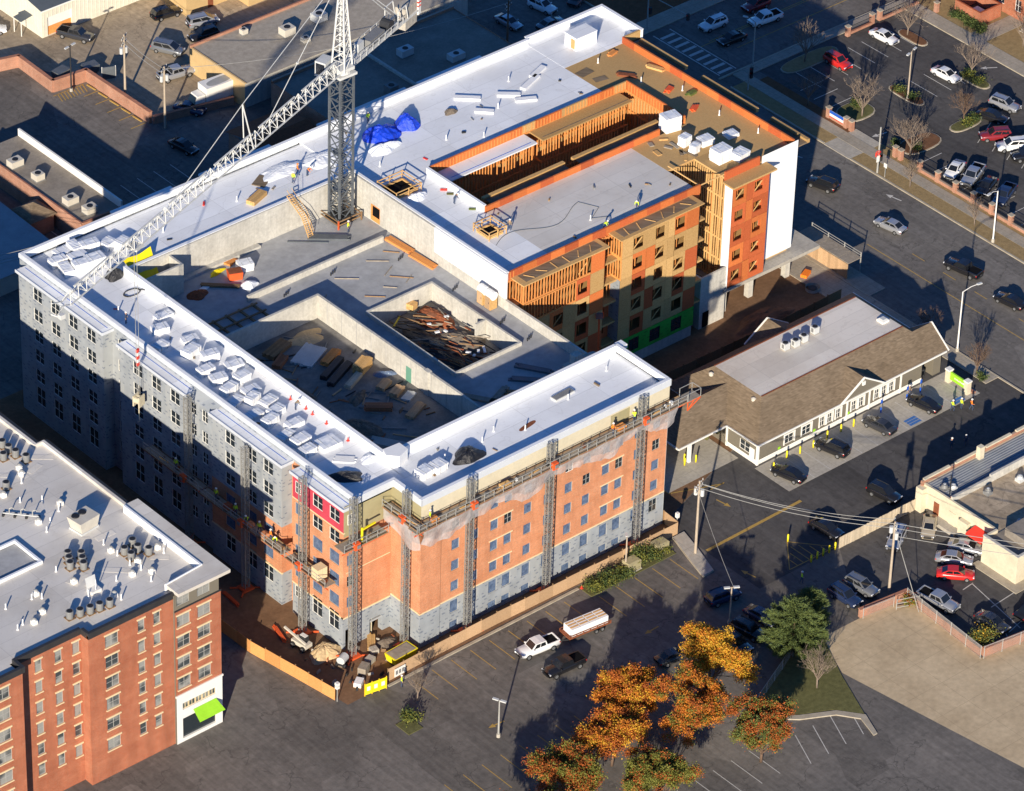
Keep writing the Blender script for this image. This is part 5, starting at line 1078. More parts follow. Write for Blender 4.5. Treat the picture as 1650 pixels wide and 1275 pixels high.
# brick garden walls with chain-link on the slab yard
def brickwall_seg(p0, p1, h, lb, name='brick_wall', m='brick_low', th=.4, cap=None):
    o = thing(name, lb, 'wall', (p0[0], p0[1], 0), math.atan2(p1[1] - p0[1], p1[0] - p0[0])); L = math.dist(p0, p1)
    MB().box(0, L, -th / 2, th / 2, 0, h).build('brickwork', m, o); MB().box(-.05, L + .05, -th / 2 - .05, th / 2 + .05, h, h + .1).build('coping', cap or m, o); return o
brickwall_seg((46.2, -29.4), (53.6, -30.3), 1.2, 'low brick wall behind the pewter and navy cars at the slab yard'); brickwall_seg((53.6, -30.4), (52.5, -44.2), 1.1, 'long low brick wall between slab yard and asphalt parking'); brickwall_seg((52.6, -44.5), (62, -45.9), 1.2, 'low brick wall with chain-link at the far corner of the slab yard')
def chainlink(p0, p1, h, lb, sp=2.4):
    o = thing('chain_link_fence', lb, 'fence', (p0[0], p0[1], 0), math.atan2(p1[1] - p0[1], p1[0] - p0[0])); L = math.dist(p0, p1); n = max(1, int(L / sp))
    for k in range(n + 1): MB().cone((L * k / n, 0, 0), (L * k / n, 0, h + .1), .05, .05, 6).build('post', 'steel_galv', o)
    MB().bar((0, 0, h), (L, 0, h), .06).build('rail', 'steel_galv', o); mb = MB(); s = .28; m_ = int(L / s)
    for k in range(m_): mb.bar((k * s, 0, .05), (min(L, k * s + h), 0, .05 + min(h, L - k * s)), .012); mb.bar((k * s, 0, h), (min(L, k * s + h), 0, h - min(h, L - k * s) + .0), .012)
    q_ = mb.build('mesh', 'steel_galv', o); q_['kind'] = 'stuff'
chainlink((53.2, -30.7), (52.0, -44.6), 1.9, 'chain-link fence inside the long brick wall of the slab yard'); chainlink((46.4, -29.9), (51.0, -30.6), 1.5, 'short chain-link fence behind the corner brick wall'); chainlink((22.5, -35.0), (31.6, -31.0), 1.6, 'chain-link fence on the grass bank below the orange tree'); chainlink((31.6, -31.0), (38.0, -28.0), 1.6, 'chain-link fence on the grass bank below the conifer'); chainlink((52.3, -44.9), (60.5, -46.2), 1.9, 'chain-link fence along the yard behind the shrub')
gt = thing('yard_gate', 'small galvanised pipe gate in the slab yard corner', 'gate', (50.9, -31.2, 0), -.4)
for s in (0, 3.0): MB().cone((s, 0, 0), (s, 0, 1.6), .06, .06, 8).build('post', 'steel_galv', gt)
for z in (.3, .9, 1.5): MB().bar((0, 0, z), (3, 0, z), .07).build('bar', 'steel_galv', gt)
# ================================================================== BUILDINGS BEHIND (top left)
Sd = thing('metal_shed', 'cream ribbed metal shed with dark roof and open roller door', 'shed', (49.6, 145.3, 0))
wall_ops = [(3.2, 1.6, 4.4, 3.1)]
wall(Sd, 'metal_wall', 'S', 0, 0, 40, 0, 4.7, wall_ops, .3); wall(Sd, 'metal_wall', 'W', 0, 0, 20, 0, 4.7); wall(Sd, 'metal_wall', 'N', 20, 0, 40, 0, 4.7); wall(Sd, 'metal_wall', 'E', 40, 0, 20, 0, 4.7)
MB().box(1.0, 5.4, .25, .3, 0, 1.5).build('roller_door', 'lumber_orange', Sd); MB().box(1.0, 5.4, .22, .26, 1.5, 3.15).build('roller_door', 'paint_white', Sd)
MB().quad((-.3, -.3, 4.72), (40.3, -.3, 4.72), (40.3, 10, 6.3), (-.3, 10, 6.3)).build('roof_slope', 'shed_roof', Sd); MB().quad((40.3, 20.3, 4.72), (-.3, 20.3, 4.72), (-.3, 10, 6.3), (40.3, 10, 6.3)).build('roof_slope', 'shed_roof', Sd)
MB().quad((-.02, 20, 4.7), (-.02, 0, 4.7), (-.02, 10, 6.28)).build('gable', 'metal_wall', Sd); MB().box(-.35, 40.3, -.36, -.28, 4.55, 4.75).build('gutter', 'trim_white', Sd)
mb = MB()
for k in range(55): mb.box(.3 + .73 * k, .36 + .73 * k, -.05, -.005, 3.2 if .8 < .3 + .73 * k < 5.6 else .05, 4.6)
for k in range(27): mb.box(-.05, -.005, .3 + .73 * k, .36 + .73 * k, .05, 4.6)
o = mb.build('wall_rib', 'metal_wall', Sd); o['kind'] = 'stuff'
MB().quad((-2.2, 4.2, 2.5), (-.05, 4.2, 2.9), (-.05, 2.2, 2.9), (-2.2, 2.2, 2.5)).build('porch_roof', 'shed_roof', Sd); MB().bar((-2.1, 2.3, 0), (-2.1, 2.3, 2.5), .1).build('porch_post', 'trim_white', Sd); MB().bar((-2.1, 4.1, 0), (-2.1, 4.1, 2.5), .1).build('porch_post', 'trim_white', Sd)
Tn = thing('tan_building', 'tan-walled low building with grey roof beside the pale van', 'building', (70.0, 137.2, 0))
wall(Tn, 'tan_wall', 'S', 0, 0, 9, 0, 3.2, [(4.5, 1.1, 1.0, 2.1)]); wall(Tn, 'tan_wall', 'W', 0, 0, 12, 0, 3.2); wall(Tn, 'tan_wall', 'S', -3.4, 9.0, 26, 0, 3.4); wall(Tn, 'tan_wall', 'W', 9.0, -3.4, 0, 0, 3.4)
MB().box(-.3, 9.2, -.3, 12, 3.2, 3.5).build('roof', 'metal_roof', Tn); MB().box(8.8, 26.2, -3.7, 12, 3.42, 3.75).build('roof', 'metal_roof', Tn); MB().box(4.0, 5.0, -.02, .1, 0, 2.1).build('door', 'rust', Tn)
Fl = thing('gravel_roofed_building', 'flat gravel-roofed tan block standing behind the crane', 'building', (60.8, 111.5, 0))
wall(Fl, 'tan_wall', 'W', 0, 0, 13.0, 0, 4.0); wall(Fl, 'concrete_wall', 'S', 0, 0, 42, 0, 4.0); wall(Fl, 'brick_low', 'N', 13, 0, 42, 0, 4.3); wall(Fl, 'tan_wall', 'E', 42, 0, 13, 0, 4)
MB().box(.02, 42, .02, 12.7, 3.8, 4.05).build('roof', 'gravel_roof', Fl); MB().box(0, 42, 12.7, 13.0, 4.0, 4.45).build('parapet', 'brick_low', Fl); MB().box(.02, .3, .02, 12.68, 4.05, 4.15).build('parapet', 'tan_wall', Fl)
def rbox(x, y, z, w_, d, h, lb, m='hvac_beige'):
    o = thing('rooftop_unit', lb, 'air handler', (x, y, z)); MB().box(-w_ / 2, w_ / 2, -d / 2, d / 2, .15, h).build('casing', m, o); MB().box(-w_ / 2 - .05, w_ / 2 + .05, -d / 2 - .05, d / 2 + .05, 0, .15).build('curb', 'hvac_grey', o); MB().cone((0, 0, h), (0, 0, h + .06), min(w_, d) * .32, min(w_, d) * .3, 12).build('fan', 'grille_dark', o)
rbox(74.2, 118.6, 4.05, 2.0, 1.6, 1.3, 'boxy white air handler next to another on the gravel roof'); rbox(80.3, 118.8, 4.05, 2.0, 1.6, 1.3, 'white air handler farther along the gravel roof by the parapet', 'hvac_light'); rbox(69.3, 122.6, 4.05, 1.0, .9, .9, 'small pale roof box near the tan gravel roof edge'); rbox(75.0, 115.3, 4.05, 1.2, 1.0, .8, 'small shaded roof box on the gravel roof')
Dk = thing('shaded_block', 'dark flat-roofed block in the shade behind the white roof', 'building', (64, 90.5, 0))
wall(Dk, 'brick_low', 'W', 0, 0, 19, 0, 4.2); wall(Dk, 'brick_low', 'S', 0, 0, 34, 0, 4.2); wall(Dk, 'brick_low', 'E', 34, 0, 19, 0, 4.2); MB().box(.05, 34, .05, 19, 3.7, 4.0).build('roof', 'old_roof', Dk); MB().box(0, 34, 18.6, 19, 4, 4.5).build('parapet', 'brick_low', Dk); MB().box(15.5, 15.9, .1, 18.5, 4, 4.4).build('parapet', 'concrete_wall', Dk)
rbox(84, 103.5, 4.0, 2.2, 1.4, 1.2, 'white-topped air handler on the dark shaded roof', 'hvac_light'); rbox(89, 98.0, 4.0, 2.4, 1.4, 1.1, 'pale jumbled roof plant on the dark shaded roof', 'hvac_light'); rbox(76, 97, 4.0, 1.6, 1.4, 1.1, 'single shaded roof unit between dark parapets', 'hvac_grey')
Rd = thing('red_canopied_block', 'small shaded building with sloping dark red roof behind the crane mast', 'building', (52, 92, 0))
wall(Rd, 'brick_low', 'W', 0, 0, 12, 0, 3.0); wall(Rd, 'brick_low', 'S', 0, 0, 9, 0, 3.0); MB().quad((-.4, -.4, 3.0), (9.4, -.4, 3.0), (9.4, 6, 4.6), (-.4, 6, 4.6)).build('roof_slope', 'rust', Rd); MB().quad((9.4, 12.4, 3.0), (-.4, 12.4, 3.0), (-.4, 6, 4.6), (9.4, 6, 4.6)).build('roof_slope', 'rust', Rd)
Lw = thing('low_flat_building', 'long low building with white parapet wall and beige roof units', 'building', (21, 97, 0))
wall(Lw, 'brick_low', 'W', 0, 0, 24, 0, 3.6); wall(Lw, 'brick_low', 'S', 0, 0, 7, 0, 3.6); wall(Lw, 'paint_white', 'E', 7, 0, 24, 0, 4.6); MB().box(.05, 6.8, .05, 24, 3.3, 3.55).build('roof', 'old_roof', Lw); MB().box(6.75, 7.05, 0, 24, 3.5, 4.7).build('parapet', 'paint_white', Lw); MB().box(-.05, .2, 0, 24, 3.5, 3.85).build('parapet', 'brick_low', Lw); MB().box(.2, 6.7, -.05, .2, 3.5, 3.8).build('parapet', 'brick_low', Lw)
for x, y, w_, lb in ((22.8, 114.8, 2.0, 'beige roof box at the far end of the low flat building'), (23.2, 110.0, 1.4, 'beige roof box second along the low flat building'), (23.1, 102.3, 1.9, 'beige roof box in the sun patch by the white parapet'), (23.8, 98.8, 1.8, 'beige roof box nearest the power lines on the low flat building')): rbox(x, y, 3.55, w_, 1.4, 1.1, lb)
Hu = thing('hip_roofed_hut', 'brown hip-roofed brick hut below the low flat building', 'hut', (18.5, 104.7, 0))
wall(Hu, 'brick_low', 'S', -2.0, -2.0, 2.0, 0, 2.8); wall(Hu, 'brick_low', 'W', -2.0, -2.0, 2.0, 0, 2.8); wall(Hu, 'brick_low', 'E', 2.0, -2.0, 2.0, 0, 2.8)
for a, b_ in (((-2.4, -2.4), (2.4, -2.4)), ((2.4, -2.4), (2.4, 2.4)), ((2.4, 2.4), (-2.4, 2.4)), ((-2.4, 2.4), (-2.4, -2.4))): MB().quad((*a, 2.8), (*b_, 2.8), (0, 0, 4.4)).build('roof_slope', 'shingle', Hu)
Bl = thing('blue_roofed_shed', 'shaded blue-grey metal-roofed shed next to the hip-roofed hut', 'shed', (3.5, 94, 0)); wall(Bl, 'metal_wall', 'S', 0, 0, 12, 0, 3); wall(Bl, 'metal_wall', 'W', 0, 0, 24, 0, 3); MB().quad((-.3, -.3, 3), (12.3, -.3, 3), (12.3, 24, 3.9), (-.3, 24, 3.9)).build('roof', 'metal_roof', Bl)
# brick parapet walls round the sunken lot
W2 = [((36.0, 142.6), (42.3, 140.9)), ((42.2, 140.9), (41.9, 132.1)), ((41.9, 132.2), (47.6, 131.7)), ((47.5, 131.8), (47.7, 116.6))]
for (p0, p1), lb in zip(W2, ('stepped brick wall piece nearest the cream shed', 'brick wall piece running from the shed corner to the striped bay', 'short brick wall behind the yellow hatched strip', 'long brick wall above the yellow wheel stops')): brickwall_seg(p0, p1, 1.9, lb, th=.5)
brickwall_seg((48.0, 116.3), (60.2, 113.4), 1.2, 'low shaded brick wall below the white box truck', m='brick_low')
def dumpster(x, y, a, lb, m='hvac_grey', s=1.0):
    o = thing('dumpster', lb, 'dumpster', (x, y, 0), a); MB().prism(rect(0, 0, 2.2 * s, 1.3 * s), .15, 1.35 * s, rect(0, 0, 2.4 * s, 1.6 * s)).build('body', m, o); MB().box(-1.2 * s, 1.2 * s, -.8 * s, .8 * s, 1.35 * s, 1.43 * s).build('lid', 'steel_grey', o)
    for q_ in (-.8, .8): MB().box(q_ - .1, q_ + .1, -.6, .6, 0, .15).build('skid', 'steel_dark', o)
dumpster(45.1, 134.6, .2, 'olive-grey dumpster behind the short brick wall', 'hvac_grey'); dumpster(49.3, 133.2, -.1, 'grey dumpster standing next to the propped white panel', 'steel_grey')
pn = thing('propped_panel', 'white-framed panel frame leaning near the utility pole', 'panel', (50.0, 129.6, 0), -.4); MB().box(-1, 1, -.06, .06, 0.4, 2.4).build('panel', 'steel_grey', pn)
for s in (-1, 1): MB().bar((s, 0, 0), (s, 0, 2.5), .1).build('post', 'paint_white', pn); 
# ================================================================== RIGHT-HAND LOT: brick piers, low walls, banner, far brick enclosure
def pier(x, y, lb, h=1.6):
    o = thing('brick_pier', lb, 'pier', (x, y, .1), 0, 'brick piers round the lot'); MB().box(-.3, .3, -.3, .3, 0, h).build('shaft', 'brick_low', o); MB().box(-.38, .38, -.38, .38, h, h + .14).build('cap', 'curb', o)
py = [42.6, 38.8, 35.2, 31.7, 28.2, 24.6, 20.9, 17.2, 13.6, 10]
for y in py: pier(125.0, y, 'brick pier with stone cap in the roadside wall')
for a, b_ in zip(py[1:], py[2:]):
    o = thing('low_wall', 'low brick wall bay with railing between roadside piers', 'wall', (125.0, (a + b_) / 2, .1), math.pi / 2, 'low wall bays along the road'); L = (a - b_) / 2 - .32
    MB().box(-L, L, -.18, .18, 0, .5).build('brickwork', 'brick_low', o); 
    for z in (.75, 1.3): MB().box(-L, L, -.03, .03, z, z + .05).build('rail', 'steel_dark', o)
    mb = MB()
    for k in range(14): x = -L + (2 * L) * (k + .5) / 14; mb.box(x - .012, x + .012, -.012, .012, .5, 1.3)
    q_ = mb.build('railing_bar', 'steel_dark', o); q_['kind'] = 'stuff'
for x, y, lb in ((125.0, 43.7, 'double'), (125.0, 57.3, 'banner'), (125.0, 53.7, 'banner'), (125.0, 52.6, 'driveway')): pier(x, y, 'brick pier with stone cap at the %s end of the lot entrance' % lb)
for x, y in ((143.2, 72.0), (148.6, 72.4), (150.2, 72.4), (158.6, 68.8)): pier(x, y, 'brick pier with stone cap along the side street railing')
bn = thing('banner', 'blue and white banner with red stripe hung between brick piers', 'banner', (125.0, 55.5, .1), math.pi / 2); MB().box(-1.4, 1.4, .2, .24, .4, 1.5).build('sheet', 'paint_white', bn); MB().box(-1.4, 1.4, .24, .25, 1.0, 1.5).build('stripe', 'blue_paint', bn); MB().box(-1.4, 1.4, .24, .25, .4, .55).build('stripe', 'red_paint', bn); MB().box(-1.4, 1.4, -.18, .18, 0, .4).build('brickwork', 'brick_low', bn)
for (x0, x1) in ((143.5, 148.3), (150.6, 158.2)):
    o = thing('railing', 'black railing between brick piers beside the side street' if x0 < 145 else 'black railing beyond the paired piers of the side street', 'railing', ((x0 + x1) / 2, 72.2, .1)); L = (x1 - x0) / 2
    MB().box(-L, L, -.18, .18, 0, .4).build('brickwork', 'brick_low', o); MB().box(-L, L, -.03, .03, 1.25, 1.32).build('rail', 'steel_dark', o); mb = MB()
    for k in range(22): x = -L + 2 * L * (k + .5) / 22; mb.box(x - .015, x + .015, -.015, .015, .4, 1.25)
    q_ = mb.build('railing_bar', 'steel_dark', o); q_['kind'] = 'stuff'
En = thing('brick_enclosure', 'open-topped brick enclosure beside the clipped hedge', 'enclosure', (160.6, 61.8, .1))
for b in ((0, 4.6, 0, .3), (0, .3, .3, 5.2), (4.3, 4.6, .3, 5.2), (.3, 4.3, 4.9, 5.2)): MB().box(*b, 0, 2.2).build('wall', 'brick_red', En)
MB().box(.3, 4.3, .3, 4.9, 0, .2).build('floor', 'steel_dark', En); MB().box(1.2, 2.6, 1.5, 3, .2, 1.2).build('bin', 'paint_white', En)
Hs = thing('brick_hall', 'red brick hall with white windows and entrance steps beyond the lot', 'building', (166.5, 57.5, 0))
hw = [(2.2 + 3.2 * k, 2.4, 1.2, 2.0) for k in range(8)]
wall(Hs, 'brick_red', 'W', 0, 0, 40, 0, 8, [(2.2 + 3.4 * k, z, 1.2, 2.0) for k in range(11) for z in (2.4, 6)]); wall(Hs, 'brick_red', 'S', 0, 0, 30, 0, 8, [(2.2 + 3.4 * k, z, 1.2, 2.0) for k in range(8) for z in (2.4, 6)]); MB().box(-.4, 30, -.4, 40, 8, 8.5).build('roof', 'shingle', Hs)
for k in range(11):
    for z in (2.4, 6): window(Hs, 'W', 0, 2.2 + 3.4 * k, z, 1.2, 2.0, ST_DARK)
for k in range(8):
    for z in (2.4, 6): window(Hs, 'S', 0, 2.2 + 3.4 * k, z, 1.2, 2.0, ST_DARK)
for k in range(4): MB().box(-2.2 + .4 * k, 0, -2.5, -.4, 0, .2 + .2 * k).build('step', 'concrete_pale', Hs)
# plank walkway roof and board hoarding beside the road, next to the timber wing
cv = thing('covered_walkway', 'plank-roofed covered walkway of boards beside the main road', 'walkway', (0, 0, 0))
for k in range(5): MB().box(97.6, 100.1, 25.4 + 2.0 * k, 27.37 + 2.0 * k, 2.55, 2.65 + .02 * (k % 2)).build('roof_panel', 'plank_grey', cv)
for k in range(21): MB().box(97.55, 97.62, 25.42 + .48 * k, 25.88 + .48 * k, .13, 2.5).build('board', 'fence_wood', cv)
for k in range(4): MB().box(100.05, 100.17, 25.5 + 3.2 * k - .06, 25.5 + 3.2 * k + .06, .13, 3.4).build('post', 'steel_galv', cv)
for z in (2.9, 3.3): MB().box(100.08, 100.14, 25.4, 35.2, z, z + .06).build('rail', 'steel_galv', cv)
# ================================================================== POLES, LAMPS, CABLES
def upole(x, y, h, lb, arms=((9, 0),), trans=(), m='pole_wood'):
    o = thing('utility_pole', lb, 'utility pole', (x, y, 0)); MB().cone((0, 0, 0), (0, 0, h), .19, .12, 10).build('pole', m, o)
    for z, a in arms:
        MB().bar((-1.1 * math.cos(a), -1.1 * math.sin(a), z), (1.1 * math.cos(a), 1.1 * math.sin(a), z), .12).build('cross_arm', m, o)
        for s in (-1, -.45, .45, 1): MB().cone((s * math.cos(a), s * math.sin(a), z + .06), (s * math.cos(a), s * math.sin(a), z + .28), .06, .04, 6).build('insulator', 'hvac_light', o)
    for z, a in trans: MB().cone((.42 * math.cos(a), .42 * math.sin(a), z), (.42 * math.cos(a), .42 * math.sin(a), z + .95), .26, .26, 10).build('transformer', 'hvac_light', o)
    return o
upole(48.9, 124.2, 10.8, 'tall utility pole with two pale transformers above the brick wall', ((10.3, .6), (9.4, .6)), ((7.6, .3), (7.6, 2.6))); upole(48.6, 114.4, 10.2, 'utility pole with transformer bank at the brick wall end', ((9.8, .6),), ((7.8, -.2), (7.8, 1.5), (7.8, 2.9)))
upole(39.2, -7.2, 11.4, 'utility pole on the concrete traffic island', ((10.9, .4), (10.2, .4)), ((9.2, 2.0), (9.2, -1.0)), 'pole_wood'); upole(53.0, -27.8, 10.6, 'leaning pale utility pole over the brick wall corner', ((10.2, .8),), ((9.0, .6), (9.0, 2.6), (8.2, -1.6)))
upole(100.0, 99.3, 9.3, 'dark utility pole behind the white roof corner', ((8.9, .4), (8.2, .4)), ((7.4, 1.0),), 'bark_brown'); upole(-1.5, 92.0, 9.5, 'dark utility pole in the shade at the far lane', ((9.1, .9), (8.4, .9)), (), 'bark_brown')
def cable(p0, p1, sag, lb, group, w_=.05):
    pts = [Vector(p0).lerp(Vector(p1), t / 12) - Vector((0, 0, sag * 4 * (t / 12) * (1 - t / 12))) for t in range(13)]
    tag(MB().path(pts, w_, 4).build('cable', 'steel_galv', None), lb, 'cable', group)
for k, (dx, z) in enumerate(((-.9, 11.0), (0, 11.0), (.9, 10.4))): cable((39.2 + dx, -7.2, z), (53 + dx * .7, -27.8 + dx * .7, 10.3), 1.0, 'overhead cable strung between island pole and leaning pole', 'cables between the two front poles')
for k, dz in enumerate((10.3, 9.6, 8.4)): cable((53, -27.8, dz), (95, -75, dz), 1.5, 'overhead cable running off from the leaning pole over parked cars', 'cables beyond the leaning pole')
cable((39.2, -7.2, 9.4), (33.0, -20.3, 5.8), .4, 'thin cable from island pole to the lot lamp', None, .04); cable((53, -27.8, 9.5), (52.4, -33.6, .3), 0, 'straight guy wire anchoring the leaning pole', None, .06)
for dz in (9.3, 8.5, 8.0): cable((-1.5, 92, dz), (30, 86, dz + 1.5), 1.2, 'overhead cable crossing the shaded lane behind the white roof', 'cables over the far lane')
for dz in (10.2, 9.3): cable((48.9, 124.2, dz), (48.6, 114.4, dz - .4), .3, 'short overhead cable joining the two brick-wall poles', 'cables between brick-wall poles')
cable((48.6, 114.4, 9.8), (100, 99.3, 8.9), 2.0, 'long overhead cable from the brick wall pole across shaded roofs', None)
def lamp(x, y, h, lb, arm=1.6, a=0., heads=1, m='steel_galv', curved=False):
    o = thing('street_lamp', lb, 'lamp post', (x, y, .1)); MB().cone((0, 0, 0), (0, 0, h), .13, .08, 8).build('post', m, o); MB().cone((0, 0, 0), (0, 0, .5), .26, .24, 8).build('base', 'concrete_pale', o)
    for k in range(heads):
        q_ = a + math.pi * k; ex, ey = math.cos(q_) * arm, math.sin(q_) * arm; zz = h + (.5 if curved else 0)
        MB().path([(0, 0, h - .05), (ex * .5, ey * .5, h + (.4 if curved else 0)), (ex, ey, zz)], .1).build('arm', m, o); MB().prism(rect(ex, ey, .75, .32, q_), zz - .1, zz + .06).build('lamp_head', 'hvac_light', o)
    return o
lamp(44.0, 130.6, 7.6, 'dark twin-headed lamp post on a white footing in the brick corner', .7, .2, 2, 'steel_dark'); lamp(137.6, 53.8, 8.0, 'brown twin-headed lamp post on the mulch island', 1.0, .3, 2, 'pole_wood'); lamp(97.0, 3.7, 9.6, 'tall white curved-arm street lamp behind the shop sign', 2.6, -.2, 1, 'paint_white', True); lamp(119.95, 19.4, 8.4, 'pale street lamp with wreath by the roadside lawn', 2.2, 3.3, 1, 'paint_white', True)
lamp(32.8, -20.3, 5.6, 'short lamp post with twin white floodlights amid dark cars', .6, 2.6, 2, 'pole_wood'); lamp(30.0, -4.3, 5.2, 'thin wooden lamp post in the shrubs by the hoarding', .5, 1.0, 1, 'pole_wood'); lamp(-3.6, -19.0, 5.6, 'thin lamp post standing in the open front lot', .5, 2.0, 2, 'steel_galv'); lamp(126.0, 74.3, 7.6, 'slim shaded lamp post at the side street corner', 1.6, 2.0, 1, 'steel_galv', True)
def signal(x, y, h, lb, a, L):
    o = thing('traffic_signal', lb, 'traffic signal', (x, y, .1)); MB().cone((0, 0, 0), (0, 0, h), .14, .1, 8).build('post', 'steel_galv', o)
    if L: MB().bar((0, 0, h - .4), (math.cos(a) * L, math.sin(a) * L, h), .1).build('mast_arm', 'steel_galv', o)
    for r_, zz in ((.0, 3.3), (L, h - .5) if L else (.0, 2.6)):
        hx_, hy_ = math.cos(a) * r_ + .25, math.sin(a) * r_ - .25
        hd = MB().box(hx_ - .2, hx_ + .2, hy_ - .16, hy_ + .16, zz - .55, zz + .55).build('signal_head', 'steel_dark', o); MB().cone((hx_ - .21, hy_, zz + .32), (hx_ - .19, hy_, zz + .32), .12, .12, 8).build('lens', 'tail_lamp', hd)
    return o
s1 = signal(119.95, 42.2, 7.6, 'grey signal pole with red wreaths at the lot driveway', 0, 0); signal(121.0, 70.0, 4.0, 'dark pedestrian signal at the crossing corner', 0, 0); signal(121.0, 91.8, 6.4, 'grey signal pole with long arm over the side street', -1.57, 8.0)
for zz in (4.4, 4.7): MB().path([(.45 * math.cos(t * .7) - .3, -.12, zz - 1.2 + .3 * math.sin(t * .7)) for t in range(10)], .14).build('wreath', 'red_paint', s1)
MB().box(-.5, .5, -.2, -.14, 2.0, 3.0).build('sign_plate', 'paint_white', s1)
rs = thing('road_sign', 'small white road sign next to the wreathed signal pole', 'sign', (119.95, 40.7, .1)); MB().bar((0, 0, 0), (0, 0, 2.4), .07).build('post', 'steel_galv', rs); MB().box(-.04, -.01, -.3, .3, 1.6, 2.3).build('plate', 'paint_white', rs)
# ================================================================== VEHICLES
def smooth_loft(st, ncap=True):
    """stations (x, half-width, z0, z1, belt): rounded box sections lofted along x"""
    mb = MB(); n = None
    rings = []
    for x, w_, z0, z1 in st:
        h = z1 - z0; r_ = [(-w_ * .9, z0), (w_ * .9, z0), (w_ * .99, z0 + h * .22), (w_, z0 + h * .55), (w_ * .965, z0 + h * .86), (w_ * .86, z1), (-w_ * .86, z1), (-w_ * .965, z0 + h * .86), (-w_, z0 + h * .55), (-w_ * .99, z0 + h * .22)]
        rings.append([(x, y, z) for y, z in r_])
    k = len(rings[0])
    for r_ in rings: mb.v += r_
    for i in range(len(rings) - 1):
        for j in range(k): a, b_ = i * k + j, i * k + (j + 1) % k; mb.f.append((a, b_, b_ + k, a + k)); mb.mi.append(0)
    mb.f.append(tuple(range(k))); mb.mi.append(0); e = (len(rings) - 1) * k; mb.f.append(tuple(e + j for j in reversed(range(k)))); mb.mi.append(0)
    return mb
SPEC = {
 'sedan': dict(L=4.8, W=.92, wb=1.40, wr=.33, body=[(-2.4, .74, .38, .78), (-2.3, .85, .28, .93), (-1.5, .91, .22, .98), (0, .92, .20, .97), (1.2, .91, .22, .93), (2.0, .86, .26, .82), (2.34, .74, .34, .68)], cab=[(-1.85, .70, .96), (-1.0, .62, 1.40), (.25, .62, 1.43), (1.15, .72, .95)]),
 'suv': dict(L=4.75, W=.95, wb=1.38, wr=.37, body=[(-2.36, .80, .42, 1.02), (-2.25, .90, .32, 1.12), (-1.4, .94, .26, 1.12), (0, .95, .25, 1.10), (1.1, .94, .26, 1.08), (1.9, .89, .30, .98), (2.3, .78, .38, .84)], cab=[(-2.25, .80, 1.10), (-1.95, .72, 1.70), (.2, .70, 1.74), (1.05, .78, 1.08)]),
 'van': dict(L=5.0, W=.97, wb=1.5, wr=.35, body=[(-2.48, .84, .40, 1.05), (-2.35, .93, .30, 1.15), (-1.4, .96, .24, 1.14), (0, .97, .23, 1.12), (1.2, .95, .25, 1.06), (2.0, .89, .30, .94), (2.4, .78, .38, .80)], cab=[(-2.38, .86, 1.12), (-2.15, .76, 1.76), (.5, .74, 1.78), (1.65, .80, 1.04)]),
 'pickup': dict(L=5.7, W=.98, wb=1.78, wr=.40, body=[(-2.82, .88, .50, 1.10), (-2.75, .94, .42, 1.15), (-1.2, .96, .36, 1.15), (0, .98, .34, 1.15), (1.2, .97, .36, 1.14), (2.3, .93, .40, 1.06), (2.75, .84, .46, .96)], cab=[(-1.0, .84, 1.13), (-.80, .74, 1.80), (.65, .74, 1.82), (1.30, .82, 1.12)]),
}
def cabin_mesh(cab):
    mb = MB(); (x0, w0, z0), (x1, w1, z1), (x2, w2, z2), (x3, w3, z3) = cab
    lo = [(x0, -w0, z0), (x3, -w3, z3), (x3, w3, z3), (x0, w0, z0)]; hi = [(x1, -w1, z1), (x2, -w2, z2), (x2, w2, z2), (x1, w1, z1)]
    mid = [((x1 + x2) / 2, -w1 * 1.01, max(z1, z2) + .03), ((x1 + x2) / 2, w1 * 1.01, max(z1, z2) + .03)]
    mb.v += lo + hi + mid
    mb.f += [(0, 1, 5, 8, 4), (2, 3, 7, 9, 6), (1, 2, 6, 5), (3, 0, 4, 7), (4, 8, 9, 7), (8, 5, 6, 9)]; mb.mi += [0] * 6
    return mb
def glass_meshes(cab):
    """windscreen, rear window, side windows as proud panes over the cabin shell"""
    (x0, w0, z0), (x1, w1, z1), (x2, w2, z2), (x3, w3, z3) = [Vector(c) for c in cab]; out = []
    def lerp(a, b_, t): return tuple(a[i] + (b_[i] - a[i]) * t for i in range(3))
    def pane(n, a, b_, c, d, i0=.1, i1=.9, j0=.12, j1=.9, off=(0, 0, 0)):
        P_ = []
        for u, v in ((i0, j0), (i1, j0), (i1, j1), (i0, j1)):
            lo = lerp(a, b_, u); hi = lerp(d, c, u); p_ = lerp(lo, hi, v); P_.append(tuple(p_[k] + off[k] for k in range(3)))
        out.append((n, MB().quad(*P_).mesh(n, 'car_glass')))
    A0, B0, C0, D0 = (x0, w0, z0), (x1, w1, z1), (x2, w2, z2), (x3, w3, z3)
    pane('windscreen', (D0[0], -D0[1], D0[2]), (D0[0], D0[1], D0[2]), (C0[0], C0[1], C0[2]), (C0[0], -C0[1], C0[2]), .06, .94, .08, .95, (.012, 0, .012))
    pane('rear_window', (A0[0], A0[1], A0[2]), (A0[0], -A0[1], A0[2]), (B0[0], -B0[1], B0[2]), (B0[0], B0[1], B0[2]), .08, .92, .15, .93, (-.012, 0, .012))
    for s in (-1, 1):
        a, b_, c, d = (A0[0], s * A0[1], A0[2]), (D0[0], s * D0[1], D0[2]), (C0[0], s * C0[1], C0[2]), (B0[0], s * B0[1], B0[2])
        if s > 0: pass
        for i0, i1 in ((.10, .48), (.52, .90)): pane('side_window', a, b_, c, d, i0, i1, .14, .86, (0, s * .012, .004))
    return out
CARP = {}
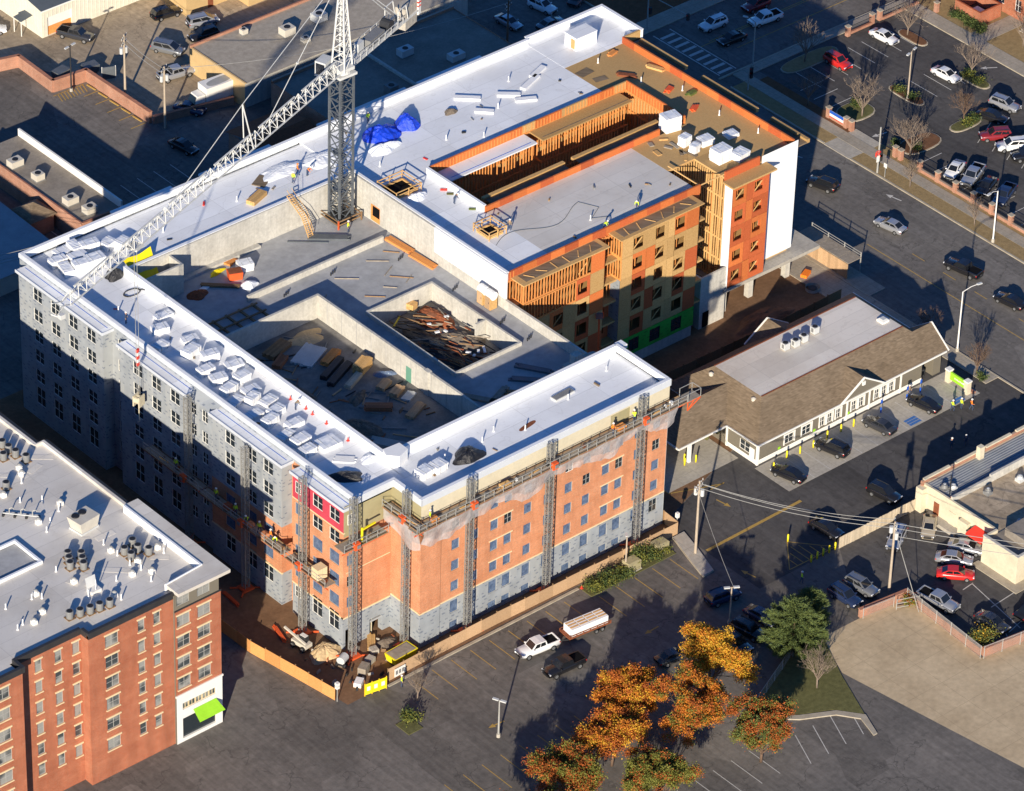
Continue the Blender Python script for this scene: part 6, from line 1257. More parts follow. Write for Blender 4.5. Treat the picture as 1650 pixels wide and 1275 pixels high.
def make_parts(kind):
    if kind in CARP: return CARP[kind]
    s = SPEC[kind]; P_ = []
    bm_ = smooth_loft(s['body']).mesh('body', 'paint_white_car' if 0 else 'paint_white', True); P_.append(('body', bm_, None, 'p'))
    P_.append(('cabin', cabin_mesh(s['cab']).mesh('cabin', 'paint_white'), None, 'p'))
    for n, me in glass_meshes(s['cab']): P_.append((n, me, None, None))
    wr = s['wr']; wm = MB().cone((0, -.11, 0), (0, .11, 0), wr, wr, 16).mesh('wheel', 'tyre', True); rm = MB().cone((0, -.125, 0), (0, .125, 0), wr * .6, wr * .6, 10).mesh('rim', 'rim')
    for sx_ in (-1, 1):
        for sy_ in (-1, 1): P_.append(('wheel', wm, (sx_ * s['wb'], sy_ * (s['W'] - .1), wr), rm))
    L2 = s['L'] / 2; zb = s['body'][-2][3] - .16; zt = s['body'][1][3] - .2
    hl = MB().box(-.09, .05, -.17, .17, -.07, .07).mesh('headlight', 'head_lamp'); tl = MB().box(-.05, .08, -.15, .15, -.09, .09).mesh('tail_light', 'tail_lamp')
    for sy_ in (-1, 1): P_.append(('headlight', hl, (L2 - .16, sy_ * (s['W'] - .28), zb), None)); P_.append(('tail_light', tl, (-L2 + .10, sy_ * (s['W'] - .2), zt), None))
    P_.append(('grille', MB().box(L2 - .1, L2 - .02, -.5, .5, .42, .62).mesh('grille', 'grille_dark'), None, None)); P_.append(('bumper', MB().box(-L2 - .02, -L2 + .12, -.72, .72, .36, .56).mesh('bumper', 'steel_dark'), None, None))
    for sy_ in (-1, 1): P_.append(('mirror', MB().box(s['cab'][3][0] - .25, s['cab'][3][0] - .1, sy_ * (s['W'] + .02) - .1, sy_ * (s['W'] + .02) + .1, s['cab'][3][2] + .02, s['cab'][3][2] + .17).mesh('mirror', 'paint_white'), None, 'p'))
    if kind == 'pickup': P_.append(('cargo_bed', MB().box(-2.6, -1.1, -.76, .76, 1.14, 1.165).mesh('cargo_bed', 'dark_void'), None, None)); [P_.append(('bed_rail', MB().box(-2.78, -1.02, sy_ * .85 - .06, sy_ * .85 + .06, 1.12, 1.24).mesh('bed_rail', 'paint_white'), None, 'p')) for sy_ in (-1, 1)]; P_.append(('tailgate', MB().box(-2.82, -2.7, -.8, .8, 1.1, 1.24).mesh('tailgate', 'paint_white'), None, 'p'))
    if kind in ('suv', 'van'):
        for sy_ in (-1, 1): P_.append(('roof_rail', MB().box(-1.7, .1, sy_ * .58 - .03, sy_ * .58 + .03, 1.74, 1.82).mesh('roof_rail', 'steel_dark'), None, None))
    CARP[kind] = P_; return P_
def vehicle(kind, color, x, y, hd, label, group=None, z=.012, s=1.0):
    names = dict(sedan='sedan_car', suv='suv_car', van='minivan', pickup='pickup_truck'); cats = dict(sedan='car', suv='car', van='van', pickup='pickup truck')
    o = thing(names[kind], label, cats[kind], (x, y, z), R(hd), group); o.scale = (s, s, s)
    for n, me, loc, extra in make_parts(kind):
        c = put(n, me, o, loc)
        if extra == 'p': c.material_slots[0].link = 'OBJECT'; c.material_slots[0].material = MATS['paint_' + color + '_car' if color == 'white' else 'paint_' + color]
        elif extra is not None: put('rim', extra, c)
    return o
paint('paint_white_car', PAINTS['white'])
CARS = [
 ('sedan', 'white', 146.7, 67.9, -86, 'white saloon parked by the brick piers of the side street'), ('suv', 'red', 136.2, 66.9, -90, 'bright red car parked half in the tower shadow'), ('sedan', 'white', 146.2, 54.5, -86, 'white saloon with dark roof beside the oval planted island'),
 ('suv', 'silver', 146.9, 43.2, -76, 'silver estate parked behind a black saloon by the planted bed'), ('sedan', 'black', 143.2, 42.1, -72, 'black saloon parked next to the silver estate'), ('suv', 'darkred', 139.7, 38.2, 148, 'maroon estate parked by the green planting island'), ('suv', 'white', 139.6, 34.8, 152, 'white boxy estate between maroon and black cars'), ('suv', 'black', 139.4, 31.6, 155, 'black estate beside the white boxy one'),
 ('sedan', 'white', 128.6, 35.4, -157, 'white saloon nosing at the brick roadside wall'), ('pickup', 'silver', 129.4, 32.6, -157, 'silver pickup parked between white and black saloons'), ('sedan', 'black', 129.0, 29.5, -158, 'black saloon between silver and navy pickups'), ('pickup', 'navy', 129.2, 26.2, -157, 'navy pickup last in the row at the brick wall'),
 ('suv', 'black', 111.2, 44.3, 105, 'black car driving on the road opposite the lot driveway'), ('sedan', 'silver', 111.2, 30.8, 100, 'silver saloon driving along the main road'), ('pickup', 'black', 111.3, 16.7, 100, 'black pickup in the road by the shadow edge'), ('sedan', 'black', 110.7, 7.2, 98, 'black saloon on the road across from the shop sign'),
 ('pickup', 'white', 136.3, 82.6, 174, 'white pickup waiting in the shaded side street'), ('suv', 'darkred', 138.0, 86.4, 178, 'dark red car in the far lane of the side street'), ('suv', 'white', 129.2, 86.3, 178, 'large white car stopped at the striped crossing'), ('sedan', 'black', 128.6, 81.6, 176, 'black saloon in the side street next to the white one'),
 ('suv', 'white', 112.7, 105.9, -80, 'white estate parked beyond the white roof corner'), ('sedan', 'silver', 105.8, 105.6, -86, 'silver saloon by the dark utility pole'), ('sedan', 'grey', 118.6, 104.4, 22, 'grey saloon parked beside the shaded verge'), ('suv', 'white', 96.6, 114.9, -150, 'white car beyond the crane counterweight'), ('sedan', 'pewter', 110.4, 101.4, 0, 'pewter saloon half hidden behind the white parapet'),
 ('suv', 'black', 67.6, 139.0, -8, 'black estate by the tan building corner'), ('van', 'silver', 70.4, 133.8, -15, 'pale minivan parked by the dark doorway'), ('suv', 'black', 68.0, 130.6, 172, 'black estate beside the gravel-roofed block'), ('van', 'pewter', 61.6, 130.7, -62, 'blue-grey minivan alone in the sandy yard'), ('pickup', 'charcoal', 53.4, 142.2, -63, 'dark old pickup by the roller door'), ('pickup', 'silver', 58.2, 124.4, -9, 'silver pickup with loaded bed next to the tan block'),
 ('sedan', 'navy', 54.0, 115.6, -62, 'navy saloon in shade beside the box truck'), ('sedan', 'black', 47.1, 108.1, -81, 'black saloon alone in the dark brick-walled lot'), ('sedan', 'white', 44.6, 151.3, -33, 'white saloon by the cream shed gable'),
 ('sedan', 'black', 84.3, -2.6, 102, 'black saloon nearest the shop entrance porch'), ('sedan', 'charcoal', 76.3, -2.4, 99, 'charcoal saloon below the shop front gable'), ('suv', 'black', 67.9, -2.2, 104, 'black estate beneath the triple shop windows'), ('sedan', 'black', 59.6, -2.7, 104, 'black saloon at the drive-through corner of the shop'),
 ('suv', 'black', 66.2, -13.6, -80, 'black estate backed to the weathered board fence'), ('sedan', 'black', 55.3, -14.2, -84, 'black saloon by the yellow hatched triangle'), ('sedan', 'tan', 65.6, -22.2, -140, 'pale tan saloon by the cream loading step'), ('suv', 'silver', 60.6, -21.4, -150, 'silver car half hidden behind the leaning pole'), ('sedan', 'silver', 66.3, -28.2, -58, 'silver saloon touching the corner block, uppermost of three'), ('sedan', 'silver', 63.4, -28.9, -52, 'silver saloon between another silver one and the red car'), ('sedan', 'red', 61.3, -31.2, -46, 'bright red saloon beside two silver ones'),
 ('suv', 'pewter', 50.2, -25.7, -82, 'pewter estate parked against the low brick wall'), ('suv', 'navy', 47.2, -25.9, -88, 'navy estate parked by the pewter one'), ('pickup', 'silver', 55.6, -33.8, -80, 'silver pickup along the long low brick wall'), ('sedan', 'charcoal', 57.8, -41.0, -86, 'charcoal saloon in the white-lined bay by the shrub'), ('sedan', 'black', 63.2, -42.2, 5, 'black saloon at the far end of the white-lined bays'),
 ('pickup', 'white', 10.8, -9.5, 173, 'white crew-cab pickup towing the loaded trailer'), ('pickup', 'black', 10.9, -14.3, 176, 'black pickup standing next to the white towing pickup'), ('suv', 'navy', 35.4, -16.3, -8, 'navy estate driving through the tree shadows'), ('sedan', 'navy', 36.4, -22.2, -83, 'navy saloon parked behind the big conifer'), ('suv', 'black', 33.2, -23.3, -80, 'black estate parked by the short floodlight post'), ('sedan', 'charcoal', 22.6, -21.2, -10, 'dark saloon mostly hidden by the orange trees'), ('suv', 'black', 30.2, -24.2, -88, 'black estate between floodlight post and orange tree'),
]
for k, (t, col, x, y, hd, lb) in enumerate(CARS): vehicle(t, col, x, y, hd, lb, None, .03 if x < 92 and -5 < y < 1.5 and x > 57 else .014)
# trailer with white-wrapped load behind the white pickup
tr_ = thing('flatbed_trailer', 'rusty flatbed trailer stacked with white-wrapped pallets', 'trailer', (17.9, -10.2, 0), R(174))
MB().box(-3.3, 3.0, -1.05, 1.05, .62, .78).build('deck', 'rust', tr_); MB().bar((3.0, -.9, .6), (4.5, 0, .5), .12).build('drawbar', 'steel_dark', tr_); MB().bar((3.0, .9, .6), (4.5, 0, .5), .12).build('drawbar', 'steel_dark', tr_)
wm = make_parts('sedan'); wme = [q_ for q_ in wm if q_[0] == 'wheel'][0]
for x in (-1.9, -1.0):
    for s in (-1, 1): c = put('wheel', wme[1], tr_, (x, s * 1.1, .33)); put('rim', wme[3], c)
for s in (-1, 1):
    MB().box(-3.3, 3.0, s * 1.05 - .04, s * 1.05 + .04, 1.05, 1.12).build('side_rail', 'rust', tr_)
    for k in range(7): MB().box(-3.25 + 1.03 * k, -3.17 + 1.03 * k, s * 1.05 - .04, s * 1.05 + .04, .78, 1.05).build('stake', 'rust', tr_)
for k in range(4):
    c = MB().box(-2.9 + 1.38 * k, -1.6 + 1.38 * k, -.9, .9, .8, 1.85).build('pallet_load', 'foam_side', None); c.parent = None
    c.location = (17.9, -10.2, 0); c.rotation_euler = (0, 0, R(174)); tag(c, 'white-wrapped pallet of sheet packs standing on the rusty trailer', 'pallet', 'wrapped pallets on the trailer')
    for j in range(3): MB().box(-2.85 + 1.38 * k, -1.65 + 1.38 * k, -.7 + .5 * j, -.45 + .5 * j, 1.855, 1.875).build('strap', 'lumber', c)
# white box truck in the yard
bt = thing('box_truck', 'white box truck with stained roof parked below the tan block', 'truck', (58.6, 115.6, .01), R(176))
MB().box(-3.9, 2.2, -1.2, 1.2, .95, 3.4).build('cargo_box', 'paint_white', bt); MB().prism([(2.35, -1.0), (4.3, -.92), (4.3, .92), (2.35, 1.0)], .5, 2.4, [(2.35, -.95), (3.6, -.85), (3.6, .85), (2.35, .95)]).build('cab', 'paint_white', bt); MB().quad((4.27, -.8, 1.3), (4.27, .8, 1.3), (3.75, .75, 2.25), (3.75, -.75, 2.25)).build('windscreen', 'car_glass', bt); MB().prism(oval(-.6, .1, 2.2, .8, .1), 3.4, 3.41).build('roof_stain', 'steel_galv', bt); MB().box(-3.8, 3.4, -.5, .5, .5, .95).build('chassis', 'steel_dark', bt)
for x in (-2.6, 3.0):
    for s in (-1, 1): c = put('wheel', wme[1], bt, (x, s * 1.0, .42)); c.scale = (1.3, 1.3, 1.3); put('rim', wme[3], c)
# ================================================================== TREES AND SHRUBS
def branches(seed, h, spread, levels=4, r0=.14, trunk=.28, n0=7, up=.55, upright=0.):
    rnd = random.Random(seed); tk = MB(); cr = MB(); tips = []
    def limb(mb, p_, d, L, r_, lev):
        q_ = p_ + d * L; mb.cone(p_, q_, r_, r_ * .62, 5 if lev < 2 else 3, False)
        if lev >= levels: tips.append(q_); return
        k = rnd.choice((2, 3, 3)) if lev < levels - 1 else rnd.choice((3, 4))
        for _ in range(k):
            a = Vector((rnd.gauss(0, 1), rnd.gauss(0, 1), rnd.gauss(0, .7) + up)).normalized(); dd = (d * (1.1 + upright) + a * .75).normalized()
            st = p_ + d * L * rnd.uniform(.55, 1.0); limb(mb, st, dd, L * rnd.uniform(.6, .85), max(.012, r_ * .58), lev + 1)
    base = Vector((0, 0, 0)); top = Vector((rnd.uniform(-.1, .1), rnd.uniform(-.1, .1), h * trunk)); tk.cone(base, top, r0, r0 * .8, 8)
    for k in range(n0):
        a = 2 * math.pi * k / n0 + rnd.uniform(-.3, .3); d = Vector((math.cos(a) * spread, math.sin(a) * spread, 1.0)).normalized(); limb(cr, top - Vector((0, 0, rnd.uniform(0, h * .08))), d, h * .27 * rnd.uniform(.85, 1.1), r0 * .5, 1)
    return tk, cr, tips
TM = {}
def bare(x, y, h, label, seed, spread=.6, group=None, bark='bark_grey', z=.1, s=1.0):
    key = (seed, bark, spread)
    if key not in TM:
        tk, cr, _ = branches(seed, 7.0, spread, 5, .14, .24, 10); TM[key] = (tk.mesh('trunk', bark, True), cr.mesh('crown', bark))
    o = thing('bare_tree', label, 'tree', (x, y, z), seed * 1.7, group); k = h / 7.0; o.scale = (k, k, k); put('trunk', TM[key][0], o); put('crown', TM[key][1], o); return o
bare(128.9, 54.4, 7.2, 'bare tree on the green bed by the banner', 1); bare(126.9, 42.6, 7.4, 'broad bare tree between lot driveway and piers', 2, .75); bare(139.4, 44.2, 5.6, 'reddish bare tree on the green island beside parked estates', 3, .5, None, 'bark_brown'); bare(150.3, 66.6, 6.6, 'bare tree beside the white saloon near the street piers', 4); bare(149.6, 52.6, 6.6, 'bare tree on the oval island beside the dark-roofed saloon', 5); bare(150.3, 38.4, 6.0, 'bare tree on the curved bed by the silver estate', 6)
bare(120.9, 36.6, 4.6, 'spindly young street tree by the lawn strip, next to the signal', 7, .3); bare(120.9, 23.9, 4.6, 'spindly young street tree next to the wreathed lamp', 8, .3); bare(95.3, -1.6, 5.6, 'bare crape myrtle in the planter behind the shop sign', 9, .45, None, 'bark_brown'); bare(95.9, 8.2, 5.4, 'dense bare shrub tree by the shop porch roof', 10, .6, None, 'bark_brown'); bare(161.5, 53.6, 6.0, 'bare tree on the tan lawn by the brick hall', 11); bare(164, 40, 6.0, 'bare tree on the tan lawn away from the hall', 12); bare(-6.6, -7.6, 5.0, 'twiggy upright bare tree outside the yellow gate', 13, .32, None, 'bark_grey'); bare(32.4, -36.2, 6.2, 'grey bare tree on the grass bank below the conifer', 14, .5)
bare(133, 70.6, 7, 'shaded bare tree on the long verge island', 15); bare(124.9, 61.5, 6, 'bare tree in the shaded mulch bed by the lot', 16); bare(135, 97.5, 8, 'bare tree in shade beyond the side street', 17); bare(127, 99, 7.5, 'bare tree beyond the striped crossing', 18)
def leafmesh(seed, tips, n, size, cols, spread, extra=None):
    rnd = random.Random(seed); ms = [MB() for _ in cols]
    for _ in range(n):
        c = rnd.choice(tips); cl = (hash((round(c.x * 2), round(c.y * 2), round(c.z * 2), seed)) % 97) / 97
        p_ = c + Vector((rnd.gauss(0, spread), rnd.gauss(0, spread), rnd.gauss(0, spread * .8))); i = min(len(cols) - 1, max(0, int((cl * .75 + rnd.random() * .25) * len(cols))))
        u = Vector((rnd.gauss(0, 1), rnd.gauss(0, 1), rnd.gauss(0, 1))).normalized(); v = u.cross(Vector((rnd.gauss(0, 1), rnd.gauss(0, 1), rnd.gauss(0, 1)))).normalized(); s = size * rnd.uniform(.7, 1.35)
        ms[i].quad(p_ - u * s, p_ + v * s * .55, p_ + u * s, p_ - v * s * .55)
    return ms
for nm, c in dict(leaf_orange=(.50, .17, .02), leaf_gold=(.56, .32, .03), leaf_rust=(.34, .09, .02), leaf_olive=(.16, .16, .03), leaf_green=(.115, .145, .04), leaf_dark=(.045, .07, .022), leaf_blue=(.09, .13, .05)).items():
    b = NB(nm); i_ = b.noise(b.pos(), 2.0, 2); cc = b.ramp(i_, (.3, lit(c, .75)), (.7, lit(c, 1.25))); b.b.inputs['Subsurface Weight'].default_value = 0; b.out(cc, .7, 0, .2)
def autumn(x, y, h, seed, label, w_=.75, cols=('leaf_rust', 'leaf_orange', 'leaf_gold', 'leaf_orange', 'leaf_gold', 'leaf_olive'), n=60000):
    tk, cr, tips = branches(seed, h, w_, 5, .2, .2, 9, .5); o = thing('autumn_tree', label, 'tree', (x, y, 0)); tk.build('trunk', 'bark_brown', o, True); cr.build('branches', 'bark_brown', o)
    for m_, c in zip(leafmesh(seed, tips, n, .105, cols, .3), cols): q_ = m_.build('crown', c, o); q_['kind'] = 'stuff'
autumn(21.8, -28.6, 10.2, 31, 'tall orange and gold autumn tree beside the grass bank', .62, ('leaf_orange', 'leaf_gold', 'leaf_gold', 'leaf_orange', 'leaf_gold', 'leaf_olive')); autumn(9.8, -26.4, 8.4, 32, 'broad rust-orange autumn tree in the front lot', .68, ('leaf_rust', 'leaf_orange', 'leaf_rust', 'leaf_gold', 'leaf_orange')); autumn(-16.0, -38.0, 9.5, 34, 'brown-leaved autumn tree at the lot edge beyond the open bays', .8, ('leaf_rust', 'leaf_olive', 'leaf_rust', 'leaf_orange'), 40000); autumn(1.5, -41.0, 9.0, 35, 'olive and rust autumn tree below the white-lined bays', .8, ('leaf_rust', 'leaf_olive', 'leaf_olive'), 40000)
for x, y, h, sd_, cols, lb in ((13.4, -34.6, 10.2, 36, ('leaf_rust', 'leaf_orange', 'leaf_olive'), 'tall rust tree behind the two bright autumn trees'), (3.4, -31.4, 9.0, 37, ('leaf_orange', 'leaf_rust', 'leaf_gold'), 'orange tree at the open end of the tree row'), (17.6, -42.0, 9.0, 38, ('leaf_olive', 'leaf_rust', 'leaf_green'), 'green-brown tree beside the lower white-lined bays'), (-5.6, -33.0, 8.6, 39, ('leaf_rust', 'leaf_olive'), 'brown tree at the lamp end of the tree row')): autumn(x, y, h, sd_, lb, .7, cols, 40000)
def conifer(x, y, h, rad, seed, label, n=15000):
    rnd = random.Random(seed); o = thing('conifer_tree', label, 'tree', (x, y, .05)); tk = MB().cone((0, 0, 0), (0, 0, h * .95), .2, .03, 8); tk.build('trunk', 'bark_brown', o)
    br = MB(); ms = {c: MB() for c in ('leaf_green', 'leaf_blue', 'leaf_dark')}; arms = []
    for k in range(130):
        t = (k + rnd.random()) / 130; z = h * (.06 + .9 * t); L = rad * (1 - t ** 2.2) ** .8 * rnd.uniform(.72, 1.1) * (.75 + .25 * min(1, t * 5)) + .15; a = k * 2.399 + rnd.uniform(-.3, .3); e = Vector((math.cos(a) * L, math.sin(a) * L, z + L * .28)); br.cone((0, 0, z), e, .04, .012, 4, False); arms.append((Vector((0, 0, z)), e, L))
    br.build('branches', 'bark_brown', o)
    wts = [a[2] for a in arms]
    for _ in range(n):
        s0, e, L = rnd.choices(arms, wts)[0]; t = rnd.random() ** .55; p_ = s0.lerp(e, t) + Vector((rnd.gauss(0, .16), rnd.gauss(0, .16), rnd.gauss(.06, .14))); d = (e - s0).normalized(); u = (d + Vector((rnd.gauss(0, .6), rnd.gauss(0, .6), rnd.gauss(.25, .5)))).normalized(); v = u.cross(Vector((rnd.gauss(0, 1), rnd.gauss(0, 1), rnd.gauss(0, 1)))).normalized(); s = rnd.uniform(.12, .24)
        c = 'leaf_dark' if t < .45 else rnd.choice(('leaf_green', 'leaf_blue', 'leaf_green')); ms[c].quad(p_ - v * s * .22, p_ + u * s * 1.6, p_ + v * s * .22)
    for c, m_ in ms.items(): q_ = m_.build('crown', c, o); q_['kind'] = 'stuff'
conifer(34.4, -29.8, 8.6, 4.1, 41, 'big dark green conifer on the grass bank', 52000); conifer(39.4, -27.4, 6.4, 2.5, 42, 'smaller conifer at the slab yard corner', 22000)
def shrub(x, y, r_, h, seed, label, cols=('leaf_green', 'leaf_dark', 'leaf_olive'), n=1500, group=None, z=.1):
    rnd = random.Random(seed); o = thing('shrub', label, 'shrub', (x, y, z), 0, group); st = MB()
    tips = []
    for k in range(12): a = rnd.uniform(0, 6.28); rr = r_ * rnd.uniform(.2, .9); e = Vector((math.cos(a) * rr, math.sin(a) * rr, h * rnd.uniform(.4, .95))); st.cone((0, 0, 0), e, .03, .01, 4, False); tips.append(e); tips.append(e * .6)
    st.build('stems', 'bark_brown', o)
    for m_, c in zip(leafmesh(seed, tips, n, .11, cols, r_ * .3), cols): q_ = m_.build('foliage', c, o); q_['kind'] = 'stuff'
for k, (x, y, r_, h, lb) in enumerate(((24.6, -4.6, 1.3, 1.2, 'low dark shrub at the hoarding end of the planted strip'), (26.8, -4.9, 1.6, 1.5, 'spreading shrub beside the green transformer box'), (29.0, -5.2, 1.2, 1.0, 'low shrub at the foot of the thin wooden lamp'), (32.6, -4.2, 1.5, 1.8, 'yellow-green shrub between the two transformer boxes'), (34.6, -4.7, 1.2, 1.2, 'dark shrub close to the second transformer box'), (36.4, -4.0, 1.0, 1.0, 'small shrub by the end of the plywood hoarding'))): shrub(x, y, r_, h, 60 + k, lb)
shrub(54.2, -42.8, 1.6, 1.8, 71, 'yellow-leaved shrub at the brick wall corner', ('leaf_gold', 'leaf_olive', 'leaf_green')); shrub(52.9, -31.6, 1.0, 1.1, 72, 'overgrown weeds by the pipe gate', ('leaf_olive', 'leaf_rust'), 900); shrub(-9.6, -10.0, 1.2, 1.0, 73, 'round green shrub by the twiggy upright tree')
for k, (x, y) in enumerate(((137.9, 55.8), (138.3, 53.4), (149.0, 50.4), (149.4, 52.8), (139.2, 43.4), (141.0, 43.6), (150.4, 34.8), (130.4, 57.0))): shrub(x, y, 1.0, .8, 80 + k, 'low clipped shrub growing in a lot planting island', ('leaf_green', 'leaf_dark', 'leaf_olive'), 700, 'shrubs in the lot islands')
for k in range(5): shrub(159.6 + .1 * k, 60.4 + 1.4 * k, .9, 1.0, 90 + k, 'clipped hedge bush beside the brick enclosure', ('leaf_green', 'leaf_dark'), 900, 'hedge at the enclosure')
for k, (x, y) in enumerate(((127.3, 46.0), (128.9, 43.2), (95.0, -2.8))): shrub(x, y, .8, .7, 100 + k, ('low evergreen shrub by the lot driveway kerb', 'low evergreen shrub under the broad bare tree', 'low shrub in the planter behind the shop sign')[k], ('leaf_green', 'leaf_dark'), 600)
# ================================================================== MAST CLIMBERS: lattice masts, platforms, drive units
def mast(x, y, top, lb, m='steel_mast'):
    o = thing('mast_climber', lb, 'mast', (x, y, 0)); n = 5
    for k in range(n):
        mb = MB(); lattice(mb, top * k / n, top * (k + 1) / n - .02, .34, .62, .085, .045); mb.build('mast_section', m, o)
    tp = MB(); lattice(tp, top, top + .9, .34, .45, .085, .05); tp.build('mast_top', m, o)
    b_ = MB().box(-.8, .8, -.8, .8, .05, .3); b_.bar((-1.6, -1.2, .15), (1.6, 1.2, .15), .16).bar((-1.6, 1.2, .15), (1.6, -1.2, .15), .16); b_.build('base_frame', 'steel_orange', o)
    for k in range(4): MB().bar((.3, 0, 4.2 + 4.6 * k), (1.0, .15, 4.2 + 4.6 * k), .07).build('wall_tie', 'steel_dark', o)
    return o
mast(-8.75, 34.3, 21.6, 'lattice mast at the recess between second and third grey bays'); mast(-9.0, 22.6, 20.6, 'lattice mast in front of the third grey bay'); mast(-9.1, 11.3, 22.6, 'lattice mast in front of the pink-topped brick bay'); mast(-7.3, 3.9, 22.9, 'lattice mast at the yellow-bracketed corner platform'); mast(-1.2, 1.4, 22.6, 'lattice mast in the inner brick corner'); mast(6.7, -1.15, 22.2, 'lattice mast on the long brick face next to the inner corner'); mast(19.5, -1.15, 21.6, 'lattice mast midway along the long brick face'); mast(34.5, -1.15, 21.8, 'lattice mast near the far end of the long brick face')
def platform(p0, p1, z, wd, lb, side=1, drives=(), truss=True, planks=True, rail_in=False):
    """working platform from p0 to p1; width wd to the left of the run when side = 1"""
    a = math.atan2(p1[1] - p0[1], p1[0] - p0[0]); L = math.dist(p0, p1); o = thing('mast_platform', lb, 'work platform', (p0[0], p0[1], z), a); n = int(L / 1.5)
    for k in range(n):
        MB().box(L * k / n + .02, L * (k + 1) / n - .02, 0, side * wd, -.05, random.uniform(0, .03)).build('deck_board', 'plank_grey', o)
    for yy, need in ((0., True), (side * wd, rail_in)):
        for zz in ((.55, 1.1) if need else ()): MB().box(0, L, yy - .03, yy + .03, zz, zz + .07).build('guard_rail', 'steel_galv' if yy == 0 else 'steel_dark', o)
        MB().box(0, L, yy - .02, yy + .02, .0, .16).build('toe_board', 'lumber_dark', o)
        if need:
            for k in range(n + 1): MB().box(L * k / n - .03, L * k / n + .03, yy - .03, yy + .03, 0, 1.2).build('rail_post', 'steel_galv' if yy == 0 else 'steel_dark', o)
    if truss:
        mb = MB(); mb.bar((0, .1 * side, -.1), (L, .1 * side, -.1), .1).bar((0, .5 * side, -.55), (L, .5 * side, -.55), .1).bar((0, .9 * side, -.1), (L, .9 * side, -.1), .1)
        for k in range(n): u, v = L * k / n, L * (k + 1) / n; mb.bar((u, .1 * side, -.1), ((u + v) / 2, .5 * side, -.55), .06).bar(((u + v) / 2, .5 * side, -.55), (v, .1 * side, -.1), .06)
        mb.build('truss', 'steel_orange', o)
    for d in drives: MB().box(d - .4, d + .4, -.25, .3, -.2, .75).build('drive_unit', 'steel_orange', o); MB().box(d - .25, d + .3, -.42, -.35, .1, .6).build('control_box', 'hvac_grey', o)
    for k in range(n // 2): u = random.uniform(.5, L - .5); q_ = random.uniform(.2, .45); MB().box(u - q_ / 2, u + q_ / 2, side * wd * .55 - q_ / 2, side * wd * .55 + q_ / 2, .03, .03 + random.uniform(.2, .5)).build('tub', random.choice(('steel_dark', 'hvac_grey', 'lumber_dark', 'rust', 'white_plastic')), o)
    for k in range(max(2, n // 2)):                                        # material resting on the deck belongs to nobody else: planks laid loose
        u = random.uniform(.6, L - 2.2); MB().prism(rect(u + .8, side * wd * random.uniform(.35, .7), random.uniform(1.2, 2.2), .22, random.uniform(-.25, .25)), .05, .12).build('loose_plank', random.choice(('lumber', 'lumber_dark', 'plank_grey')), o)
    return o
platform((-2.3, -1.95), (41.4, -1.95), 19.45, 1.6, 'long mast platform running the whole length of the brick face', 1, (9.0, 21.8, 36.8)); platform((-1.95, 5.0), (-1.95, -1.9), 19.5, 1.5, 'short mast platform along the olive inner return wall', 1, (3.7,)); platform((-9.2, 3.2), (-2.4, 3.2), 16.9, 1.9, 'corner mast platform under the olive wall with yellow bracket', 1, (1.9,)); platform((-9.75, 14.0), (-9.75, 6.2), 10.25, 1.6, 'mast platform with brick pallets on the pink-topped bay', 1, (2.7,)); platform((-9.8, 31.0), (-9.8, 14.6), 10.3, 1.6, 'mast platform with masons along the third bay', 1, (8.5,)); platform((-9.6, 42.5), (-9.6, 31.3), 10.3, 1.5, 'shaded mast platform reaching along the second bay', 1, (8.2,))
ec = thing('platform_outrigger', 'orange cantilever end basket of the long platform', 'work platform', (41.5, -1.95, 19.45)); MB().box(0, 2.2, 0, 1.6, -.05, .02).build('deck_board', 'plank_grey', ec)
for x in (0.05, 2.15):
    for y in (0, 1.6): MB().bar((x, y, 0), (x, y, 1.2), .06).build('rail_post', 'steel_galv', ec)
for y in (0, 1.6): MB().bar((0, y, 1.15), (2.2, y, 1.15), .06).build('guard_rail', 'steel_galv', ec)
MB().bar((2.2, 0, 1.15), (2.2, 1.6, 1.15), .06).build('guard_rail', 'steel_galv', ec); mb = MB()
for y in (0, 1.6): mb.bar((0, y, -.1), (2.2, y, -.1), .1).bar((0, y, -1.3), (2.2, y, -.1), .1).bar((0, y, -1.3), (0, y, -.1), .1).bar((0, y, -1.3), (1.1, y, -.1), .08)
mb.build('truss', 'steel_orange', ec)
yb = thing('hoist_bracket', 'bright yellow steel bracket standing on the corner platform', 'bracket', (-6.2, 3.6, 16.95)); MB().bar((0, 0, 0), (0, 0, 2.2), .2).build('post', 'yellow_bright', yb); MB().bar((0, 0, 1.9), (2.2, .2, 1.9), .2).build('arm', 'yellow_bright', yb)
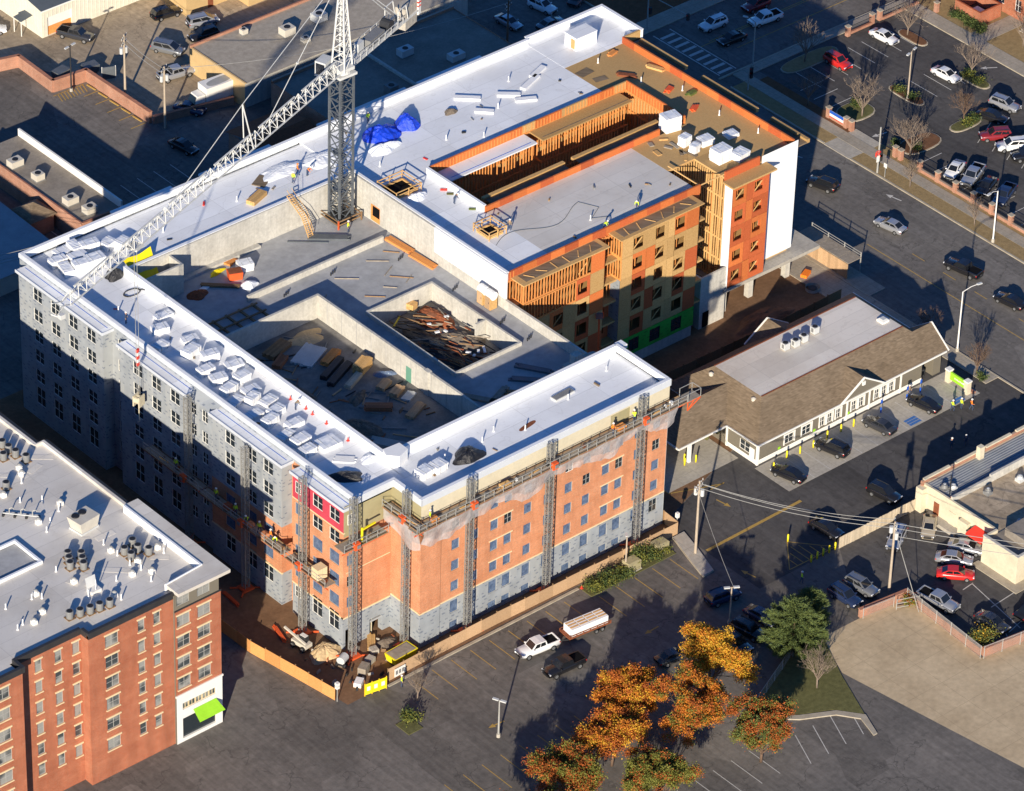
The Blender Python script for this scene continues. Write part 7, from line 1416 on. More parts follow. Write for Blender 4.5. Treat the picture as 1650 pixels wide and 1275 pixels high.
# brick pallets and masonry materials on the platforms
def pallet(x, y, z, lb, w_=1.1, d=1.0, h=.9, m='precast_cream', a=0., group=None):
    o = thing('material_pallet', lb, 'pallet', (x, y, z), a, group); MB().box(-w_ / 2, w_ / 2, -d / 2, d / 2, .0, .12).build('pallet_base', 'lumber_dark', o)
    nz = 3
    for k in range(nz):
        for s in (-1, 1): MB().box(-w_ / 2 + .02 if s < 0 else .02, -.02 if s < 0 else w_ / 2 - .02, -d / 2 + .03, d / 2 - .03, .13 + (h - .13) * k / nz, .12 + (h - .13) * (k + 1) / nz).build('block_layer', m, o)
    return o
pallet(-9.0, 8.2, 10.3, 'tall cream block stack on the pink bay platform', 1.5, 1.3, 1.7); pallet(-9.1, 11.9, 10.3, 'dark mortar tubs beside the pink bay mast', .9, .9, .6, 'steel_dark'); pallet(-9.2, 18.6, 10.35, 'brick stack beside the masons on the third bay', 1.0, .9, .7, 'brick_new'); pallet(-9.2, 21.4, 10.35, 'second brick stack on the masons platform', .9, .9, .6, 'brick_new'); pallet(-9.1, 26.0, 10.35, 'shaded brick stack at the far half of the masons platform', 1.0, .9, .7, 'brick_red'); pallet(1.0, -1.2, 19.5, 'orange block stack at the inner corner of the long platform', 1.0, .9, .6, 'lumber_orange'); pallet(31.0, -1.2, 19.5, 'orange brick stack beside the orange-vested mason', 1.2, .9, .7, 'lumber_orange'); pallet(12.2, -1.2, 19.5, 'timber stack on the long platform', 1.4, .8, .5, 'lumber')
# ================================================================== PEOPLE
def figure(pose):
    """one continuous skinned body; pose = joint positions"""
    J_ = dict(pel=(0, 0, .95), chest=(0, .02, 1.32), neck=(0, .02, 1.5), head=(0, .0, 1.66), top=(0, 0, 1.74), hl=(-.1, 0, .9), kl=(-.12, -.02, .5), al=(-.12, .04, .09), fl=(-.13, -.13, .05), hr=(.1, 0, .9), kr=(.12, -.02, .5), ar=(.12, .04, .09), fr=(.13, -.13, .05), sl=(-.2, .02, 1.42), el=(-.27, .02, 1.14), wl=(-.28, -.08, .9), gl=(-.28, -.13, .82), sr=(.2, .02, 1.42), er=(.27, .02, 1.14), wr=(.28, -.08, .9), gr=(.28, -.13, .82)); J_.update(pose)
    ks = list(J_); ed = [('pel', 'chest'), ('chest', 'neck'), ('neck', 'head'), ('head', 'top'), ('pel', 'hl'), ('hl', 'kl'), ('kl', 'al'), ('al', 'fl'), ('pel', 'hr'), ('hr', 'kr'), ('kr', 'ar'), ('ar', 'fr'), ('chest', 'sl'), ('sl', 'el'), ('el', 'wl'), ('wl', 'gl'), ('chest', 'sr'), ('sr', 'er'), ('er', 'wr'), ('wr', 'gr')]
    rad = dict(pel=.15, chest=.165, neck=.07, head=.105, top=.08, hl=.1, hr=.1, kl=.068, kr=.068, al=.05, ar=.05, fl=.05, fr=.05, sl=.075, sr=.075, el=.052, er=.052, wl=.038, wr=.038, gl=.042, gr=.042)
    me = bpy.data.meshes.new('skeleton'); me.from_pydata([J_[k] for k in ks], [(ks.index(a), ks.index(b_)) for a, b_ in ed], []); ob = bpy.data.objects.new('skeleton', me); COL.objects.link(ob)
    md = ob.modifiers.new('skin', 'SKIN'); md.use_smooth_shade = True; me.skin_vertices[0].data[0].use_root = True
    for i, k in enumerate(ks): me.skin_vertices[0].data[i].radius = (rad[k], rad[k] * (.8 if k in ('pel', 'chest') else 1))
    ob.modifiers.new('sub', 'SUBSURF').levels = 1; bpy.context.view_layer.update(); dg = bpy.context.evaluated_depsgraph_get(); res = bpy.data.meshes.new_from_object(ob.evaluated_get(dg)); bpy.data.objects.remove(ob)
    res.materials.clear()
    for m_ in ('lime_vest', 'denim', 'skin', 'steel_dark'): res.materials.append(MATS[m_])
    hd = Vector(J_['head']); hips = Vector(J_['pel']); ch = Vector(J_['chest'])
    for p_ in res.polygons:
        c = p_.center
        jd = {k: (Vector(J_[k]) - c).length for k in ks}; near = min(jd, key=jd.get)
        p_.material_index = {'head': 2, 'top': 2, 'gl': 2, 'gr': 2, 'wl': 2, 'wr': 2, 'fl': 3, 'fr': 3, 'hl': 1, 'hr': 1, 'kl': 1, 'kr': 1, 'al': 1, 'ar': 1, 'neck': 2}.get(near, 0)
        if near == 'pel' and c.z < hips.z: p_.material_index = 1
        p_.use_smooth = True
    return res, hd
FIG = [figure({}), figure(dict(chest=(0, -.28, 1.2), neck=(0, -.4, 1.34), head=(0, -.5, 1.44), top=(0, -.54, 1.52), sl=(-.2, -.3, 1.28), sr=(.2, -.3, 1.28), el=(-.25, -.42, 1.02), er=(.25, -.42, 1.02), wl=(-.2, -.6, .85), wr=(.2, -.6, .85), gl=(-.19, -.66, .79), gr=(.19, -.66, .79))), figure(dict(kl=(-.13, -.18, .52), al=(-.13, -.1, .1), fl=(-.13, -.27, .06), kr=(.12, .08, .52), ar=(.12, .26, .12), fr=(.12, .12, .05), wl=(-.25, -.28, 1.05), gl=(-.24, -.35, 1.06), er=(.27, .12, 1.16)))]
hat = MB().sphere((0, 0, 0), .135, 10, 6, .8); hat.cone((0, 0, -.03), (0, 0, -.015), .17, .165, 12); HAT = {c: hat.mesh('hard_hat', c, True) for c in ('paint_white', 'yellow_bright', 'orange_vest')}
def person(x, y, z, rz, vest, pose, label, hatc='paint_white', group=None):
    me, hd = FIG[pose]; o = thing('person', label, 'person', (x, y, z), rz, group); b_ = put('body', me, o); b_.material_slots[0].link = 'OBJECT'; b_.material_slots[0].material = MATS[vest]; put('hard_hat', HAT[hatc], o, (hd.x, hd.y, hd.z + .09)); return o
PZ = 19.47
for a in ((29.6, -1.3, PZ, 0, 'orange_vest', 2, 'mason in an orange shirt standing on the long platform'), (33.4, -1.0, PZ, 2.5, 'lime_vest', 1, 'mason in a lime vest bending beside the far mast'), (.6, -.9, PZ, .8, 'lime_vest', 0, 'mason in a lime vest at the inner corner platform', 'paint_white'), (-9.1, 24.4, 10.32, -1.2, 'lime_vest', 0, 'mason in a lime vest near the third bay mast'), (-9.0, 22.0, 10.32, -1.4, 'lime_vest', 1, 'mason in a lime vest bending beside the brick stack'), (-9.1, 19.7, 10.32, 1.8, 'lime_vest', 2, 'mason in a lime vest at the sunlit end of the platform'), (-9.0, 17.6, 10.32, 1.4, 'orange_vest', 0, 'mason in an orange vest at the corner of the third bay'), (-9.1, 16.7, 10.32, -.6, 'lime_vest', 1, 'mason in a lime vest next to the orange-vested one'), (-9.0, 28.4, 10.32, -1.2, 'lime_vest', 0, 'mason in lime vest in the shade of the third bay', 'paint_white'), (-9.0, 36.5, 10.32, -1.2, 'lime_vest', 0, 'worker alone on the shaded second-bay platform'),
 (47.7, 39.1, ZR, 2.2, 'khaki_cloth', 0, 'roofer in dark clothes by the smaller roof opening'), (64.2, 32.6, ZR, -1.0, 'lime_vest', 1, 'roofer in a lime vest at the orange parapet'), (57.4, 31.6, ZR, .6, 'lime_vest', 1, 'crouching roofer in a pale lime vest by the parapet shadow'), (50.1, 71.0, ZR, 0, 'lime_vest', 0, 'worker in a lime vest behind the blue tarpaulins'), (34.7, 66.9, ZD, 1.0, 'orange_vest', 2, 'worker in a red-orange top at the ladder head', 'orange_vest'), (33.0, 65.7, ZD, -1.2, 'lime_vest', 0, 'worker in a lime vest beside the ladder head'), (35.6, 66.0, ZD, .4, 'orange_vest', 1, 'worker bending over rolls at the ladder head'), (35.3, 57.0, ZK, .5, 'lime_vest', 0, 'worker in a lime vest at the crane mast foot'), (46.2, 48.5, ZR, 1.2, 'denim', 1, 'roofer kneeling over tools between the two roof openings'), (-3.9, 53.2, ZD, .5, 'denim', 0, 'roofer in dark clothes beside the parapet shadow'), (1.0, 25.3, ZD, 1.0, 'khaki_cloth', 1, 'roofer bending by the red cones on the left roof'),
 (86.7, -5.6, .02, 1.2, 'lime_vest', 2, 'pedestrian in a yellow vest crossing the shop forecourt'), (87.9, -6.0, .02, 1.4, 'lime_vest', 0, 'pedestrian in a yellow vest next to two others'), (88.8, -7.0, .02, 1.0, 'orange_vest', 2, 'pedestrian in an orange and yellow vest by the shop lot'), (45.5, -19.9, .02, .6, 'lime_vest', 2, 'person in a lime vest walking through the shaded lot', 'paint_white'), (-6.4, -4.4, .02, 1.0, 'lime_vest', 0, 'worker in a lime vest outside the yellow gate'), (84.6, .4, .03, 0, 'khaki_cloth', 0, 'person standing by the shop wall signs'), (80.5, -11.5, .02, 2.0, 'denim', 0, 'shaded pedestrian north of the metal-roofed shops'), (82.4, -12.2, .02, 2.0, 'denim', 2, 'second shaded pedestrian near the cream chimney')): person(*a[:7], *(a[7:]))
# ================================================================== ROOF AND DECK MATERIALS
def bundle(x, y, z, w_, d, h, a, lb, group):
    o = thing('insulation_bundle', lb, 'insulation bundle', (x, y, z), a, group); t = .05
    n = max(2, int(h / .3))
    for k in range(n):                                              # bundle of shrink-wrapped packs, one above the other
        e = random.uniform(-.04, .04); MB().box(-w_ / 2 + e, w_ / 2 + e, -d / 2 - e, d / 2 - e, h * k / n + .012, h * (k + 1) / n).build('foam_pack', 'foam_side', o)
    mb = MB(); m_ = 5
    for i in range(m_ + 1):
        for q_ in range(m_ + 1): mb.v.append(((i / m_ - .5) * (w_ + .06), (q_ / m_ - .5) * (d + .06), h + .03 + random.uniform(-.02, .05) * (0 < i < m_ and 0 < q_ < m_)))
    for i in range(m_):
        for q_ in range(m_): a_ = i * (m_ + 1) + q_; mb.f.append((a_, a_ + m_ + 1, a_ + m_ + 2, a_ + 1)); mb.mi.append(0)
    mb.build('wrap_top', 'foam_wrap', o)
    for q_ in (-.28, .28): MB().box(q_ * w_ - .03, q_ * w_ + .03, -d / 2 - .05, d / 2 + .05, h * .02, h + .07).build('strap', 'hvac_light', o)
    return o
LBS = [(-.9, 70.6), (-2.7, 69.3), (.7, 70.3), (2.4, 69.4), (-2.9, 67.2), (-1.0, 66.3), (-.2, 68.4), (.9, 66.2)]
for k, (x, y) in enumerate(LBS): bundle(x, y, ZD, random.uniform(2.0, 2.6), random.uniform(1.2, 1.8), random.uniform(.8, 1.5), random.choice((0, 0, .3, -.2, 1.4)) + random.uniform(-.1, .1), 'white foam bundle in the heap at the far roof corner', 'foam bundles in the far corner')
for k, (x, y) in enumerate(((4.8, 68.6), (6.4, 67.6))): bundle(x, y, ZD, 1.9, 1.5, 1.0, .2, 'white foam bundle under the crane jib', 'foam bundles under the jib')
RUN = [(.6, 51.4), (-1.6, 49.2), (-3.8, 46.2), (.0, 45.2), (-1.6, 42.8), (-.6, 40.3), (.8, 37.2), (-2.8, 38.3), (-2.7, 35.9), (-.2, 34.4), (-1.0, 31.6), (-3.0, 33.4), (-3.9, 31.0), (-2.0, 30.0), (-3.8, 27.4), (-.6, 28.6), (-1.3, 26.2), (-3.2, 25.0), (-1.2, 22.8), (-3.5, 21.6), (-2.9, 19.4), (-3.6, 17.2), (-.6, 17.0)]
for k, (x, y) in enumerate(RUN): bundle(x, y, ZD, random.uniform(1.9, 2.5) if k != 22 else 2.8, random.uniform(1.15, 1.5) if k != 22 else 2.2, random.choice((.45, .6, .75, .9, 1.15)), random.choice((0, 0, 0, .25, -.2)) + random.uniform(-.08, .08), 'white foam bundle in the long line along the left roof', 'foam bundles along the left roof')
for x, y, lb in ((4.6, 5.0, 'white foam bundle by the front roof corner, beside its twin'), (6.7, 4.9, 'white foam bundle between its twin and the black tarpaulin'), ): bundle(x, y, ZD, 1.9, 1.6, .9, .1, lb, None)
for x, y, w_, h, lb in ((81.0, 44.6, 2.4, 2.2, 'tall white foam block at the courtyard corner'), (79.8, 40.4, 1.5, 1.4, 'white foam block below the tall one'), (82.2, 38.9, 2.0, .9, 'low white foam bundle among off-cuts'), (81.0, 34.6, 2.4, 1.9, 'stacked white foam block on the orange tower roof'), (83.4, 33.4, 2.2, 1.0, 'low foam bundle beside the stacked block on the tower'), (79.6, 38.2, 1.3, 1.2, 'small foam block at the light-well edge'), (86.2, 38.2, 1.8, .5, 'blue-wrapped flat bundle on the board roof')): bundle(x, y, ZR, w_, w_ * .8, h, random.uniform(-.2, .3), lb, None)
pe_ = thing('roof_penthouse', 'white boxy stair penthouse with brown door at the far roof corner', 'penthouse', (86.4, 68.8, ZR)); MB().box(-1.9, 1.9, -1.2, 1.2, 0, 1.9).build('walls', 'coping_white', pe_); MB().box(-1.95, 1.95, -1.25, 1.25, 1.9, 2.0).build('roof', 'membrane_white', pe_); MB().box(-1.93, -1.9, -.9, -.1, .1, 1.6).build('door', 'lumber', pe_)
def heap(name, x, y, z, rx, ry, h, m, lb, cat, seed, a=0., ridges=3.0):
    """crumpled cover: noise-shaped dome with folds"""
    rnd = random.Random(seed); mb = MB(); n, r_ = 26, 9; ph = [rnd.uniform(0, 6) for _ in range(6)]
    mb.v.append((0, 0, h))
    for j in range(1, r_ + 1):
        t = j / r_
        for k in range(n):
            q_ = 2 * math.pi * k / n; w_ = 1 + .12 * math.sin(3 * q_ + ph[0]) + .08 * math.sin(5 * q_ + ph[1]); zz = h * (1 - t ** 2.2) * (1 + .28 * math.sin(2 * q_ + ph[2]) * t) + .09 * h * math.sin(ridges * 3 * q_ + ph[3]) * t + rnd.uniform(-.06, .06) * h
            mb.v.append((rx * t * w_ * math.cos(q_), ry * t * w_ * math.sin(q_), max(.0, zz) if j < r_ else 0.))
    for k in range(n):
        q_ = (k + 1) % n; mb.f.append((0, 1 + k, 1 + q_)); mb.mi.append(0)
        for j in range(r_ - 1): a0 = 1 + j * n; mb.f.append((a0 + k, a0 + n + k, a0 + n + q_, a0 + q_)); mb.mi.append(0)
    o = mb.build(name, m, None, False, (x, y, z), a); return tag(o, lb, cat)
heap('tarpaulin', 49.6, 67.3, ZR, 2.9, 2.3, 1.3, 'blue_tarp', 'larger crumpled bright blue tarpaulin on the white roof', 'tarpaulin', 1); heap('tarpaulin', 53.8, 67.4, ZR, 1.9, 1.8, 1.5, 'blue_tarp', 'smaller bright blue tarpaulin standing beside the larger one', 'tarpaulin', 2, .4); heap('tarpaulin', 47.6, 64.6, ZR, 2.6, 1.2, .8, 'foam_wrap', 'crumpled white sheeting spilling below the blue tarpaulin', 'sheeting', 3); heap('tarpaulin', 43.2, 52.6, ZR, 1.6, 1.0, .7, 'foam_wrap', 'crumpled white sheeting beside the larger roof opening', 'sheeting', 4)
heap('tarpaulin', 11.2, 4.6, ZD, 2.2, 1.5, 1.1, 'black_tarp', 'shiny black tarpaulin over goods on the right roof', 'tarpaulin', 5); heap('tarpaulin', -3.0, 10.6, ZD, 2.2, 1.2, .6, 'black_tarp', 'flat black tarpaulin above the pink bay', 'tarpaulin', 6, -.6); heap('tarpaulin', 1.3, 62.6, ZD, 1.3, 1.0, 1.3, 'black_tarp', 'black plastic cover beside the yellow tarpaulin', 'tarpaulin', 7); heap('sheeting', 39.6, 68.0, ZD, 3.0, 1.8, .6, 'foam_wrap', 'crumpled white sheeting behind the crane mast', 'sheeting', 8); heap('sheeting', 33.6, 69.0, ZD, 3.8, 1.6, .5, 'foam_wrap', 'jumbled white sheeting and scraps near the ladder head', 'sheeting', 9); heap('sheeting', 60.6, 66.2, ZR, 1.0, .7, .5, 'rubble', 'small heap of coloured scraps near the foam boards', 'rubbish heap', 10)
def planks(name, x, y, z, L, n, wd, h, a, m, lb, cat, spread=.0, group=None):
    o = thing(name, lb, cat, (x, y, z), a, group)
    for k in range(n):
        for j in range(max(1, int(h / .15))): MB().box(-L / 2 + random.uniform(-spread, spread), L / 2 + random.uniform(-spread, spread), (k - n / 2) * wd + .01, (k + 1 - n / 2) * wd - .01, j * .15, j * .15 + .14).build('plank', m, o)
    return o
for x, y, a, L, lb in ((64.6, 67.4, -.75, 3.6, 'white foam boards laid slanting near the scrap heap'), (64.2, 63.4, -.8, 2.6, 'two white foam boards beside the slanting pair'), (69.6, 64.6, -.7, 3.2, 'stack of white foam boards with sheeting'), (74.0, 65.2, .35, 4.2, 'long white foam board pointing along the roof'), (76.6, 66.6, .35, 3.4, 'long white foam board nearest the board roof'), (70.6, 62.2, -.5, 3.0, 'white foam board by the courtyard parapet shadow')): planks('foam_board', x, y, ZR + .02, L, 2, .45, .3, a, 'foam_side', lb, 'foam board')
planks('lumber_stack', 26.8, 65.6, ZD, 3.2, 4, .32, .6, .35, 'lumber', 'banded timber stack on the back roof beside the wall', 'lumber stack'); planks('felt_stack', 30.0, 68.6, ZD, 2.6, 2, .9, .15, .5, 'shingle', 'flat dark felt sheet on the back roof', 'felt sheet'); planks('white_pipes', -.9, 13.4, ZD, 2.6, 6, .22, .16, -.75, 'white_plastic', 'bundle of white pipes above the pink bay', 'pipe bundle', .2)
heap('scrap_heap', 1.4, 11.6, ZD, 1.2, .8, .5, 'foam_wrap', 'small tangle of scraps at the roof corner', 'rubbish heap', 11)
hs = MB(); hs.path([(.0 + 1.2 * math.cos(t * .42) * (1 + .06 * math.sin(t)), .7 * math.sin(t * .42), .08 + .03 * (t % 3)) for t in range(34)], .13, 6).path([(1.2, 0, .1), (2.0, -.8, .1), (2.2, -1.9, .1), (1.8, -2.6, .1)], .13, 6); tag(hs.build('hose', 'steel_dark', None, True, (.8, 58.2, ZD)), 'coiled dark hose lying on the left roof', 'hose')
cone_m = MB().cone((0, 0, .04), (0, 0, .55), .13, .03, 10).box(-.17, .17, -.17, .17, 0, .04).mesh('traffic_cone', 'red_paint')
for x, y in ((1.9, 27.4), (2.1, 24.6), (2.0, 23.2), (2.1, 20.6), (1.9, 16.2)): tag(put('traffic_cone', cone_m, None, (x, y, ZD)), 'small red-orange cone along the inner left parapet', 'cone', 'cones along the inner parapet')
tag(put('traffic_cone', cone_m, None, (23.3, -3.6, .1)), 'orange cone at the kerb by the plywood hoarding', 'cone')
# small pipes, drains and cables on the white roofs
for zz_, pts in ((ZD, ((14.5, 5.8), (20.2, 4.4), (17.0, 6.6), (28.6, 6.0), (36.4, 7.6), (24.5, 62.9 + 4), (12.5, 67), (-3.0, 56), (8.6, 5.9))), (ZR, ((57.6, 34.4), (47.0, 40.6), (66.3, 63.0), (72.0, 67.4), (55.6, 61.2), (60.0, 58.6), (86.1, 56.0), (84.8, 63.4), (89.0, 50.8), (88.6, 43.0), (89.6, 36.4), (44.4, 61.6)))):
    for x, y in pts: tag(put('vent_pipe', ppm, None, (x, y, zz_)), 'thin white vent pipe standing on the unfinished white roofs' if zz_ == ZD else 'thin white vent pipe on the timber wing roof', 'vent pipe', 'vent pipes on the left and right roofs' if zz_ == ZD else 'vent pipes on the timber wing')
bw = thing('louvred_vent', 'grey louvred vent lying on the right roof near its end', 'roof vent', (28.6, 7.0, ZD), .05); MB().box(-1.6, 1.6, -.5, .5, 0, .25).build('curb', 'hvac_light', bw); MB().box(-1.5, 1.5, -.42, .42, .25, .3).build('louvre', 'hvac_grey', bw)
tag(MB().path([(44 + .8 * t, 37.5 + 1.2 * math.sin(t * .4), ZR + .04) for t in range(20)] + [(60.5, 36.0, ZR + .04), (58.0, 34.6, ZR + .04), (60.0, 33.6, ZR + .04)], .05, 4).build('power_cord', 'steel_grey', None), 'thin dark power cord snaking over the grey-white roof', 'cord')
for x, y, w_, m, lb in ((17.8, 3.9, .5, 'rust', 'rusty red stain patch'),): pass
st = MB().prism(oval(21.0, 4.9, 1.5, .35, .15), ZD + .004, ZD + .008).build('rust_stain', 'rust', A)
for k, (x, y, c) in enumerate(((47.9 - .6, 51.9, 'red_paint'), (47.3, 50.6, 'lawn_green'), (47.2, 46.0, 'leaf_green'))): planks('tool_pile', x, y, ZR, .9, 2, .2, .15, -.7, c, ('red can pair beside the courtyard parapet', 'green hose reel beside the courtyard parapet', 'green straps by the courtyard corner')[k], 'tools')
for x, y, a, m, lb in ((88.0, 64.0, .2, 'lumber_orange', 'orange tool cart by the white penthouse'), (90.0, 57.4, -1.2, 'lumber', 'timber lengths stacked along the orange parapet'), (87.6, 52.0, .4, 'steel_orange', 'tangle of orange straps on the board roof'), (89.4, 49.4, .1, 'leaf_green', 'green boxes on the board roof'), (87.0, 46.3, .5, 'steel_orange', 'small heap of orange straps nearer the courtyard'), (85.6, 58.4, -.9, 'rust', 'rust-red board strip near the courtyard corner')): planks('roof_material', x, y, ZR, 2.6 if 'lengths' in lb or 'strip' in lb else 1.4, 3, .28, .3, a, m, lb, 'material pile', .25)
for k in range(9): planks('off_cut', 76.4 + random.uniform(-1.6, 2.6), 40.2 + random.uniform(-2.6, 3.0), ZR + .02, random.uniform(.8, 1.8), 1, random.uniform(.3, .7), .15, random.uniform(0, 3), random.choice(('lumber', 'shingle', 'membrane_old' if 0 else 'plank_grey')), 'board off-cut scattered at the edge of the white membrane', 'off-cut', 0, 'off-cuts by the foam blocks')
# ---- deck
bundle(19.3, 58.6, ZK, 2.0, 1.5, 1.1, -.3, 'white boxed bundle beside the rust-orange bin on the deck', None); skp = thing('debris_bin', 'rust-orange steel debris bin on the deck', 'bin', (17.0, 57.8, ZK), -.4); MB().prism(rect(0, 0, 1.7, 1.3), 0, 1.1, rect(0, 0, 1.9, 1.5)).build('body', 'steel_orange', skp); MB().prism(rect(0, 0, 1.7, 1.3), 1.1, 1.14).build('contents', 'rust', skp)
heap('tarpaulin', 16.0, 60.2, ZK, 1.4, .5, .4, 'yellow_tarp', 'small yellow cover near the white boxed bundle', 'tarpaulin', 12, .2); planks('cardboard_pile', 18.8, 61.0, ZK, 1.6, 3, .35, .3, .4, 'lumber_orange', 'orange cardboard pile by the back wall footing', 'cardboard pile', .2); planks('timber_mat', 14.3, 57.4, ZK, 5.0, 3, .22, .3, -.75, 'lumber_dark', 'long dark timber truss lying on the deck', 'timber', .1)
heap('scrap_heap', 17.4, 55.2, ZK, 1.3, .9, .6, 'foam_wrap', 'tangle of white scraps by the low wall', 'rubbish heap', 13); heap('scrap_heap', 10.8, 57.6, ZK, 1.6, 1.0, .6, 'rust', 'rusty scrap by the stair hut', 'rubbish heap', 14); planks('white_board', 12.2, 58.2, ZK, 1.6, 2, .4, .15, .3, 'foam_side', 'pale board lying in the shade of the stair hut', 'board')
planks('rebar_pile', 32.4, 57.4, ZK, 5.0, 8, .14, .3, -.7, 'steel_grey', 'grey steel rod pile at the mast foot', 'rod pile', .4); planks('steel_bar', 29.6, 58.4, ZK, 5.4, 1, .2, .15, -.7, 'steel_grey', 'single long steel bar beside the rod pile', 'steel bar')
planks('lumber_stack', 38.5, 50.4, ZK, 4.6, 5, .22, .3, -1.5, 'lumber_orange', 'long yellow lumber stack against the white wall, half with white tag', 'lumber stack', .2); planks('lumber_stack', 38.5, 45.6, ZK, 4.4, 5, .22, .3, -1.5, 'lumber_orange', 'yellow lumber stack against the white wall, closer to the toilets', 'lumber stack', .2)
for k in range(9): planks('loose_batten', random.uniform(22, 37), random.uniform(42.5, 51.6), ZK, random.uniform(1.5, 3.4), 1, .07, .15, random.choice((-.75, -.7, .4, .45)) + random.uniform(-.1, .1), random.choice(('lumber_dark', 'lumber_dark', 'plank_grey')), 'loose batten lying on the sunny deck', 'batten', 0, 'battens on the deck')
def toilet(x, y, a, lb):
    o = thing('portable_toilet', lb, 'portable toilet', (x, y, ZK), a, 'portable toilets on the deck'); MB().box(-.58, .58, -.58, .58, .05, 2.1).build('cabin', 'lumber', o); MB().cone((-.62, 0, 2.05), (.62, 0, 2.05), .62, .62, 14).build('roof', 'white_plastic', o); MB().box(-.42, .42, -.62, -.58, .12, 1.95).build('door', 'fence_wood', o); MB().box(.25, .32, -.65, -.62, 1.0, 1.2).build('handle', 'steel_dark', o)
toilet(38.4, 33.4, -1.57, 'tan portable toilet with white arched roof against the end wall'); toilet(38.4, 31.9, -1.57, 'tan portable toilet with white arched roof against the end wall')
for x, y in ((27.5, 50.6), (19.7, 50.5), (36.6, 47.8), (37.6, 38.0), (37.4, 28.4), (37.6, 23.4)):
    o = thing('pipe_stub', 'small dark pipe stub group on the concrete deck', 'pipe stubs', (x, y, ZK), .3, 'pipe stubs on the deck')
    for k in range(3): MB().cone((-.5 + .45 * k, 0, 0), (-.5 + .45 * k, 0, .45), .09, .09, 6).build('pipe', 'steel_dark', o)
bx_ = thing('equipment_box', 'pale concrete lift housing boxes behind the right roof', 'equipment box', (37.6, 13.6, ZK)); MB().box(-2.6, 1.6, -2.6, .6, 0, 2.2).build('base', 'concrete_wall', bx_); MB().box(-1.6, -.4, -.6, .4, 2.2, 3.5).build('tower', 'concrete_wall', bx_); MB().prism(oval(1.0, -.6, 1.0, .6), 2.2, 2.7).build('drum', 'concrete_pale', bx_)
# ---- pit one: stacked materials
PZ1 = 15.5
for x, y, L, n, wd, h, a, m, lb in ((14.6, 39.6, 4.6, 10, .3, .3, .45, 'hvac_light', 'fan of pale grey pipes laid in the large pit'), (16.4, 37.4, 3.4, 4, .3, .6, .4, 'lumber_orange', 'orange lumber pack beside the pale pipes'), (15.0, 35.4, 5.0, 3, .3, .6, .42, 'steel_dark', 'black-wrapped pack next to the orange lumber'), (15.0, 33.8, 5.4, 3, .3, .6, .42, 'steel_dark', 'second black-wrapped pack in the large pit'), (18.2, 33.2, 2.6, 5, .3, 1.2, .4, 'lumber', 'tall plywood stack in the large pit'), (15.4, 31.6, 3.4, 3, .3, .6, .42, 'fence_grey', 'grey-tan lumber pack below the tall plywood'), (17.9, 28.6, 2.2, 4, .3, .45, .4, 'fence_wood', 'plywood stack with green edge in the large pit'), (18.2, 26.4, 2.2, 4, .3, .6, .4, 'fence_wood', 'crossed plank stack near the green door'), (18.8, 24.8, 2.0, 4, .3, .3, .4, 'hvac_light', 'pale board stack near the pit pilaster'), (14.2, 25.2, 3.4, 4, .3, .6, -.7, 'lumber_brown', 'red-brown lumber pack alone on the pit floor'), (17.4, 21.8, 3.4, 4, .3, .45, .4, 'fence_wood', 'tan lumber pack close to the pit end'), (12.2, 43.0, 4.0, 6, .3, .6, .3, 'lumber_dark', 'dark timber heap at the back of the large pit'), (10.8, 40.6, 2.6, 4, .3, .6, .5, 'lumber_brown', 'rusty timber pack by the left pit edge')): planks('material_stack', x, y, PZ1, L, n, wd, h, a, m, lb, 'material stack', .12)
heap('spoil_heap', 17.0, 43.0, PZ1, 2.6, 1.6, .3, 'sand', 'spread of pale sand in the back corner of the large pit', 'sand heap', 15); heap('spoil_heap', 13.6, 28.6, PZ1, 1.8, .9, .6, 'rubble', 'dark scrap tangle in the middle of the large pit', 'rubbish heap', 16, .5); heap('spoil_heap', 9.6, 23.6, PZ1, 3.4, 1.6, .9, 'rubble', 'dark frame pile along the left pit edge', 'rubbish heap', 17, -.9); heap('spoil_heap', 19.6, 30.6, PZ1, 1.6, .7, .4, 'window_film', 'crumpled blue plastic by the green door', 'plastic', 18, -.5); heap('spoil_heap', 8.4, 34.0, PZ1, 3.2, 1.2, .8, 'rubble', 'dark rubble strip under the left parapet', 'rubbish heap', 19, -1.4)
planks('long_tubes', 10.4, 18.6, PZ1, 4.4, 6, .25, .3, -1.0, 'steel_galv', 'splayed grey tubes at the front corner of the large pit', 'tube pile', .5)
# ---- pit two: dark rusty pile
PZ2 = 14.7
heap('debris_pile', 33.2, 37.0, PZ2, 2.0, 3.0, 1.2, 'rust', 'rusty steel tangle in the small pit', 'debris pile', 20, .2); heap('debris_pile', 33.0, 30.6, PZ2, 2.4, 3.4, .9, 'rubble', 'grey-brown debris along the small pit wall', 'debris pile', 21, .2); heap('debris_pile', 29.0, 31.5, PZ2, 2.8, 6.2, .7, 'black_tarp', 'long black sheeting heap in the small pit', 'debris pile', 22, .15)
for k in range(90): planks('debris_timber', random.uniform(26.6, 34.6), random.uniform(24.8, 38.8), PZ2 + random.uniform(.35, .95), random.uniform(1.0, 3.4), 1, random.uniform(.06, .16), .15, -1.2 + random.gauss(0, .35), random.choice(('lumber_dark', 'lumber_dark', 'plank_grey', 'steel_dark', 'rust', 'steel_dark')), 'weathered timber strewn over the debris in the small pit', 'timber', 0, 'timbers in the small pit')
for k in range(10): planks('white_scrap', random.uniform(30, 35), random.uniform(25.5, 36), PZ2 + random.uniform(.6, 1.1), random.uniform(.4, .9), 1, .35, .15, random.uniform(0, 3), 'foam_side', 'small white scrap among the small pit debris', 'scrap', 0, 'white scraps in the small pit')
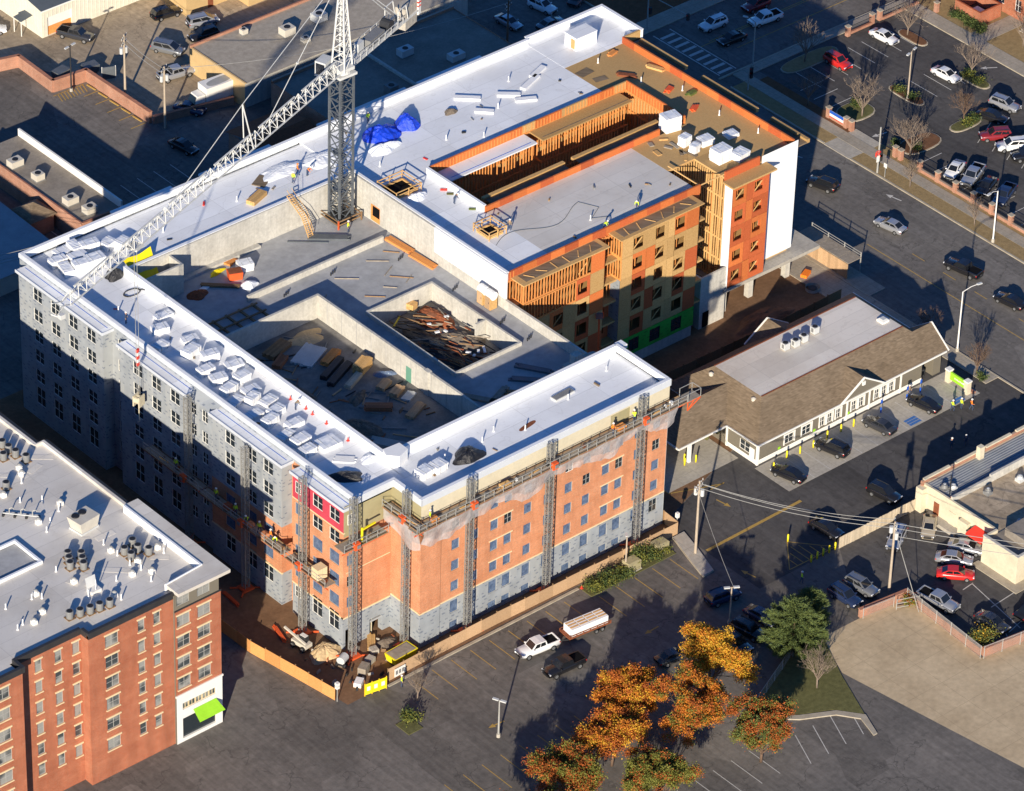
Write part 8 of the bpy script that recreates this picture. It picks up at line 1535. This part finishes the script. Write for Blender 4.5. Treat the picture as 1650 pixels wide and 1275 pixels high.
planks('rust_board', 33.0, 36.8, PZ2 + 1.0, 1.5, 3, .4, .15, .3, 'lumber_brown', 'brown crate lid lying on the rusty tangle', 'board'); planks('pallet_lean', 32.0, 40.0, PZ2 + .6, 1.1, 4, .26, .9, .3, 'lumber', 'tan crate by the far rim of the small pit', 'crate'); planks('yellow_beam', 28.3, 38.6, PZ2 + .8, 2.6, 1, .2, .15, .55, 'yellow_paint', 'yellow steel beam lying across the small pit', 'beam')
for k in range(6): planks('deck_timber', 24.0 + 2.4 * k, 15.2 + random.uniform(-1.5, 3), ZK, random.uniform(3, 5), 3, .3, .3, random.choice((-.8, -1.0, .4)), random.choice(('steel_grey', 'lumber_dark', 'plank_grey')), 'shaded equipment pack behind the right roof', 'material stack', .3, 'shaded packs behind the right roof')

# small scraps that roofers leave about
for k in range(34):
    zz_ = ZD if k < 16 else ZR
    x, y = ((random.uniform(4, 38), random.uniform(2.2, 8.8)) if k < 6 else (random.uniform(-4.6, 1.8), random.uniform(14, 60)) if k < 12 else (random.uniform(8, 34), random.uniform(64, 71))) if k < 16 else (random.uniform(42, 78), random.uniform(58, 71)) if k < 26 else (random.uniform(49, 72), random.uniform(32.5, 43))
    o = MB().prism(rect(0, 0, random.uniform(.25, .9), random.uniform(.1, .3)), 0, random.uniform(.05, .2)).build('roof_scrap', random.choice(('steel_dark', 'plank_grey', 'lumber_dark', 'red_paint', 'shingle', 'hvac_grey')), None, False, (x, y, zz_ + .005), random.uniform(0, 3)); tag(o, 'small scrap left lying on the brick block roof' if zz_ == ZD else 'small scrap left lying on the timber wing roof', 'scrap', 'scraps on the brick block roof' if zz_ == ZD else 'scraps on the timber wing roof')
# ================================================================== SITE EDGE: hoardings, gate, plant, boxes
def hoarding(pts, h, name, lb, m='hoarding', pw=2.4, post=True):
    o = thing(name, lb, 'hoarding')
    for p0, p1 in zip(pts, pts[1:]):
        L = math.dist(p0, p1); n = max(1, int(round(L / pw))); a = math.atan2(p1[1] - p0[1], p1[0] - p0[0])
        for k in range(n):
            t = (k + .5) / n; put('panel', MB().box(-L / n / 2 + .015, L / n / 2 - .015, -.02, .02, .04, h + random.uniform(-.06, .04)).mesh('panel', m), o, (p0[0] + (p1[0] - p0[0]) * t, p0[1] + (p1[1] - p0[1]) * t, 0), a + random.uniform(-.012, .012))
            if post: put('post', MB().box(-.06, .06, .03, .13, 0, h + .15).mesh('post', 'lumber_dark'), o, (p0[0] + (p1[0] - p0[0]) * (k / n), p0[1] + (p1[1] - p0[1]) * (k / n), 0), a)
    return o
hoarding([(-17.2, 46), (-16.9, 30), (-16.5, 12.2), (-15.3, 5.0), (-14.3, -1.4)], 1.9, 'plywood_hoarding', 'orange plywood hoarding along the lane beside the brick apartments'); hoarding([(-7.0, -2.6), (-2.0, -2.45), (10.5, -2.35), (24, -2.6), (40.3, -2.7)], 1.85, 'plywood_hoarding', 'tan plywood hoarding along the front parking lot', 'fence_wood'); hoarding([(40.3, -2.65), (40.9, 5.5)], 1.9, 'plywood_hoarding', 'short plywood hoarding return at the brick end wall', 'fence_wood')
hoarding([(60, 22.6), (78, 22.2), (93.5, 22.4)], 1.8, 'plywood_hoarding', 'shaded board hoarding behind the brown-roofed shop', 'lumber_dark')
gp = thing('camera_post', 'slim post with white camera boxes at the hoarding end', 'post', (-14.2, -1.7, 0)); MB().bar((0, 0, 0), (0, 0, 2.6), .09).build('post', 'steel_galv', gp); MB().box(-.22, .22, -.2, .2, 2.0, 2.35).build('camera_box', 'paint_white', gp); MB().box(-.25, .2, -.25, .2, 2.5, 2.9).build('camera_box', 'paint_white', gp)
cp = thing('camera_post', 'slim post with white box at the brick end hoarding', 'post', (40.6, -2.2, 0)); MB().bar((0, 0, 0), (0, 0, 2.6), .09).build('post', 'steel_galv', cp); MB().box(-.2, .2, -.2, .2, 2.2, 2.9).build('camera_box', 'paint_white', cp)
yg = thing('site_gate', 'yellow panelled site gate standing ajar', 'gate', (-11.0, -3.0, 0), -.16)
for k in range(3): MB().box(.05 + 1.0 * k, 1.0 + 1.0 * k, -.03, .03, .15, 1.75).build('gate_panel', 'yellow_bright', yg); MB().box(.3 + 1.0 * k, .75 + 1.0 * k, -.045, -.03, .7, 1.3).build('notice', 'paint_white', yg)
for k in range(4): MB().box(1.0 * k - .04, 1.0 * k + .05, -.06, .06, 0, 1.9).build('gate_post', 'yellow_paint', yg)
sb = thing('notice_board', 'white notice board leaning on the front hoarding', 'sign', (-5.3, -2.75, 0), .02); MB().box(-.85, .85, -.03, .03, .3, 1.5).build('board', 'paint_white', sb)
for k in range(3): MB().box(-.7 + .5 * k, -.35 + .5 * k, -.04, -.03, .6, 1.2).build('text_block', 'hvac_grey', sb)
sk2 = thing('yellow_skip', 'bright yellow tipping skip of rubble inside the hoarding', 'skip', (-3.0, -.2, 0), .05); MB().prism(rect(0, 0, 3.2, 1.7), .15, 1.3, rect(0, 0, 3.7, 2.0)).build('body', 'yellow_bright', sk2); MB().prism(rect(0, 0, 3.4, 1.8), 1.3, 1.36, rect(.2, .1, 2.6, 1.2)).build('rubble_load', 'plank_grey', sk2)
heap('sand_heap', -9.6, 6.4, 0, 2.2, 1.6, 1.3, 'sand', 'mason sand heap below the pink-topped bay', 'sand heap', 30); mx = thing('mortar_mixer', 'dirty white mortar mixer beside the sand heap', 'mixer', (-9.2, 3.4, 0), .4); MB().cone((-.6, 0, .9), (.6, 0, .9), .55, .55, 14).build('drum', 'hvac_light', mx); MB().box(-.8, .8, -.4, .4, .35, .5).build('frame', 'steel_dark', mx)
for s in (-1, 1): c = put('wheel', wme[1], mx, (-.5, s * .5, .33)); put('rim', wme[3], c)
fl_ = thing('telehandler', 'orange and white telehandler under the pink bay mast', 'telehandler', (-10.9, 9.2, 0), 1.7); fl_.scale = (.75, .75, .75); MB().box(-1.6, 1.6, -.8, .8, .6, 1.3).build('chassis', 'hvac_beige', fl_); MB().box(-.9, .5, -.75, .1, 1.3, 2.3).build('cab', 'steel_dark', fl_); MB().bar((-1.4, .5, 1.5), (3.4, .5, 2.6), .32).build('boom', 'hvac_beige', fl_); MB().box(-.8, .4, -.7, .05, 2.3, 2.36).build('cab_roof', 'paint_white', fl_)
for x in (-1.1, 1.1):
    for s in (-1, 1): c = put('wheel', wme[1], fl_, (x, s * .95, .5)); c.scale = (1.5, 1.5, 1.5); put('rim', wme[3], c)
pallet(-8.2, .6, 0, 'cream block pallet just inside the yellow gate', 1.5, 1.1, 1.1, 'plank_grey', .5); pallet(-6.4, 1.6, 0, 'grey block pallet by the recess wall', 1.1, 1.0, .8, 'concrete_pale', .3); pallet(-4.8, 2.8, 0, 'stone-grey block pallet close to the recess door', 1.0, 1.0, .7, 'concrete_pale', -.2); pallet(-10.2, -.9, 0, 'red and white wrapped pallet by the lane', 1.4, 1.0, .7, 'foam_side', .6)
heap('rubble_heap', -2.4, 3.2, 0, 1.6, 1.2, .6, 'rubble', 'broken block rubble in the inner corner', 'rubble heap', 31); planks('scaffold_pile', -11.5, 12.8, 0, 3, 3, .16, .3, 1.3, 'steel_orange', 'red scaffold beams stacked at the lane mast', 'beam pile', .4); planks('scaffold_pile', -11.8, 22.0, 0, 3, 3, .16, .3, 1.5, 'steel_orange', 'red scaffold beams by the third bay mast foot', 'beam pile', .4); planks('plank_pile', -3.9, 4.4, 0, 3, 4, .25, .45, .9, 'lumber', 'loose planks propped by the recess wall', 'plank pile', .3); heap('dirt_heap', -12.0, 60, 0, 2.5, 4, 1.0, 'dirt_site', 'low dirt heap in the shaded lane', 'dirt heap', 32); heap('dirt_heap', 82, 25.6, 0, 5, 1.8, 1.0, 'dirt_site', 'dark spoil bank behind the shop', 'dirt heap', 33)
tk_ = thing('round_tank', 'pale round manhole ring on the dirt below the tower', 'manhole ring', (92.2, 26.6, 0)); MB().cone((0, 0, 0), (0, 0, .5), 1.0, 1.0, 18, False).build('ring', 'concrete_pale', tk_); MB().cone((0, 0, .3), (0, 0, .34), .6, .6, 14).build('cover', 'steel_dark', tk_)
for x, y, lb in ((32.0, -4.5, 'green utility transformer box amid shrubs'), (37.3, -3.9, 'pale green transformer box by the traffic island')):
    o = thing('transformer_box', lb, 'transformer', (x - 1.2, y, .1)); MB().box(-1.0, 1.0, -.7, .7, .1, 1.3).build('cabinet', 'hvac_beige' if 0 else 'sheathing_olive', o); MB().prism(rect(0, 0, 2.1, 1.5), 1.3, 1.42, rect(0, .1, 1.9, 1.2)).build('lid', 'sheathing_olive', o); MB().box(-1.1, 1.1, -.8, .8, 0, .1).build('pad', 'concrete_pale', o)
lf = thing('boom_lift', 'orange boom lift reaching up the shaded recess', 'boom lift', (52.0, 25.6, 0), .9); MB().box(-1.3, 1.3, -.9, .9, .5, 1.2).build('chassis', 'steel_orange', lf); MB().bar((-.8, 0, 1.4), (2.2, 0, 6.2), .3).build('lower_boom', 'steel_orange', lf); MB().bar((2.2, 0, 6.2), (2.9, 0, 11.2), .26).build('upper_boom', 'steel_orange', lf); MB().box(2.3, 3.7, -.5, .5, 11.2, 11.3).build('basket_floor', 'steel_grey', lf)
for x in (2.3, 3.7):
    for y in (-.5, .5): MB().bar((x, y, 11.3), (x, y, 12.3), .06).build('basket_post', 'steel_orange', lf)
for x in (-.9, .9):
    for s in (-1, 1): c = put('wheel', wme[1], lf, (x, s * .95, .45)); c.scale = (1.35, 1.35, 1.35); put('rim', wme[3], c)
for x, y, a, lb in ((90.6, 25.2, .4, 'orange plastic barrier pile at the slab edge'),): planks('barrier_pile', x + 3.2, y + 4.4, 0, 1.6, 3, .3, .6, a, 'orange_vest', lb, 'barrier')
# street bins and parking meters by the shop entrance
for x, y, lb in ((89.4, 2.6, 'black litter bin under the shop porch'), (67.9, -20.6, 'grey wheeled bins by the cream loading wall')): o = thing('litter_bin', lb, 'bin', (x - (1.0 if x < 80 else 0), y, .02)); MB().cone((0, 0, 0), (0, 0, .95), .26, .3, 10).build('body', 'steel_dark', o); MB().cone((0, 0, .95), (0, 0, 1.05), .32, .2, 10).build('lid', 'steel_dark', o)

# trampled site corner: many small pieces
for k in range(46):
    x, y = (random.uniform(-12.6, -8.4), random.uniform(-1.5, 11)) if k < 26 else (random.uniform(-8, -.6), random.uniform(-1.8, 4.8))
    w_ = random.uniform(.2, .9); o = MB().prism(rect(0, 0, w_, random.uniform(.12, .5)), 0, random.uniform(.08, .5), rect(0, 0, w_ * .9, .1)).build('site_debris', random.choice(('rubble', 'plank_grey', 'lumber_dark', 'steel_dark', 'concrete_pale', 'rust', 'brick_new', 'hvac_grey')), None, False, (x, y, .006), random.uniform(0, 3)); tag(o, 'small building debris strewn over the dirt inside the yellow gate', 'debris', 'debris inside the yellow gate')
# loose pieces over the floor of the large pit
for k in range(70):
    planks('pit_debris', random.uniform(4.2, 20), random.uniform(12.5, 44.5), 15.5, random.uniform(.6, 3.2), 1, random.uniform(.06, .22), .15, random.choice((-.75, .42)) + random.gauss(0, .3), random.choice(('lumber_dark', 'lumber_brown', 'plank_grey', 'steel_dark', 'rust', 'fence_wood', 'hvac_grey')), 'loose timber or bar strewn over the large pit floor', 'timber', 0, 'loose pieces in the large pit')
